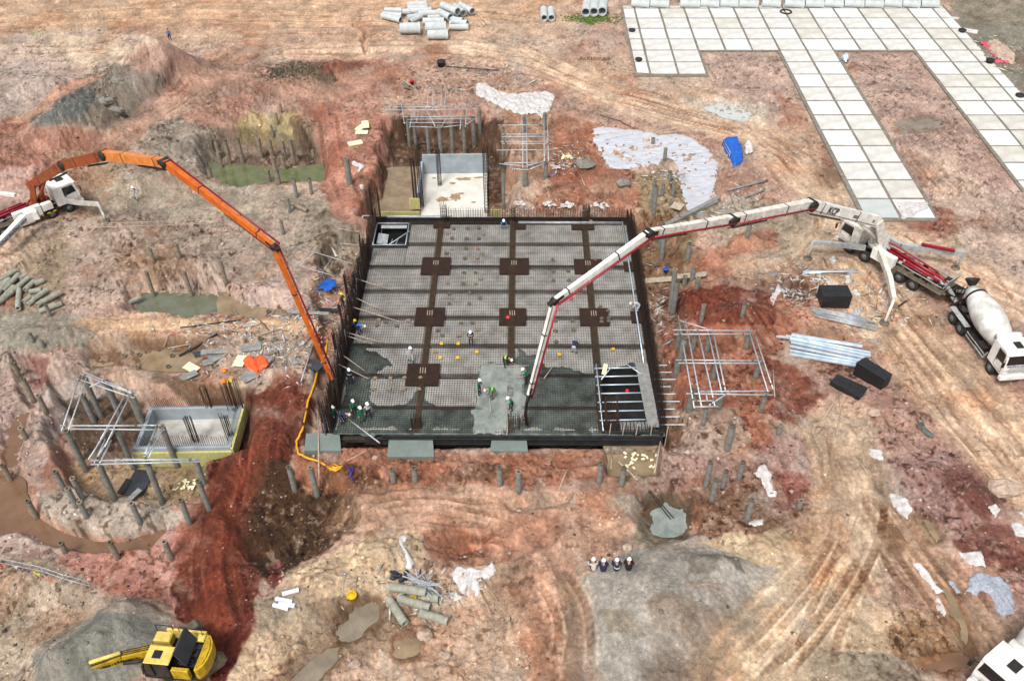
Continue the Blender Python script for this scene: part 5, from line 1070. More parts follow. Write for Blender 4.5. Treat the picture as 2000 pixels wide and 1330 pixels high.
for i, (u, v0, v1) in enumerate(((1062,19,36),(1076,19,36))): conc_pipe(u, v0, u+1, v1, .5, ['left', 'right'][i]+' pipe of the upright-lying pair right of the top heap', 'concrete pipes lying in the paired groups', bell=False)
for i, (u0, v0, u1, v1) in enumerate(((1147,8,1144,25),(1162,7,1160,24),(1179,5,1176,23))): conc_pipe(u0, v0, u1, v1, .68, ['left', 'middle', 'right'][i]+' pipe of three lying on the green weeds', 'concrete pipes lying in the paired groups', bell=False)
xs_ = [(1233,1268),(1270,1306),(1328,1366),(1368,1404),(1406,1441),(1443,1480),(1488,1524),(1532,1570),(1572,1608),(1610,1646),(1648,1686),(1688,1724),(1726,1760),(1762,1796),(1798,1832)]
for i, (a_, b_) in enumerate(xs_): conc_pipe(a_, 7.5+(i % 3)*.6-i*.0, b_, 9+(i % 2)*.6, .55, 'pipe in the line behind the white panels, %s' % ordl(i, 15), 'concrete pipes laid end to end behind the panels')
LP = [(0,1150,120,1075),(0,1190,60,1150),(25,1235,145,1105),(-20,1250,75,1140),(100,1235,225,1130),(155,1140,200,1110),(-20,1330,95,1240),(140,1370,150,1220),(195,1225,265,1160),(270,1180,340,1150),(230,1240,325,1225),(185,1320,235,1280),(255,1305,370,1225),(215,1345,260,1310),(330,1320,475,1245),(290,1345,340,1310),(305,1395,480,1330),(20,1290,110,1200)]
LP = [(a/4, 260+b/4, c/4, 260+d/4) for a, b, c, d in LP]; LP.sort(key=lambda t: t[1]+t[3])
rows = [LP[i:i+6] for i in range(0, len(LP), 6)]
for ri, row in enumerate(rows):
    row.sort(key=lambda t: t[0]+t[2])
    for ci, t in enumerate(row): conc_pipe(t[0], t[1], t[2], t[3], .24, 'pile offcut in the left heap, %s in %s tier from back' % (ordl(ci, len(row)), ORD[ri+1]), 'pile offcuts heaped at the left edge', 'pipe_old', bell=False, wall=.6, lift=.1*(ri % 2), name='pile_offcut', cat='pile offcut')
for i, (a, b, c, d, l) in enumerate([(1045,180,1330,225,.25),(1300,260,1425,275,.0),(1035,275,1165,470,0),(1115,270,1360,345,0),(1280,385,1500,450,0)]): conc_pipe(500+a/4, 1100+b/4, 500+c/4, 1100+d/4, .28, ['longest grey pile offcut under the bar bundle at the bottom', 'short pile offcut pointing right under the bar bundle', 'steep pile offcut, leftmost at the bottom heap', 'sand-covered pile offcut in the middle of the bottom heap', 'lowest pile offcut right of the small tan puddle'][i], 'pile offcuts by the bottom puddles', 'pipe_old', bell=False, wall=.6, lift=l, name='pile_offcut', cat='pile offcut')
for i, (a, b, c, d) in enumerate([(205,240,335,205),(155,275,285,300),(180,310,305,330),(135,322,255,355)]): conc_pipe(500+a/4, 1100+b/4, 500+c/4, 1100+d/4, .15, 'short white plastic pipe, %s of four at the edge of red soil' % ['topmost', 'second highest', 'third highest', 'lowest'][i], 'short white pipes in a small heap', 'silverp', bell=False, name='plastic_pipe', cat='plastic pipe', wall=.8)
conc_pipe(705,47,722,106,.34,'rusty brown pipe half buried in narrow trench left of the pipe heap',None,'pile_brown',bell=False) if False else None
conc_pipe(550,388,600,412,.2,'grey pile lying on the grey earth behind the slab corner',None,'pile_brown',bell=False,wall=.6,name='pile_offcut',cat='pile offcut')
conc_pipe(250,592,275,580,.22,'grey pile piece lying at the left end of grey-green pond',None,'pipe_old',bell=False,wall=.6,name='pile_offcut',cat='pile offcut')
for i, (u0, v0, u1, v1) in enumerate(((1300,440,1400,393),(1330,425,1404,388))):
    a_, b_ = atg(u0, v0, .3), atg(u1, v1, .3); mb = MB(); mb.bar(a_, b_, .45, .3); tag(mb.build('concrete_beam', 'ply'), ['longer', 'shorter'][i]+' grey concrete beam lying below the geotextile sheet', 'concrete beam', 'grey beams below the geotextile')
# ------------------------------------------------------------------ vehicles
def text_on(s, size, c, xdir, ydir, parent, m='ink', name='lettering'):
    """flat lettering lying on a surface: c = centre, xdir = reading direction, ydir = up of the letters"""
    cu = bpy.data.curves.new('lettering', 'FONT'); cu.body = s; cu.size = size; cu.align_x = 'CENTER'; cu.align_y = 'CENTER'; cu.extrude = .008; cu.offset = size*.012
    t = bpy.data.objects.new('t', cu); COL.objects.link(t); bpy.context.view_layer.update()
    me = bpy.data.meshes.new_from_object(t.evaluated_get(bpy.context.evaluated_depsgraph_get())); bpy.data.objects.remove(t)
    x = Vector(xdir).normalized(); y = Vector(ydir).normalized(); z = x.cross(y); R = Matrix((x, y, z)).transposed().to_4x4()
    me.transform(wm(parent).inverted() @ Matrix.Translation(Vector(c)) @ R); me.materials.clear(); me.materials.append(MT[m])
    o = bpy.data.objects.new(name, me); COL.objects.link(o); o.parent = parent; WM[o.name] = wm(parent); return o
def wheel(Mv, x, y, r, w_, parent, side):
    mb = MB(Mv); pr = [(-w_/2, r*.82), (-w_/2+.04, r*.97), (-w_*.2, r), (w_*.2, r), (w_/2-.04, r*.97), (w_/2, r*.82)]
    mb.tube([(x, y+t, r) for t, q in pr], [q for t, q in pr], 22)
    for k in range(22): a_ = k*math.pi/11; mb.box((x+math.cos(a_)*r*.995, y, r+math.sin(a_)*r*.995), (.06, w_*.9, .06), Matrix.Rotation(-a_, 3, 'Y'))
    wo = mb.build('wheel', 'tyre', parent)
    mb = MB(Mv); yy = y+side*w_/2; mb.tube([(x, yy-side*.02, r), (x, yy+side*.015, r)], [r*.56, r*.54], 18); mb.tube([(x, yy, r), (x, yy+side*.09, r)], [r*.24, r*.18], 12)
    for k in range(8): a_ = k*math.pi/4; mb.tube([(x+math.cos(a_)*r*.4, yy, r+math.sin(a_)*r*.4), (x+math.cos(a_)*r*.4, yy+side*.04, r+math.sin(a_)*r*.4)], .04, 6)
    ro = mb.build('rim', 'rim', wo); return wo
def cab(Mv, x1, h, parent, m='white', L_=2.3, W=2.45, z0=1.05, text=None, slant=.25, roofdeflector=False):
    x0 = x1-L_; H_ = W/2
    prof = [(x0, z0), (x1-.1, z0), (x1+.02, z0+.5), (x1, z0+1.0), (x1-slant, z0+h-.12), (x1-slant-.25, z0+h), (x0+.1, z0+h), (x0, z0+h-.1)]
    mb = MB(Mv); mb.prism(prof, -H_, H_, 'y'); body = mb.build('cab', m, parent)
    mb = MB(Mv); e = .015
    zl, zh = z0+1.02, z0+h-.22; xl = x1-.0; xh = x1-slant*((zh-z0-1)/(h-1.12))
    mb._add([(xl+e, -H_+.12, zl), (xl+e, H_-.12, zl), (xh+e, H_-.2, zh), (xh+e, -H_+.2, zh), (xl-.05, -H_+.12, zl), (xl-.05, H_-.12, zl), (xh-.05, H_-.2, zh), (xh-.05, -H_+.2, zh)], [(0, 1, 2, 3), (7, 6, 5, 4), (0, 4, 5, 1), (1, 5, 6, 2), (2, 6, 7, 3), (3, 7, 4, 0)])
    mb.build('windscreen', 'glass', parent)
    for s_ in (-1, 1):
        mb = MB(Mv); y_ = s_*(H_+e); P = [(x1-.25, z0+.98), (x1-slant-.2, z0+h-.25), (x0+.85, z0+h-.25), (x0+.85, z0+.85)]
        mb.prism(P, min(y_, s_*(H_-.04)), max(y_, s_*(H_-.04)), 'y'); mb.build('side_window', 'glass', parent)
        mb = MB(Mv); P = [(x1-.22, z0+.15), (x1-.3, z0+1.0), (x1-slant-.14, z0+h-.2), (x0+.85, z0+h-.2), (x0+.85, z0+.15)]
        for a_, b_ in zip(P, P[1:]+P[:1]): mb.bar((a_[0], s_*(H_+.004), a_[1]), (b_[0], s_*(H_+.004), b_[1]), .02, .02)
        mb.box((x0+1.0, s_*(H_+.03), z0+.8), (.16, .04, .05)); mb.build('door_seam', 'dark', parent)
        mb = MB(Mv); mb.bar((x1-.1, s_*H_, z0+1.5), (x1+.15, s_*(H_+.3), z0+1.6), .04); mb.box((x1+.15, s_*(H_+.32), z0+1.25), (.08, .22, .55), bev=.03); mb.build('mirror', 'dark', parent)
        mb = MB(Mv); mb.box((x1-.02, s_*(H_-.35), z0+.1), (.1, .5, .24), bev=.04); mb.build('headlight', 'silver', parent)
    mb = MB(Mv); mb.box((x1-.0, 0, z0-.25), (.35, W+.02, .5), bev=.08); mb.build('bumper', m, parent)
    mb = MB(Mv)
    for k in range(4): mb.box((x1+.02, 0, z0+.3+k*.13), (.04, W*.62, .05))
    mb.build('grille', 'greyw' if m == 'white' else 'dark', parent)
    mb = MB(Mv); mb.box((x1+.0, 0, z0-.55), (.06, .5, .14)); mb.build('number_plate', 'yel', parent)
    mb = MB(Mv); mb.box((x1-1.1, .1, z0+h+.05), (.75, .6, .09), bev=.03); mb.build('roof_hatch', 'dark', parent)
    mb = MB(Mv); mb.bar((x1-slant+.05, -H_+.05, z0+h-.08), (x1-slant+.05, H_-.05, z0+h-.08), .25, .05); mb.build('sun_visor', m, parent)
    if text:
        c = Mv @ Vector((x1+.035, 0, z0+.86)); xd = Mv.to_3x3() @ Vector((0, 1, 0)); yd = Vector((0, 0, 1)); text_on(text, .24, c, xd, yd, parent, 'inkb')
    return body
def chassis(Mv, x0, x1, parent, z=1.0):
    mb = MB(Mv)
    for s_ in (-1, 1): mb.box(((x0+x1)/2, s_*.42, z-.1), (x1-x0, .1, .3))
    n = int((x1-x0)/1.2)
    for i in range(n): mb.box((x0+.3+i*1.2, 0, z-.1), (.12, .9, .2))
    for s_ in (-1, 1): mb.box((x0+(x1-x0)*.5, s_*.95, z-.2), (1.2, .5, .5), bev=.08)
    return mb.build('chassis', 'dark', parent)
def heading(uv_rear, uv_front):
    a_, b_ = at(*uv_rear, 0), at(*uv_front, 0); return math.atan2(b_.y-a_.y, b_.x-a_.x)
def boom(root, joints, widths, m, pipe_m='red', pside=1, mats=None, hose=None, pipe_from=1):
    for i in range(len(joints)-1):
        a_, b_ = joints[i], joints[i+1]; w0, w1 = widths[i], widths[i+1]; d = (b_-a_).normalized(); mm = (mats[i] if mats else m)
        mb = MB(); n = 3
        up = Vector((0, 0, 1)) if abs(d.z) < .95 else Vector((d.x, d.y, 0)).normalized()*-1
        mb.bar(a_, a_.lerp(b_, .5), w0*.62, w0*1.0, (w0+w1)*.31, (w0+w1)*.5, up=up); mb.bar(a_.lerp(b_, .5), b_, (w0+w1)*.31, (w0+w1)*.5, w1*.62, w1*1.0, up=up); mb.build('boom_section', mm, root)
        sd = d.cross(Vector((0, 0, 1))).normalized()
        for t_ in (.08, .34, .62, .86): mb = MB(); q = a_.lerp(b_, t_); ww = w0+(w1-w0)*t_; mb.bar(q-d*.05, q+d*.05, ww*.62+.03, ww+.03, up=up); mb.build('clamp_band', 'dark' if t_ in (.34, .86) else mm, root)
        mb = MB(); sf = sd*(w0+w1)*.155+sd*.03; mb.tube([a_.lerp(b_, .04)-sf-up*w0*.4, b_.lerp(a_, .04)-sf-up*w1*.4], .025, 5); mb.build('hydraulic_line', 'dark', root)
        mb = MB(); mb.tube([b_-sd*w1*.45, b_+sd*w1*.45], w1*.55, 12); mb.bar(b_-d*.7+up*w1*.1, b_+d*.5, w1*.75, w1*.5); mb.build('boom_joint', 'dark', root)
        if i+1 >= pipe_from+0:
            o_ = sd*pside*(max(w0, w1)*.6+.1); mb = MB(); mb.tube([a_+o_, a_.lerp(b_, .5)+o_, b_+o_], .075, 8); mb.build('delivery_pipe', pipe_m, root)
            for k in range(1, 6): mb = MB(); q = a_.lerp(b_, k/6); mb.bar(q, q+o_*1.1, .07); mb.build('pipe_bracket', 'greyw' if m != 'orange' else 'dark', root)
        if i < len(joints)-2:
            n_ = Vector((0, 0, -1)); mb = MB(); mb.tube([a_.lerp(b_, .55)+n_*w0*.75, b_-d*.3+n_*w1*.95], .09, 8); mb.tube([a_.lerp(b_, .8)+n_*w0*.85, b_+d*.2+n_*w1*.9], .05, 8); mb.build('boom_cylinder', 'dark' if m != 'white' else 'dirtysteel', root)
    if hose: mb = MB(); mb.tube(hose, [.12]*(len(hose)-1)+[.1], 10); mb.build('end_hose', 'rubber', root)
def outrigger(root, pts, w0, w1, m, foot, name='outrigger_arm', text=None, tsz=.5):
    P = [at(u, v, z) for u, v, z in pts]; mb = MB()
    for i, (a_, b_) in enumerate(zip(P[:-1], P[1:])):
        t0 = w0+(w1-w0)*i/(len(P)-1); t1 = w0+(w1-w0)*(i+1)/(len(P)-1); mb.bar(a_, b_, t0*.9, t0*1.1, t1*.9, t1*1.1)
    mb.build(name, m, root); e = P[-1]; f = atg(*foot); top = Vector((e.x, e.y, e.z))
    mb = MB(); mb.tube([top+Vector((0, 0, .15)), Vector(f)+Vector((0, 0, .3))], .12, 10); mb.tube([Vector(f)+Vector((0, 0, .9)), Vector(f)+Vector((0, 0, .15))], .075, 8); mb.build('outrigger_leg', m if m != 'oranged' else 'dark', root)
    mb = MB(); mb.lathe([(0, .4), (.6, .4), (1, .2)], f+Vector((0, 0, -.02)), f+Vector((0, 0, .16)), 14); mb.build('foot_plate', 'dirtysteel', root)
    return P
def deck(Mv, root, x0, x1, m, red=True, z=1.25):
    rr = random.Random(int(x1*10))
    mb = MB(Mv); mb.box(((x0+x1)/2, 0, z-.05), (x1-x0, 2.2, .08))
    for s_ in (-1, 1): mb.box(((x0+x1)/2-.5, s_*1.1, z-.12), (x1-x0-1.5, .35, .14), bev=.03)
    mb.build('deck', 'dirtysteel', root)
    for k, y_ in enumerate((-.25, .25)): mb = MB(Mv); mb.tube([(x0+1.2, y_, z+.35), (x1-.3, y_, z+.55)], .13, 10); mb.build('pump_cylinder', 'red', root)
    mb = MB(Mv); mb.tube([(x0+.8, 0, z+.3), (x0+2, -.55, z+.55), (x1-.4, -.6, z+.8), (x1, -.2, z+1.0)], .09, 8); mb.tube([(x0+1.5, .62, z+.4), (x1-.6, .65, z+.55)], .07, 8); mb.build('delivery_pipe', 'red', root)
    mb = MB(Mv)
    for i in range(48):
        x_ = rr.uniform(x0+.6, x1-.2); y_ = rr.choice((-1, 1))*rr.uniform(.1, .95); mb.box((x_, y_, z+rr.uniform(.05, .3)), (rr.uniform(.15, .6), rr.uniform(.1, .3), rr.uniform(.1, .4)), bev=.02)
    for i in range(10): x_ = rr.uniform(x0+.6, x1-1.3); y_ = rr.uniform(-.9, .9); mb.tube([(x_, y_, z+.2), (x_+.6, y_+rr.uniform(-.2, .2), z+.5), (x_+1.2, y_+rr.uniform(-.3, .3), z+.25)], .03, 6)
    mb.build('pump_machinery', 'dark', root)
    mb = MB(Mv)
    for i in range(14): x_ = rr.uniform(x0+.8, x1-.4); y_ = rr.choice((-1, 1))*rr.uniform(.3, .95); mb.box((x_, y_, z+rr.uniform(.2, .5)), (rr.uniform(.1, .4), rr.uniform(.1, .3), rr.uniform(.08, .25)), bev=.02)
    for s_ in (-1, 1): mb.tube([(x0+.5, s_*1.05, z+.45), (x1-1.6, s_*1.05, z+.5)], .035, 6)
    mb.build('pump_fittings', 'greyw', root)
    for s_ in (-1, 1):
        mb = MB(Mv); mb.tube([(x0+1.6, s_*.95, z+.15), (x0+1.6, s_*.95, z+.8)], .1, 8) if s_ > 0 else None; mb.box((x1-1.5, s_*.98, z-.45), (2.2, .5, .8), bev=.05)
        mb.build('side_box', m, root)
def hopper(Mv, root, x, m='greyw', z=1.1):
    mb = MB(Mv); a_ = [(x-.2, -.9), (x-1.3, -.9), (x-1.3, .9), (x-.2, .9)]; zt_, zb_ = z+.35, z-.6
    vs = [(p, q, zt_) for p, q in a_]+[((p+x-.75)/2, q*.45, zb_) for p, q in a_]+[(p*.96+(x-.75)*.04, q*.92, zt_) for p, q in a_]+[((p+x-.75)/2, q*.38, zb_+.1) for p, q in a_]
    fs = [(i, (i+1) % 4, 4+(i+1) % 4, 4+i) for i in range(4)]+[(8+i, 12+i, 12+(i+1) % 4, 8+(i+1) % 4) for i in range(4)]+[(i, 8+i, 8+(i+1) % 4, (i+1) % 4) for i in range(4)]+[(12, 13, 14, 15), (7, 6, 5, 4)]
    mb._add(vs, fs); mb.build('hopper', 'dark', root)
    mb = MB(Mv)
    for k in range(7): mb.bar((x-.25-k*.16, -.85, zt_-.02), (x-.25-k*.16, .85, zt_-.02), .03)
    mb.build('hopper_grate', 'rustd', root)
    mb = MB(Mv); mb.box((x-.1, 0, zt_+.55), (.06, 1.7, 1.1), Matrix.Rotation(-.3, 3, 'Y')); mb.build('splash_shield', 'greyw', root)
def plane_pts(tur, tip, pts):
    n = Vector((tip.y-tur.y, -(tip.x-tur.x), 0)).normalized(); return [on_plane(u, v, tur, n) for u, v in pts]
# ---- left pump truck (orange boom)
rz = heading((97,429), (139,413)); c = at(139, 413, 0); g = gz(c.x, c.y)
Rm = Matrix.Rotation(rz, 3, 'Z'); org = Vector((c.x, c.y, g)) + Rm @ Vector((1.35, 1.1, 0))     # nose of the cab
Rt = thing('pump_truck', org, 'concrete pump truck with a white cab and long orange boom at the left edge', 'pump truck', rz=rz); Mv = wm(Rt)
chassis(Mv, -11.5, -.2, Rt); cab(Mv, 0, 2.0, Rt, 'white', text=None); deck(Mv, Rt, -11.3, -4.4, 'whited'); hopper(Mv, Rt, -10.9)
for x_ in (-1.35, -3.1, -7.8, -9.1):
    for s_ in (-1, 1): wheel(Mv, x_, s_*1.05, .52, .5 if x_ < -5 else .32, Rt, s_)
mb = MB(Mv); mb.box((-5.2, -1.12, 1.5), (2.6, .5, 1.1), bev=.05); mb.box((-3.3, -1.12, 1.55), (1.0, .45, .8), bev=.05); mb.build('side_locker', 'white', Rt)
mb = MB(Mv)
for k in range(8): mb.box((-7.0+k*.6, -1.3, .85), (.3, .03, .12))
mb.build('reflective_strip', 'yel', Rt)
tur = Mv @ Vector((-3.6, 0, 1.4)); mb = MB(); mb.lathe([(0, .95), (.3, .95), (.35, 1.05), (1, 1.05)], tur, tur+Vector((0, 0, .35)), 28); mb.build('slewing_ring', 'oranged', Rt)
tip = at(645, 745, 2.2); base = Vector((tur.x, tur.y, 0)); J = plane_pts(base, tip, [(58,364),(125,322),(205,303),(322,318),(535,482),(648,742)])
sd = (J[1]-J[0]).cross(Vector((0, 0, 1))).normalized()
mb = MB()
for s_ in (-1, 1): mb.bar(tur+sd*s_*.5+Vector((0, 0, .3)), J[0].lerp(J[1], .2)+sd*s_*.35, .16, .9, .12, .55)
mb.tube([tur+Vector((0, 0, .4)), J[0].lerp(J[1], .45)-Vector((0, 0, .3))], .14, 10); mb.build('turret', 'oranged', Rt)
boom(Rt, J, [.8, .84, .78, .66, .44, .28], 'orange', pside=-1, mats=['oranged', 'oranged', 'orangep', 'orange', 'orange'], hose=[J[-1], J[-1]+Vector((.05, -.1, -.9)), J[-1]+Vector((0, -.2, -1.9))], pipe_from=2)
P = outrigger(Rt, [(110,388,1.5),(152,396,1.5),(192,399,1.5)], .42, .34, 'whited', (207,432), 'front_outrigger_arm')
P = outrigger(Rt, [(75,418,2.0),(48,425,1.9),(-8,482,1.6)], .75, .5, 'white', (-20,500), 'rear_outrigger_arm')
d_ = (P[1]-P[2]).normalized(); q = P[1].lerp(P[2], .48); sdn = d_.cross(Vector((0, 0, 1))).normalized()
text_on('BÊ TÔNG PHƯƠNG HOÀNG', .42, q+sdn*.3+Vector((0, 0, -.05)), d_, Vector((0, 0, 1)), Rt, 'inkb')
mb = MB(); mb.box((P[0]+P[1])/2+Vector((0, 0, .05)), (1.1, .7, 1.0), Matrix.Rotation(rz, 3, 'Z'), bev=.05); mb.build('outrigger_housing', 'white', Rt)
mb = MB(); mb.bar(at(-10, 376, 2), at(30, 382, 2), .3, .3); mb.build('far_outrigger_arm', 'white', Rt)
# ---- right pump truck (white boom)
rz = heading((1779,566), (1656,494)); c = at(1656, 494, 0); g = gz(c.x, c.y)
Rm = Matrix.Rotation(rz, 3, 'Z'); org = Vector((c.x, c.y, g)) + Rm @ Vector((1.5, -1.1, 0))
Rt = thing('pump_truck', org, 'white concrete pump truck with a white boom and red pipes on the right', 'pump truck', rz=rz); Mv = wm(Rt)
wb = (at(1779, 566, 0)-at(1656, 494, 0)).length
chassis(Mv, -11.8, -.2, Rt); cab(Mv, 0, 2.0, Rt, 'whited'); deck(Mv, Rt, -11.4, -4.2, 'dirtysteel'); hopper(Mv, Rt, -11.0)
for x_ in (-1.5, -3.2, -1.5-wb+1.4, -1.5-wb):
    for s_ in (-1, 1): wheel(Mv, x_, s_*1.05, .54, .5 if x_ < -5 else .32, Rt, s_)
mb = MB(Mv); mb.box((-5.1, 1.2, 1.6), (2.3, .55, 1.15), bev=.06); mb.build('side_locker', 'white', Rt)
text_on('KCP', .34, Mv @ Vector((-5.1, 1.49, 1.75)), Mv.to_3x3() @ Vector((-1, 0, 0)), (0, 0, 1), Rt, 'inkb')
tur = Mv @ Vector((-3.7, 0, 1.5)); mb = MB(); mb.lathe([(0, .9), (.3, .9), (.35, 1.05), (1, 1.05)], tur, tur+Vector((0, 0, .4)), 28); mb.build('slewing_ring', 'greyw', Rt)
tip = at(1030, 775, 3.5); base = Vector((tur.x, tur.y, 0)); J = plane_pts(base, tip, [(1712,432),(1583,400),(1428,430),(1268,456),(1083,588),(1033,772)])
sd = (J[1]-J[0]).cross(Vector((0, 0, 1))).normalized(); mb = MB()
for s_ in (-1, 1): mb.bar(tur+sd*s_*.5+Vector((0, 0, .3)), J[0]+sd*s_*.3, .18, 1.2, .14, .8)
mb.tube([tur+Vector((0, 0, .4)), J[0].lerp(J[1], .3)-Vector((0, 0, .4))], .15, 10); mb.build('turret', 'whited', Rt)
boom(Rt, J, [1.0, .9, .78, .62, .46, .32], 'white', pside=-1, mats=['white', 'whited', 'whited', 'white', 'white'], hose=[J[-1], J[-1]+Vector((-.15, -.1, -.7)), at(1026, 808, 1.4), at(1029, 830, .4)], pipe_from=2)
d_ = (J[0]-J[1]).normalized(); sdn = d_.cross(Vector((0, 0, 1))).normalized(); upn = sdn.cross(d_)
for s_, t_, sz in (('KCP', .28, .85), ('52RZ5', .62, .34), ('52', .9, .34)):
    q = J[1].lerp(J[0], t_); nn = sdn if sdn.dot(Vector((0, 0, CH))-q) > 0 else -sdn
    text_on(s_, sz, q+sdn*.34, d_, upn, Rt, 'ink')
outrigger(Rt, [(1690,484,1.5),(1640,478,1.5),(1588,473,1.5)], .42, .34, 'greyw', (1577,505), 'front_left_outrigger_arm')
outrigger(Rt, [(1706,462,2.0),(1722,500,2.0),(1738,545,1.8),(1746,586,1.6)], .55, .4, 'whited', (1727,632), 'rear_left_outrigger_arm')
outrigger(Rt, [(1725,462,1.8),(1760,480,1.8),(1820,488,1.7),(1884,496,1.6)], .5, .45, 'greyw', (1866,524), 'front_right_outrigger_arm')
mb = MB(); mb.bar(at(1800, 477, 2.2), at(1865, 490, 2.1), .3, .16); mb.build('outrigger_hose_cover', 'red', Rt)
mb = MB(); mb.tube([at(1826, 540, 1.5), at(1850, 560, 1.3), at(1868, 590, 1.2)], .22, 10); mb.build('rear_outlet', 'greyw', Rt)
# ---- mixer trucks
def mixer(org, rz, label, text):
    R_ = thing('mixer_truck', org, label, 'concrete mixer', 'concrete mixer trucks', rz=rz); Mv = wm(R_)
    chassis(Mv, -9.2, -.2, R_); cab(Mv, 0, 2.05, R_, 'white', text=text, L_=2.1, slant=.18)
    for x_ in (-1.45, -6.3, -7.65):
        for s_ in (-1, 1): wheel(Mv, x_, s_*1.05, .54, .55 if x_ < -5 else .32, R_, s_)
    a_, b_ = Vector((-2.55, 0, 2.15)), Vector((-8.3, 0, 2.95)); mb = MB(Mv)
    mb.lathe([(0, .75), (.03, .85), (.2, 1.1), (.38, 1.22), (.55, 1.2), (.72, 1.02), (.88, .78), (1, .58)], a_, b_, 36)
    for k in range(2):
        pts = []; rs = []
        for i in range(40):
            t = .06+.9*i/39; r_ = np.interp(t, [0, .2, .38, .55, .72, .88, 1], [.8, 1.1, 1.22, 1.2, 1.02, .78, .58]); an = t*7+k*math.pi; p = a_.lerp(b_, t); ax = (b_-a_).normalized(); sd = Vector((0, 1, 0)); u = sd.cross(ax); pts.append(p+(sd*math.cos(an)+u*math.sin(an))*(r_*1.005))
        mb.tube(pts, .012, 4)
    mb.build('drum', 'drum', R_)
    mb = MB(Mv); t = .86; c_ = a_.lerp(b_, t); ax = (b_-a_).normalized(); mb.pipe(c_-ax*.08, c_+ax*.08, .9, .7, 30); mb.build('drum_ring', 'dark', R_)
    mb = MB(Mv)
    for s_ in (-1, 1): mb.bar((-7.9, s_*.75, 1.1), (-7.9, s_*.75, 2.4), .12); mb.bar((-8.6, s_*.6, 1.0), (-8.3, s_*.5, 3.3), .1); mb.bar((-2.6, s_*.5, 1.1), (-2.5, s_*.35, 2.0), .14)
    mb.box((-8.2, 0, 2.0), (.2, 1.5, .2)); mb.build('drum_stand', 'dark', R_)
    mb = MB(Mv); mb.tube([(-8.5, 0, 3.3), (-8.75, 0, 3.8)], [.3, .6], 14, False); mb.tube([(-8.75, 0, 3.8), (-8.72, 0, 3.74), (-8.5, 0, 3.25)], [.6, .55, .26], 14, False); mb.build('charge_hopper', 'dark', R_)
    mb = MB(Mv); mb.bar((-8.7, 0, 2.3), (-9.9, .1, 1.5), .5, .08, .4, .08)
    for s_ in (-1, 1): mb.bar((-8.7, s_*.25, 2.42), (-9.9, s_*.2+.1, 1.62), .05, .25)
    mb.build('discharge_chute', 'greyw', R_)
    for s_ in (-1, 1):
        mb = MB(Mv)
        mb.box((-7.0, s_*1.1, 1.22), (2.7, .5, .07), bev=.02); mb.box((-4.0, s_*1.18, .62), (2.8, .06, .12)); mb.box((-4.0, s_*1.18, .95), (2.8, .06, .08)); mb.bar((-2.6, s_*1.18, .6), (-2.4, s_*1.1, 1.3), .08)
        mb.build('side_guard', 'greyw', R_)
    mb = MB(Mv); mb.tube([(-2.35, -.95, 2.95), (-2.35, .95, 2.95)], .32, 16); mb.build('water_tank', 'white', R_)
    mb = MB(Mv); mb.box((-3.3, .9, 1.15), (.9, .5, .5), bev=.08); mb.build('toolbox', 'dark', R_)
    mb = MB(Mv); mb.box((-3.4, -.9, 1.1), (1.0, .5, .5), bev=.1); mb.build('fuel_tank', 'dark', R_)
    mb = MB(Mv)
    for k in range(6): mb.bar((-9.0, -.75, .8+k*.35), (-9.0, -.4, .8+k*.35), .035)
    for y_ in (-.75, -.4): mb.bar((-9.0, y_, .6), (-8.9, y_, 3.0), .045)
    mb.build('ladder', 'dark', R_)
    return R_
rz = heading((1873,651), (1929,728)); c = at(1929, 728, 0); Rm = Matrix.Rotation(rz, 3, 'Z'); g = gz(c.x, c.y)
mixer(Vector((c.x, c.y, g)) + Rm @ Vector((1.45, 1.1, 0)), rz, 'white concrete mixer truck backed up to the pump, its drum fully visible', 'PHƯƠNG HOÀNG')
c = at(1975, 1302, 3.1); rz = heading((2060,1235), (1935,1345)); g = gz(c.x, c.y); Rm = Matrix.Rotation(rz, 3, 'Z')
mixer(Vector((c.x, c.y, g)) + Rm @ Vector((.9, 0, 0)), rz, 'second mixer truck cut off by bottom right corner, white cab roof showing', None)
# ---- excavator
c = at(345, 1290, 1.2); g = gz(c.x, c.y); c = Vector((c.x, c.y, g)); rz = math.radians(173)
rz_ex = rz
EX = thing('excavator', c, 'yellow tracked excavator with an open engine hood in the bottom left', 'excavator', rz=rz); Mv = wm(EX); Mu = Mv @ Matrix.Rotation(math.radians(48), 4, 'Z')
for s_ in (-1, 1):
    mb = MB(Mu); pts = []; prof = [(-2.3, .5), (-2.0, .1), (2.0, .1), (2.35, .5), (2.1, .9), (-2.0, .9)]
    mb.prism(prof, s_*1.4-.3, s_*1.4+.3, 'y')
    per = prof+[prof[0]]
    for (xa, za), (xb, zb) in zip(per[:-1], per[1:]):
        L_ = math.hypot(xb-xa, zb-za); n = max(1, int(L_/.16))
        for k in range(n): t = (k+.5)/n; an = math.atan2(zb-za, xb-xa); mb.box((xa+(xb-xa)*t, s_*1.4, za+(zb-za)*t), (.1, .6, .07), Matrix.Rotation(-an, 3, 'Y'))
    mb.build('track', 'dirtysteel', EX)
mb = MB(Mu); mb.box((0, 0, .65), (2.2, 2.0, .45), bev=.1); mb.build('undercarriage', 'dark', EX)
mb = MB(Mv); mb.prism([(-1.9, -1.05), (-2.15, -.6), (-2.2, 0), (-2.15, .6), (-1.9, 1.05), (-.9, 1.25), (1.3, 1.25), (1.4, .9), (1.4, -1.2), (-.9, -1.25)], 1.0, 1.2); mb.build('upper_frame', 'dark', EX)
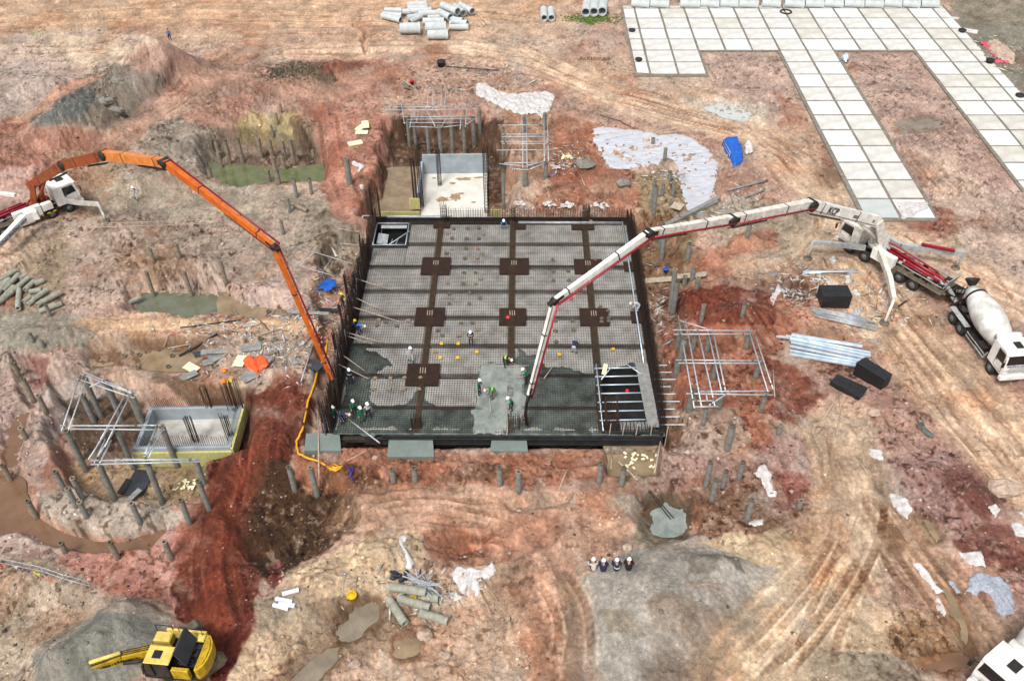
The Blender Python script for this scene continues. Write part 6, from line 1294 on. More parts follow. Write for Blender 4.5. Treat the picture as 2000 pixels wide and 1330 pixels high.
mb = MB(Mv); mb.prism([(-1.75, -1.1), (-1.95, -1.1), (-2.2, -.75), (-2.32, -.3), (-2.32, .3), (-2.2, .75), (-1.95, 1.1), (-1.75, 1.1)], 1.1, 2.05); mb.prism([(-1.85, -1.0), (-2.1, -.7), (-2.2, -.3), (-2.2, .3), (-2.1, .7), (-1.85, 1.0)], 2.05, 2.15); mb.build('counterweight', 'yellow', EX)
mb = MB(Mv); mb.box((-.5, -1.2, 1.75), (2.4, .14, .95), bev=.04); mb.box((.85, -.85, 1.6), (1.0, .65, .75), bev=.08); mb.box((-1.45, -.9, 2.0), (.5, .45, .2), bev=.04); mb.build('engine_cowl', 'yellowp', EX)
mb = MB(Mv); rr = random.Random(4); mb.box((-.85, -.1, 1.45), (1.6, 1.7, .5))
for i in range(26): mb.box((-.8+rr.uniform(-.75, .8), rr.uniform(-.95, .75), 1.78), (rr.uniform(.1, .45), rr.uniform(.08, .35), rr.uniform(.1, .35)), bev=.02)
for i in range(8): y_ = rr.uniform(-.8, .7); mb.tube([(-1.5, y_, 1.85), (-.9, y_+rr.uniform(-.3, .3), 2.05), (-.1, y_+rr.uniform(-.2, .2), 1.8)], .03, 6)
mb.tube([(-.4, -.6, 1.7), (-.4, -.6, 2.35)], .07, 8); mb.build('engine', 'dark', EX)
mb = MB(Mv); mb.box((.75, -.1, 1.6), (1.3, .5, .7), bev=.05); mb.build('boom_mount', 'yellow', EX)
mb = MB(Mv); mb.tube([(1.3, -1.15, 1.9), (1.3, -1.15, 2.6), (.3, -1.15, 2.6), (.3, -1.15, 2.2)], .03, 6); mb.tube([(-.1, -1.1, 2.2), (-.1, -1.1, 2.6), (-1.5, -1.05, 2.6), (-1.5, -1.05, 2.1)], .025, 6); mb.build('handrail', 'dark', EX)
mb = MB(Mv); mb.box((.3, .76, 2.84), (.5, .5, .04), bev=.015); mb.build('roof_hatch', 'glass', EX)
mb = MB(Mv); mb.box((-1.05, .1, 2.75), (.1, 1.7, 1.3), Matrix.Rotation(.35, 3, 'Y')); mb.build('open_hood', 'darkp', EX)
mb = MB(Mv); mb.prism([(-.35, 1.25), (.55, 1.25), (1.3, 1.6), (1.25, 2.2), (.95, 2.72), (-.35, 2.72)], .28, 1.27, 'y'); cb = mb.build('cab', 'glass', EX)
mb = MB(Mv); mb.box((.2, .76, 2.77), (1.5, 1.12, .1), bev=.04); mb.build('cab_roof', 'yellowp', EX)
mb = MB(Mv)
for x_, y_ in ((-.37, .27), (-.37, 1.28), (.6, 1.29), (.98, .27), (.98, 1.28)): mb.bar((x_+(.3 if x_ > .9 else 0), y_, 1.4), (x_, y_, 2.75), .08)
mb.build('cab_frame', 'dark', EX)
mb = MB(Mv); mb.box((-1.0, 1.2, 1.75), (1.0, .25, .95), bev=.05); mb.build('side_door', 'yellow', EX)
f0 = Mv @ Vector((1.2, 0, 1.7)); _h = heading((320,1278), (175,1312)); n_ = Vector((math.sin(_h)*-1, math.cos(_h), 0)); n_ = n_ if n_.y < 0 else -n_; e = [f0]+[on_plane(u, v, f0, n_) for u, v in ((240,1283),(181,1303),(176,1345))]
mb = MB(); mb.bar(e[0], e[1], .45, .75, .42, .6); mb.bar(e[1], e[2], .42, .6, .36, .45); mb.build('boom', 'yellow', EX)
mb = MB(); mb.bar(e[2]+Vector((0, 0, .15)), e[3], .34, .75, .3, .45); mb.build('stick', 'yellow', EX)
mb = MB(); up = Vector((0, 0, 1)); mb.tube([e[1]+up*.5, e[2]+up*.55], .12, 10); mb.build('stick_cylinder', 'yellowp', EX)
mb = MB(); mb.tube([e[0]-up*.3+n_*.35, e[1]-up*.1+n_*.33], .11, 10); mb.tube([e[0]-up*.3-n_*.35, e[1]-up*.1-n_*.33], .11, 10)
for k in (-.12, 0, .12): mb.tube([e[0]+up*.45+n_*k, e[1]+up*.42+n_*k, e[2]+up*.35+n_*k], .03, 6)
mb.build('hydraulic_lines', 'dark', EX)
mb = MB(); q = e[3]; mb.blob(q+Vector((0, 0, -.6)), (.6, .6, .5), 3, 10, 6); mb.build('bucket', 'dirtysteel', EX)
d_ = (e[1]-e[2]).normalized(); text_on('LK.0868061693', .34, e[1].lerp(e[2], .62)+n_*.24+up*-.02, -d_*-1, up, EX, 'ink'); text_on('KOMATSU', .2, e[0].lerp(e[1], .72)+n_*.25, (e[0]-e[1]), up, EX, 'ink')
# ------------------------------------------------------------------ people
POSES = dict(
 stand=dict(pel=(0,0,.92), wai=(.01,0,1.08), che=(.03,0,1.27), nec=(.03,0,1.45), hea=(.06,0,1.61), el=(.06,.27,1.12), ha=(.2,.26,.92), kn=(.05,.12,.5), an=(0,.13,.09)),
 look=dict(pel=(0,0,.92), wai=(.0,0,1.08), che=(.03,0,1.27), nec=(.07,0,1.44), hea=(.15,0,1.58), el=(.1,.27,1.12), ha=(.3,.12,1.08), kn=(.04,.12,.5), an=(0,.14,.09)),
 walk=dict(pel=(0,0,.92), wai=(.02,0,1.08), che=(.05,0,1.27), nec=(.07,0,1.45), hea=(.1,0,1.61), el=(-.05,.28,1.14), ha=(.1,.3,.92), kn=(.15,.1,.52), an=(.2,.11,.09), kn2=(-.02,.1,.5), an2=(-.28,.11,.12)),
 bend=dict(pel=(-.2,0,.88), wai=(-.05,0,1.0), che=(.16,0,1.08), nec=(.36,0,1.08), hea=(.5,0,1.04), el=(.3,.25,.85), ha=(.5,.14,.62), kn=(-.02,.15,.48), an=(0,.17,.09)),
 rake=dict(pel=(-.08,0,.9), wai=(.0,0,1.05), che=(.12,0,1.2), nec=(.22,0,1.36), hea=(.3,0,1.48), el=(.3,.26,1.05), ha=(.5,.1,.95), kn=(.06,.14,.5), an=(.05,.16,.09)),
 crouch=dict(pel=(-.12,0,.34), wai=(-.08,0,.5), che=(.05,0,.68), nec=(.16,0,.84), hea=(.22,0,.98), el=(.28,.27,.6), ha=(.45,.14,.45), kn=(.32,.18,.5), an=(.08,.17,.09)),
 sit=dict(pel=(0,0,.14), wai=(-.03,0,.3), che=(.03,0,.5), nec=(.1,0,.68), hea=(.17,0,.82), el=(.2,.3,.45), ha=(.4,.2,.48), kn=(.4,.2,.46), an=(.55,.17,.09)),
 drive=dict(pel=(0,0,.14), wai=(0,0,.3), che=(.02,0,.52), nec=(.04,0,.7), hea=(.07,0,.86), el=(.2,.26,.42), ha=(.42,.18,.45), kn=(.45,.14,.14), an=(.55,.14,-.25)))
def person(u, v, pose, face, shirt, pants, hat, label, z=None, tall=1.0, vest=None, group='workers on the site', stripes=0, boots='boots'):
    D = {k: Vector(a) for k, a in POSES[pose].items()}; p = at(u, v, z) if z is not None else atg(u, v)
    root = thing('person', p, label, 'person', group, rz=math.radians(face)); W = wm(root)
    vs = []; es = []; rs = []; tg = []
    def av(c, r, par, t):
        vs.append(tuple(Vector(c)*tall)); rs.append(r*tall); tg.append(t)
        if par is not None: es.append((par, len(vs)-1))
        return len(vs)-1
    pe = av(D['pel'], .135, None, 1); wa = av(D['wai'], .125, pe, 0); ch = av(D['che'], .15, wa, 0); ne = av(D['nec'], .062, ch, 3); he = av(D['hea'], .098, ne, 3)
    hd = (D['hea']-D['nec']).normalized(); fw = Vector((1, 0, 0)); fw = (fw-hd*fw.dot(hd)).normalized()
    cr = av(D['hea']+hd*.09, .075, he, 3); av(D['hea']+fw*.115-hd*.01, .018, he, 3)
    for s in (-1, 1):
        f = lambda k: Vector((D[k].x, D[k].y*s, D[k].z))
        av(D['hea']+Vector((0, s*.1, 0)), .015, he, 3)
        tor = (D['nec']-D['che']); sh = av(D['che']+tor*.5+Vector((0, s*.19, 0)), .07, ch, 0); el = av(f('el'), .05, sh, 0); w0 = f('ha'); wr = av(f('el').lerp(w0, .9), .034, el, 3); hn = av(w0, .036, wr, 3)
        d = (w0-f('el')).normalized()
        for k in range(4): q = av(w0+d*.06+Vector((0, (k-1.5)*.022, 0)), .011, hn, 3); av(w0+d*(.10+.012*(1.5-abs(k-1.5)))+Vector((0, (k-1.5)*.024, -.02)), .009, q, 3)
        av(w0+d*.03+Vector((.02, -s*.045, .0)), .012, hn, 3)
        kk, aa = ('kn2', 'an2') if s < 0 and 'kn2' in D else ('kn', 'an')
        hp = av(D['pel']+Vector((0, s*.095, -.04)), .1, pe, 1); kn = av(f(kk), .068, hp, 1); an = av(f(aa), .05, kn, 2); av(f(aa)+Vector((.15, 0, -.05)), .042, an, 2)
    me = bpy.data.meshes.new('body'); me.from_pydata(vs, es, []); o = bpy.data.objects.new('body', me); COL.objects.link(o)
    sk = o.modifiers.new('s', 'SKIN'); sk.use_smooth_shade = True
    for i, sv in enumerate(me.skin_vertices[0].data): sv.radius = (rs[i], rs[i]*(.78 if i in (pe, wa, ch) else 1)); sv.use_root = (i == 0)
    o.modifiers.new('d', 'SUBSURF').levels = 1
    bpy.context.view_layer.update(); m2 = bpy.data.meshes.new_from_object(o.evaluated_get(bpy.context.evaluated_depsgraph_get())); bpy.data.objects.remove(o)
    m2.materials.clear()
    for x in (shirt, pants, boots, 'skin'): m2.materials.append(MT[x])
    V = np.array(vs); T = np.array(tg); E = np.array(es); pc = np.empty(len(m2.polygons)*3); m2.polygons.foreach_get('center', pc); pc = pc.reshape(-1, 3)
    A, B = V[E[:, 0]], V[E[:, 1]]; AB = B-A; t = np.clip(((pc[:, None]-A)*AB).sum(-1)/((AB**2).sum(-1)+1e-9), 0, 1); dist = np.linalg.norm(pc[:, None]-A-AB*t[..., None], axis=-1)-np.array(rs)[E[:, 1]]
    k = dist.argmin(1); tt = t[np.arange(len(k)), k]; mi = np.where(tt > .5, T[E[k, 1]], T[E[k, 0]]).astype(np.int32)
    sl_ = (T[E[k, 1]] == 3) & (T[E[k, 0]] == 0) & (tt < .85); mi[sl_] = 0
    m2.polygons.foreach_set('material_index', mi); m2.update()
    b = bpy.data.objects.new('body', m2); COL.objects.link(b); b.parent = root; WM[b.name] = W
    Wp = W @ Matrix.Scale(tall, 4)
    if hat:
        h0 = D['hea']+hd*.03; mb = MB(Wp); mb.lathe([(0, .135), (.08, .14), (.1, .125), (.45, .118), (.75, .085), (.95, .04), (1, .01)], h0, h0+hd*.17, 18); mb.box(h0+fw*.13+hd*.012, (.08, .16, .016), Matrix.Rotation(-math.atan2(fw.z, fw.x), 3, 'Y')); mb.build('hard_hat', hat, root)
    else:
        mb = MB(Wp); h0 = D['hea']+hd*.02-fw*.015; mb.lathe([(0, .1), (.4, .108), (.8, .07), (1, .01)], h0, h0+hd*.12, 14); mb.build('hair', 'hair', root)
    if vest:
        mb = MB(Wp); a_, c_, n_ = D['pel'].lerp(D['wai'], .6), D['che'], D['nec']; mb.tube([a_, D['wai'], c_, c_.lerp(n_, .55)], [.15, .145, .178, .13], 14, False); mb.build('vest', vest, root)
    if stripes:
        for k in range(stripes): t = (k+1)/(stripes+1); c_ = D['wai'].lerp(D['che'], t*1.2); ax = (D['che']-D['wai']).normalized(); mb = MB(Wp); mb.pipe(c_-ax*.022, c_+ax*.022, .186 if t > .4 else .17, .15, 16); mb.build('reflective_band', 'lime' if stripes > 1 else 'silver', root)
    return root
PZ = -.0
person(983, 445, 'crouch', -80, 'bluec', 'navy', 'helmet_w', 'person in blue working at the back edge of the slab, white helmet', PZ)
person(703, 652, 'bend', -20, 'bluec', 'navy', 'helmet_w', 'person in blue shirt bending by the left edge, white helmet', PZ)
person(690, 645, 'crouch', 20, 'navy', 'blackc', 'helmet_y', 'crouching person with yellow helmet beside the bending person in blue', PZ)
person(670, 602, 'stand', -30, 'khaki', 'navy', 'helmet_y', 'person with yellow helmet among the left edge props', PZ)
person(664, 618, 'stand', 20, 'blackc', 'navy', 'helmet_o', 'person with orange helmet among the left edge props', PZ)
person(920, 674, 'look', -95, 'blackc', 'blackc', 'helmet_w', 'person in black standing alone on open rebar, white helmet and straps', PZ, stripes=1)
person(803, 707, 'walk', -60, 'greyc', 'greyc', 'helmet_w', 'person in pale grey clothes walking over the rebar', PZ)
person(686, 750, 'stand', -80, 'blackc', 'navy', 'helmet_w', 'person in black and lime vest at left side of slab', PZ, vest='blackc', stripes=1)
person(1121, 690, 'bend', 70, 'navy', 'greyc', 'helmet_b', 'person in navy with bright blue helmet leaning forward', PZ)
person(988, 716, 'bend', -35, 'blackc', 'blackc', 'helmet_w', 'person bending over top of the pale pool, striped lime vest', .05, stripes=3, vest='blackc')
person(936, 771, 'stand', -30, 'green', 'blackc', 'helmet_w', 'person in green standing at the left rim of the pale pool', .05)
person(962, 778, 'bend', 190, 'green', 'khaki', 'helmet_w', 'person in green and lime bending left inside the pale pool', .0, stripes=2, vest='green')
person(999, 801, 'rake', 210, 'green', 'blackc', 'helmet_w', 'person in green raking at the near end of pale pool', .05)
person(1029, 748, 'rake', 180, 'green', 'blackc', 'helmet_w', 'person in green beside the white boom tip, right pool rim', .05)
person(1031, 826, 'crouch', 200, 'khaki', 'khaki', 'helmet_r', 'person with red helmet guiding the end hose', .02)
person(653, 824, 'stand', -20, 'green', 'navy', 'helmet_w', 'leftmost person of the front left group, green shirt', PZ)
person(671, 826, 'bend', -10, 'navy', 'navy', 'helmet_w', 'person in navy of the front left group, second from left', PZ)
person(693, 811, 'stand', -60, 'green', 'blackc', 'helmet_w', 'person in green of front left group, farthest back', PZ)
person(707, 824, 'stand', -60, 'green', 'green', 'helmet_w', 'person all in green of front left group, nearest the camera', PZ)
person(720, 816, 'walk', -50, 'greyc', 'blackc', 'helmet_w', 'rightmost person of front left group, grey sleeves and black trousers', PZ, stripes=1)
person(267, 392, 'walk', -70, 'greyc', 'greyc', 'helmet_w', 'person in light grey walking on open ground near the orange boom')
person(1032, 82, 'stand', 100, 'bluec', 'blackc', None, 'person in a blue shirt standing by themselves at the top') if False else person(333, 81, 'stand', 100, 'bluec', 'blackc', None, 'lone person in blue shirt and black trousers beside the brown mound top')
person(1243, 610, 'bend', 180, 'greyc', 'greyc', 'helmet_w', 'person in grey at the right edge of the slab', PZ)
for i, (u, v, sh, pa, st, ve, lb, f) in enumerate(((1159, 1114, 'greyc', 'blackc', 0, 'sheetp', 'sitting person in a white vest, leftmost of the four seated', 95), (1178, 1116, 'navy', 'navy', 0, None, 'sitting person in navy, second of four seated, biggest white helmet', 90), (1204, 1115, 'navy', 'navy', 1, None, 'sitting person in navy with one pale band, third of four seated', 92), (1227, 1114, 'blackc', 'blackc', 0, None, 'sitting person in black, rightmost of the four seated', 84))):
    person(u, v, 'sit', f, sh, pa, 'helmet_w', lb, stripes=st, vest=ve, group='four workers sitting on the sand', tall=1.08)
q = wm(EX) @ Vector((.45, .78, 1.35)); uv = px(q); person(uv[0], uv[1], 'drive', math.degrees(rz_ex), 'lbluec', 'navy', None, 'operator in light blue sitting in the excavator cab', z=q.z, group=None)
# ------------------------------------------------------------------ sheets, boards and site debris
def sheet(name, pts, m, label, cat, group=None, wr=.1, lift=.08, z=None, step=.14, folds=0, jag=1.0):
    P = []
    for u, v in pts: q = atg(u, v, lift) if z is None else at(u, v, z); P.append((q.x, q.y))
    out = []; rr = random.Random(int(pts[0][0]+pts[0][1]))
    for i in range(len(P)):
        a_, b_ = Vector(P[i]), Vector(P[(i+1) % len(P)]); n = max(1, int((b_-a_).length/.3))
        for k in range(n): c_ = a_.lerp(b_, k/n); out.append((c_.x+rr.uniform(-.08, .08)*jag, c_.y+rr.uniform(-.08, .08)*jag))
    O = np.array(out); x0, x1, y0, y1 = O[:, 0].min(), O[:, 0].max(), O[:, 1].min(), O[:, 1].max(); st = min(step, max(x1-x0, y1-y0)/14)
    nx, ny = int((x1-x0)/st)+3, int((y1-y0)/st)+3; gx, gy = np.meshgrid(np.linspace(x0-st, x1+st, nx), np.linspace(y0-st, y1+st, ny)); d = sdf(gx, gy, out); keep = d < st*.6
    base = height(gx.ravel(), gy.ravel(), False).reshape(gx.shape) if z is None else np.full(gx.shape, z)
    an = rr.uniform(0, 3.1); al = gx*math.cos(an)+gy*math.sin(an); ac = -gx*math.sin(an)+gy*math.cos(an)
    w1 = 1-abs(fbm(ac+.5*fbm(gx, gy, 1.5, 2, 74), al*.16, .42 if wr > .15 else .7, 2, 71))*2.2; w2 = 1-abs(fbm(al*.22+9, ac, .8, 2, 75))*2.4; hz = base+lift*.6+wr*(w1*.8+w2*.5*ss(fbm(gx, gy, 1.6, 2, 73)+.6)+.15*fbm(gx, gy, .5, 3, 72))-(lift*.6+wr*.3)*ss(d/(st*1.2)+1)
    idx = -np.ones(gx.shape, int); idx[keep] = np.arange(keep.sum()); vs = list(zip(gx[keep].tolist(), gy[keep].tolist(), hz[keep].tolist()))
    q = np.stack([idx[:-1, :-1], idx[:-1, 1:], idx[1:, 1:], idx[1:, :-1]], -1).reshape(-1, 4); q = q[(q >= 0).all(1)]
    if len(q) == 0: return None
    mb = MB(); mb._add(vs, [tuple(int(i) for i in r) for r in q], True); return tag(mb.build(name, m), label, cat, group)
def board(u, v, w_, d_, h_, m, label, cat, name='board', ang=0, tilt=0, group=None, lift=0, z=None, bev=0):
    p = atg(u, v, 0) if z is None else at(u, v, z); mb = MB(frame_of((p.x, p.y, p.z+lift), math.radians(ang)) @ Matrix.Rotation(tilt, 4, 'X')); mb.box((0, 0, h_/2), (w_, d_, h_), bev=bev)
    return tag(mb.build(name, m), label, cat, group)
sheet('geotextile_sheet', [(1157,250),(1180,246),(1260,255),(1290,262),(1320,260),(1350,266),(1385,290),(1400,310),(1400,350),(1385,400),(1345,412),(1335,380),(1325,350),(1312,335),(1300,318),(1270,322),(1240,326),(1190,328),(1175,300),(1160,275)], 'sheet', 'huge grey-white geotextile sheet spread in a curve behind the slab', 'ground sheet', wr=.09, lift=.12, step=.2)
sheet('geotextile_sheet', [(930,162),(948,160),(962,172),(985,180),(1010,182),(1045,178),(1060,176),(1082,182),(1083,192),(1072,215),(1058,228),(1045,218),(1015,222),(980,208),(950,192),(930,185)], 'sheetp', 'crumpled white geotextile sheet on the bank beside the back tube frames', 'ground sheet', wr=.22, lift=.25)
CL = [([(1482,908),(1495,905),(1508,925),(1505,940),(1520,955),(1518,968),(1500,968),(1492,950),(1485,935),(1472,925)], 'large white cloth right of the piles near the concrete puddle'), ([(1700,874),(1722,876),(1728,895),(1718,898),(1700,890)], 'small white sheet above the tyre tracks, roundish'), ([(1738,965),(1752,962),(1768,970),(1784,990),(1780,1002),(1772,1014),(1755,998),(1745,980)], 'white sheet folded beside the muddy rut puddle'), ([(1459,1022),(1475,1012),(1492,1014),(1490,1024),(1475,1027)], 'small white cloth below the last lone pile'),
 ([(1783,1102),(1798,1098),(1815,1118),(1830,1140),(1845,1155),(1830,1160),(1818,1140),(1800,1125)], 'long muddy white strip lying along the wheel rut'), ([(1826,1165),(1835,1162),(1848,1195),(1842,1202),(1830,1185)], 'thin muddy white scrap at the near end of the long strip'), ([(1868,1060),(1880,1078),(1895,1075),(1915,1075),(1920,1085),(1925,1105),(1905,1105),(1885,1098),(1875,1080)], 'crumpled white sheet just behind the grey netting'), ([(1930,990),(1944,982),(1953,994),(1946,1008)], 'small white square cloth near the right edge on brown clods'), ([(1974,1022),(1988,1018),(2004,1030),(2004,1048),(1985,1046)], 'white cloth touching the right picture edge'), ([(1988,998),(2003,994),(2004,1012)], 'tiny white scrap at the right picture edge'),
 ([(1505,580),(1520,556),(1535,552),(1543,566),(1532,575),(1518,578),(1510,595)], 'white sheet beside the small square hole'), ([(1620,505),(1628,498),(1634,508),(1626,516)], 'little white scrap above the long metal strip'), ([(1651,538),(1660,536),(1662,550),(1652,552)], 'small white scrap behind the black box'), ([(1611,550),(1622,544),(1634,552),(1625,558)], 'cream scraps touching the back of the black box'), ([(1662,568),(1672,564),(1681,574),(1672,578)], 'cream scraps right of the black box'),
 ([(780,1042),(800,1045),(790,1060),(800,1085),(812,1100),(800,1112),(785,1105),(792,1085),(780,1062)], 'thin crumpled white strip on the tan mound'), ([(878,1115),(895,1106),(940,1110),(962,1097),(970,1112),(955,1130),(930,1128),(942,1150),(925,1168),(905,1160),(890,1140)], 'large crumpled white netting heap at the bottom centre'), ([(876,1160),(890,1155),(905,1165),(895,1172),(880,1170)], 'small pinkish crumpled sheet left below the netting heap'),
 ([(684,313),(700,316),(713,322),(708,330),(702,338),(697,336),(702,327),(688,322)], 'white bent board on the red path behind the slab'), ([(648,480),(655,482),(661,500),(655,502)], 'thin white scrap left of the slab back corner'), ([(702,362),(711,362),(712,371),(704,370)], 'small white bag beside the tall rusty column cage'), ([(1480,1050),(1484,1048),(1486,1052)], 'speck')]
for i, (pts, lb) in enumerate(CL[:-1]): sheet('cloth', pts, 'sheetp', lb, 'white cloth', 'white cloths and scraps lying about the site', wr=.11 if i < 15 else .2, lift=.1, step=.08, jag=.8)
sheet('netting', [(1893,1125),(1905,1112),(1935,1118),(1955,1125),(1972,1140),(1978,1160),(1985,1185),(1985,1198),(1960,1200),(1945,1185),(1938,1160),(1920,1150),(1905,1165),(1903,1155),(1885,1155),(1895,1140)], 'mesh', 'heap of blue-grey netting near the right edge, above the cut-off truck', 'netting', wr=.3, lift=.25, step=.1)
sheet('netting', [(1855,1132),(1865,1135),(1878,1155),(1870,1158),(1858,1142)], 'mesh', 'small strip of grey netting left of the big netting heap', 'netting', wr=.15, lift=.1, step=.08)
sheet('tarpaulin', [(1412,270),(1420,263),(1443,261),(1452,280),(1455,303),(1436,315),(1428,300),(1418,285)], 'blue', 'blue tarpaulin tied over a low frame next to the haul road', 'tarpaulin', 'blue tarpaulins', wr=.1, lift=.8, step=.12, jag=.1)
sheet('tarpaulin', [(604,566),(620,550),(640,546),(655,546),(656,560),(645,568),(620,564)], 'blue', 'blue tarpaulin lying under the slanting light tube frame', 'tarpaulin', 'blue tarpaulins', wr=.15, lift=.1, z=-.3)
sheet('tarpaulin', [(470,702),(485,690),(505,692),(526,698),(524,712),(505,720),(498,728),(486,722),(480,716)], 'orangetarp', 'crumpled orange tarpaulin among grey boards left of the slab', 'tarpaulin', wr=.35, lift=.35, step=.1)
sheet('tarpaulin', [(1912,80),(1926,79),(1935,90),(1950,108),(1975,118),(1968,123),(1942,120),(1948,114),(1932,98),(1915,84)], 'pink', 'pink tarpaulin strip along the pale rubble in the top right', 'tarpaulin', wr=.2, lift=.15)
sheet('rubbish_heap', [(1928,78),(1945,73),(1962,84),(1980,98),(1984,120),(1965,116),(1948,108),(1936,94)], 'stone', 'heap of pale rubbish on the pink tarpaulin', 'rubbish heap', wr=.5, lift=.5, step=.15)
sheet('rubbish_heap', [(1454,282),(1462,275),(1471,284),(1470,296),(1455,300)], 'sheetp', 'small pale rubbish pile touching the blue tarpaulin', 'rubbish heap', wr=.4, lift=.3, step=.1)
sheet('rubbish_heap', [(1305,322),(1322,318),(1328,332),(1315,338),(1305,332)], 'stone', 'small rubbish pile at the inner bend of the geotextile sheet', 'rubbish heap', wr=.5, lift=.3, step=.1)
for i, (u, v, n_) in enumerate(((1534,592,26),(1738,618,22),(1558,612,12),(612,657,20))):
    c = atg(u, v, .05); mb = MB(); rr = random.Random(i+90)
    for k in range(n_): mb.box(c+Vector((rr.gauss(0, .45), rr.gauss(0, .35), rr.uniform(.02, .22))), (.22, .11, .08), Matrix.Rotation(rr.uniform(0, 3), 3, 'Z') @ Matrix.Rotation(rr.uniform(-.3, .3), 3, 'X'))
    tag(mb.build('brick_pile', 'brick'), ['pinkish bricks dumped beside the small square hole', 'pinkish bricks at the foot of the rear pump outrigger', 'few pinkish bricks left of the rod bundle', 'pinkish bricks beside the orange boom tip'][i], 'brick pile', 'small brick piles')
sheet('blue_scrap', [(1645,108),(1654,106),(1660,116),(1652,122),(1644,118)], 'galvb', 'pale blue crumpled scrap at the inner corner of the panels', 'scrap', wr=.4, lift=.25, step=.1)
sheet('plastic_sheet', [(1752,396),(1765,393),(1811,396),(1812,408),(1792,414),(1778,425),(1762,428)], 'sheetp', 'white plastic sheet over the last right panel of middle strip', 'plastic sheet', wr=.03, lift=.02, z=.15, step=.2, jag=.3)
for i, (u, v, w_, d_, an) in enumerate([(706,251,1.5,.8,60),(714,248,1.5,.8,100),(707,261,1.4,.7,0),(694,282,1.6,.8,20)]): board(u, v, w_, d_, .18, 'foam', 'cream foam block on the red path, %s' % ['back left of the group of three', 'back right of the group of three', 'front of the group of three', 'alone nearest the slab'][i], 'foam block', 'foam_block', an, 0, 'cream foam blocks', .05+.15*(i == 1), bev=.02)
for i, (u, v, w_, d_, an, m, l) in enumerate([(425,690,2.6,.5,3,'ply',.2),(420,700,1.1,.9,-50,'ply',.15),(413,708,1.4,.7,20,'ply',.1),(390,692,.9,.5,30,'darkp',.1),(492,680,1.6,1.0,10,'ply',.1),(470,708,.9,1.3,-10,'foam',.15),(487,738,1.2,.9,40,'ply',.15),(520,708,1.0,.8,-15,'ply',.3),(370,738,1.4,.7,40,'ply',.3),(375,722,.8,1.2,60,'foam',.2),(612,715,1.6,.9,-30,'darkp',.1),(575,707,.9,.4,-60,'ply',.1),(604,617,3.6,.35,-6,'ply',.35),(635,612,2.6,.4,-8,'form',.4),(272,947,1.5,2.4,-8,'darkp',.25),(262,974,1.4,.4,60,'ply',.3),(246,955,.5,1.4,-12,'black',.3),(1322,408,1.1,1.2,-30,'woodp',.3),(1895,63,1.8,1.0,-30,'sheetp',.1),(1862,37,1.6,.6,-20,'sheetp',.1),(1215,480,0,0,0,'ply',0)][:-1]):
    lb = ['long pale board across the grey boards heap', 'tilted grey board under the long pale board', 'broad grey board at the lower left of the heap', 'small dark board left of the grey boards heap', 'large grey sheet board behind the orange tarpaulin', 'cream board touching left of the orange tarpaulin', 'grey board below the orange tarpaulin', 'grey board right of the orange tarpaulin', 'grey board leaning by the near edge of trench', 'cream board behind the leaning board at the trench', 'dark plate beside the orange boom tip', 'narrow grey board left of the orange boom tip', 'long grey plank bridging to the slab left side', 'dark plank behind the long bridging plank', 'large dark blue plate inside the near left pit', 'broken grey board below the dark blue plate', 'narrow black panel left of the dark blue plate', 'pale slatted board standing below the geotextile sheet', 'white board lying beside the pink tarpaulin', 'white strip board beside the top right panels corner'][i]
    board(u, v, w_, d_, .06, m, lb, 'board', 'board', an, .12 if i % 3 == 0 else 0, 'loose boards', l)
# black boxes of film-faced board
def crate(pts, h, label):
    z0 = atg(*pts[0]).z; P = [at(u, v, z0+h) for u, v in pts]; root = thing('black_box', (P[0].x, P[0].y, z0), label, 'black crate', 'black film-faced crates'); mb = MB(); mb.prism([(p.x, p.y) for p in P][::-1], z0-.05, z0+h-.06); mb.build('crate_body', 'black', root)
    c = sum((p for p in P), Vector())/4; mb = MB(); mb.prism([(c.x+(p.x-c.x)*1.02, c.y+(p.y-c.y)*1.02) for p in P][::-1], z0+h-.06, z0+h); a_, b_, c_, d_ = P
    mb.bar((a_+b_)/2+Vector((0, 0, .01)), (c_+d_)/2+Vector((0, 0, .01)), .03, .02); mb.bar((a_+d_)/2+Vector((0, 0, .01)), (b_+c_)/2+Vector((0, 0, .01)), .03, .02); mb.build('crate_lid', 'darkp' if False else 'black', root)
crate([(1600,557),(1655,557),(1665,579),(1609,579)], 1.3, 'wide black crate behind the rod bundle')
crate([(1690,698),(1743,731),(1728,742),(1673,708)], 1.2, 'tallest black crate at the end of the bright beams')
crate([(1638,731),(1695,757),(1680,776),(1622,744)], .55, 'low black crate left of the tallest black crate')
# bright galvanised beams
for i, (a_, b_, l, w_) in enumerate([((1546,653),(1684,677),.55,.22),((1535,656),(1700,690),.35,.2),((1543,662),(1700,696),.3,.25),((1545,668),(1690,700),.3,.2),((1544,675),(1688,707),.2,.2),((1543,683),(1680,712),.1,.2),((1517,655),(1600,668),.2,.14),((1543,690),(1672,716),.0,.18)]):
    p, q = atg(a_[0], a_[1], .15+l), atg(b_[0], b_[1], .15+l); q.z = p.z = (p.z+q.z)/2
    mb = MB(); mb.bar(p, q, w_, .16); tag(mb.build('steel_beam', 'galvb'), 'bright galvanised beam in the stack beside black crates, %s counted from the back' % ORD[i+1], 'steel beam', 'galvanised beams in a stack')
for i in range(16):
    t = i/15; p = atg(1583+t*12+random.uniform(-3, 3), 599+t*20, .1); q = atg(1690+t*25+random.uniform(-12, 10), 622+t*26, .1); p.z = q.z = max(p.z, q.z)+.02*(i % 3); mb = MB(); mb.tube([p, q], .05, 6); tag(mb.build('steel_rod', 'pole'), 'long grey rod in the bundle below the wide black crate, %s from the back' % ORD[i+1], 'steel rod', 'grey rods in a bundle')
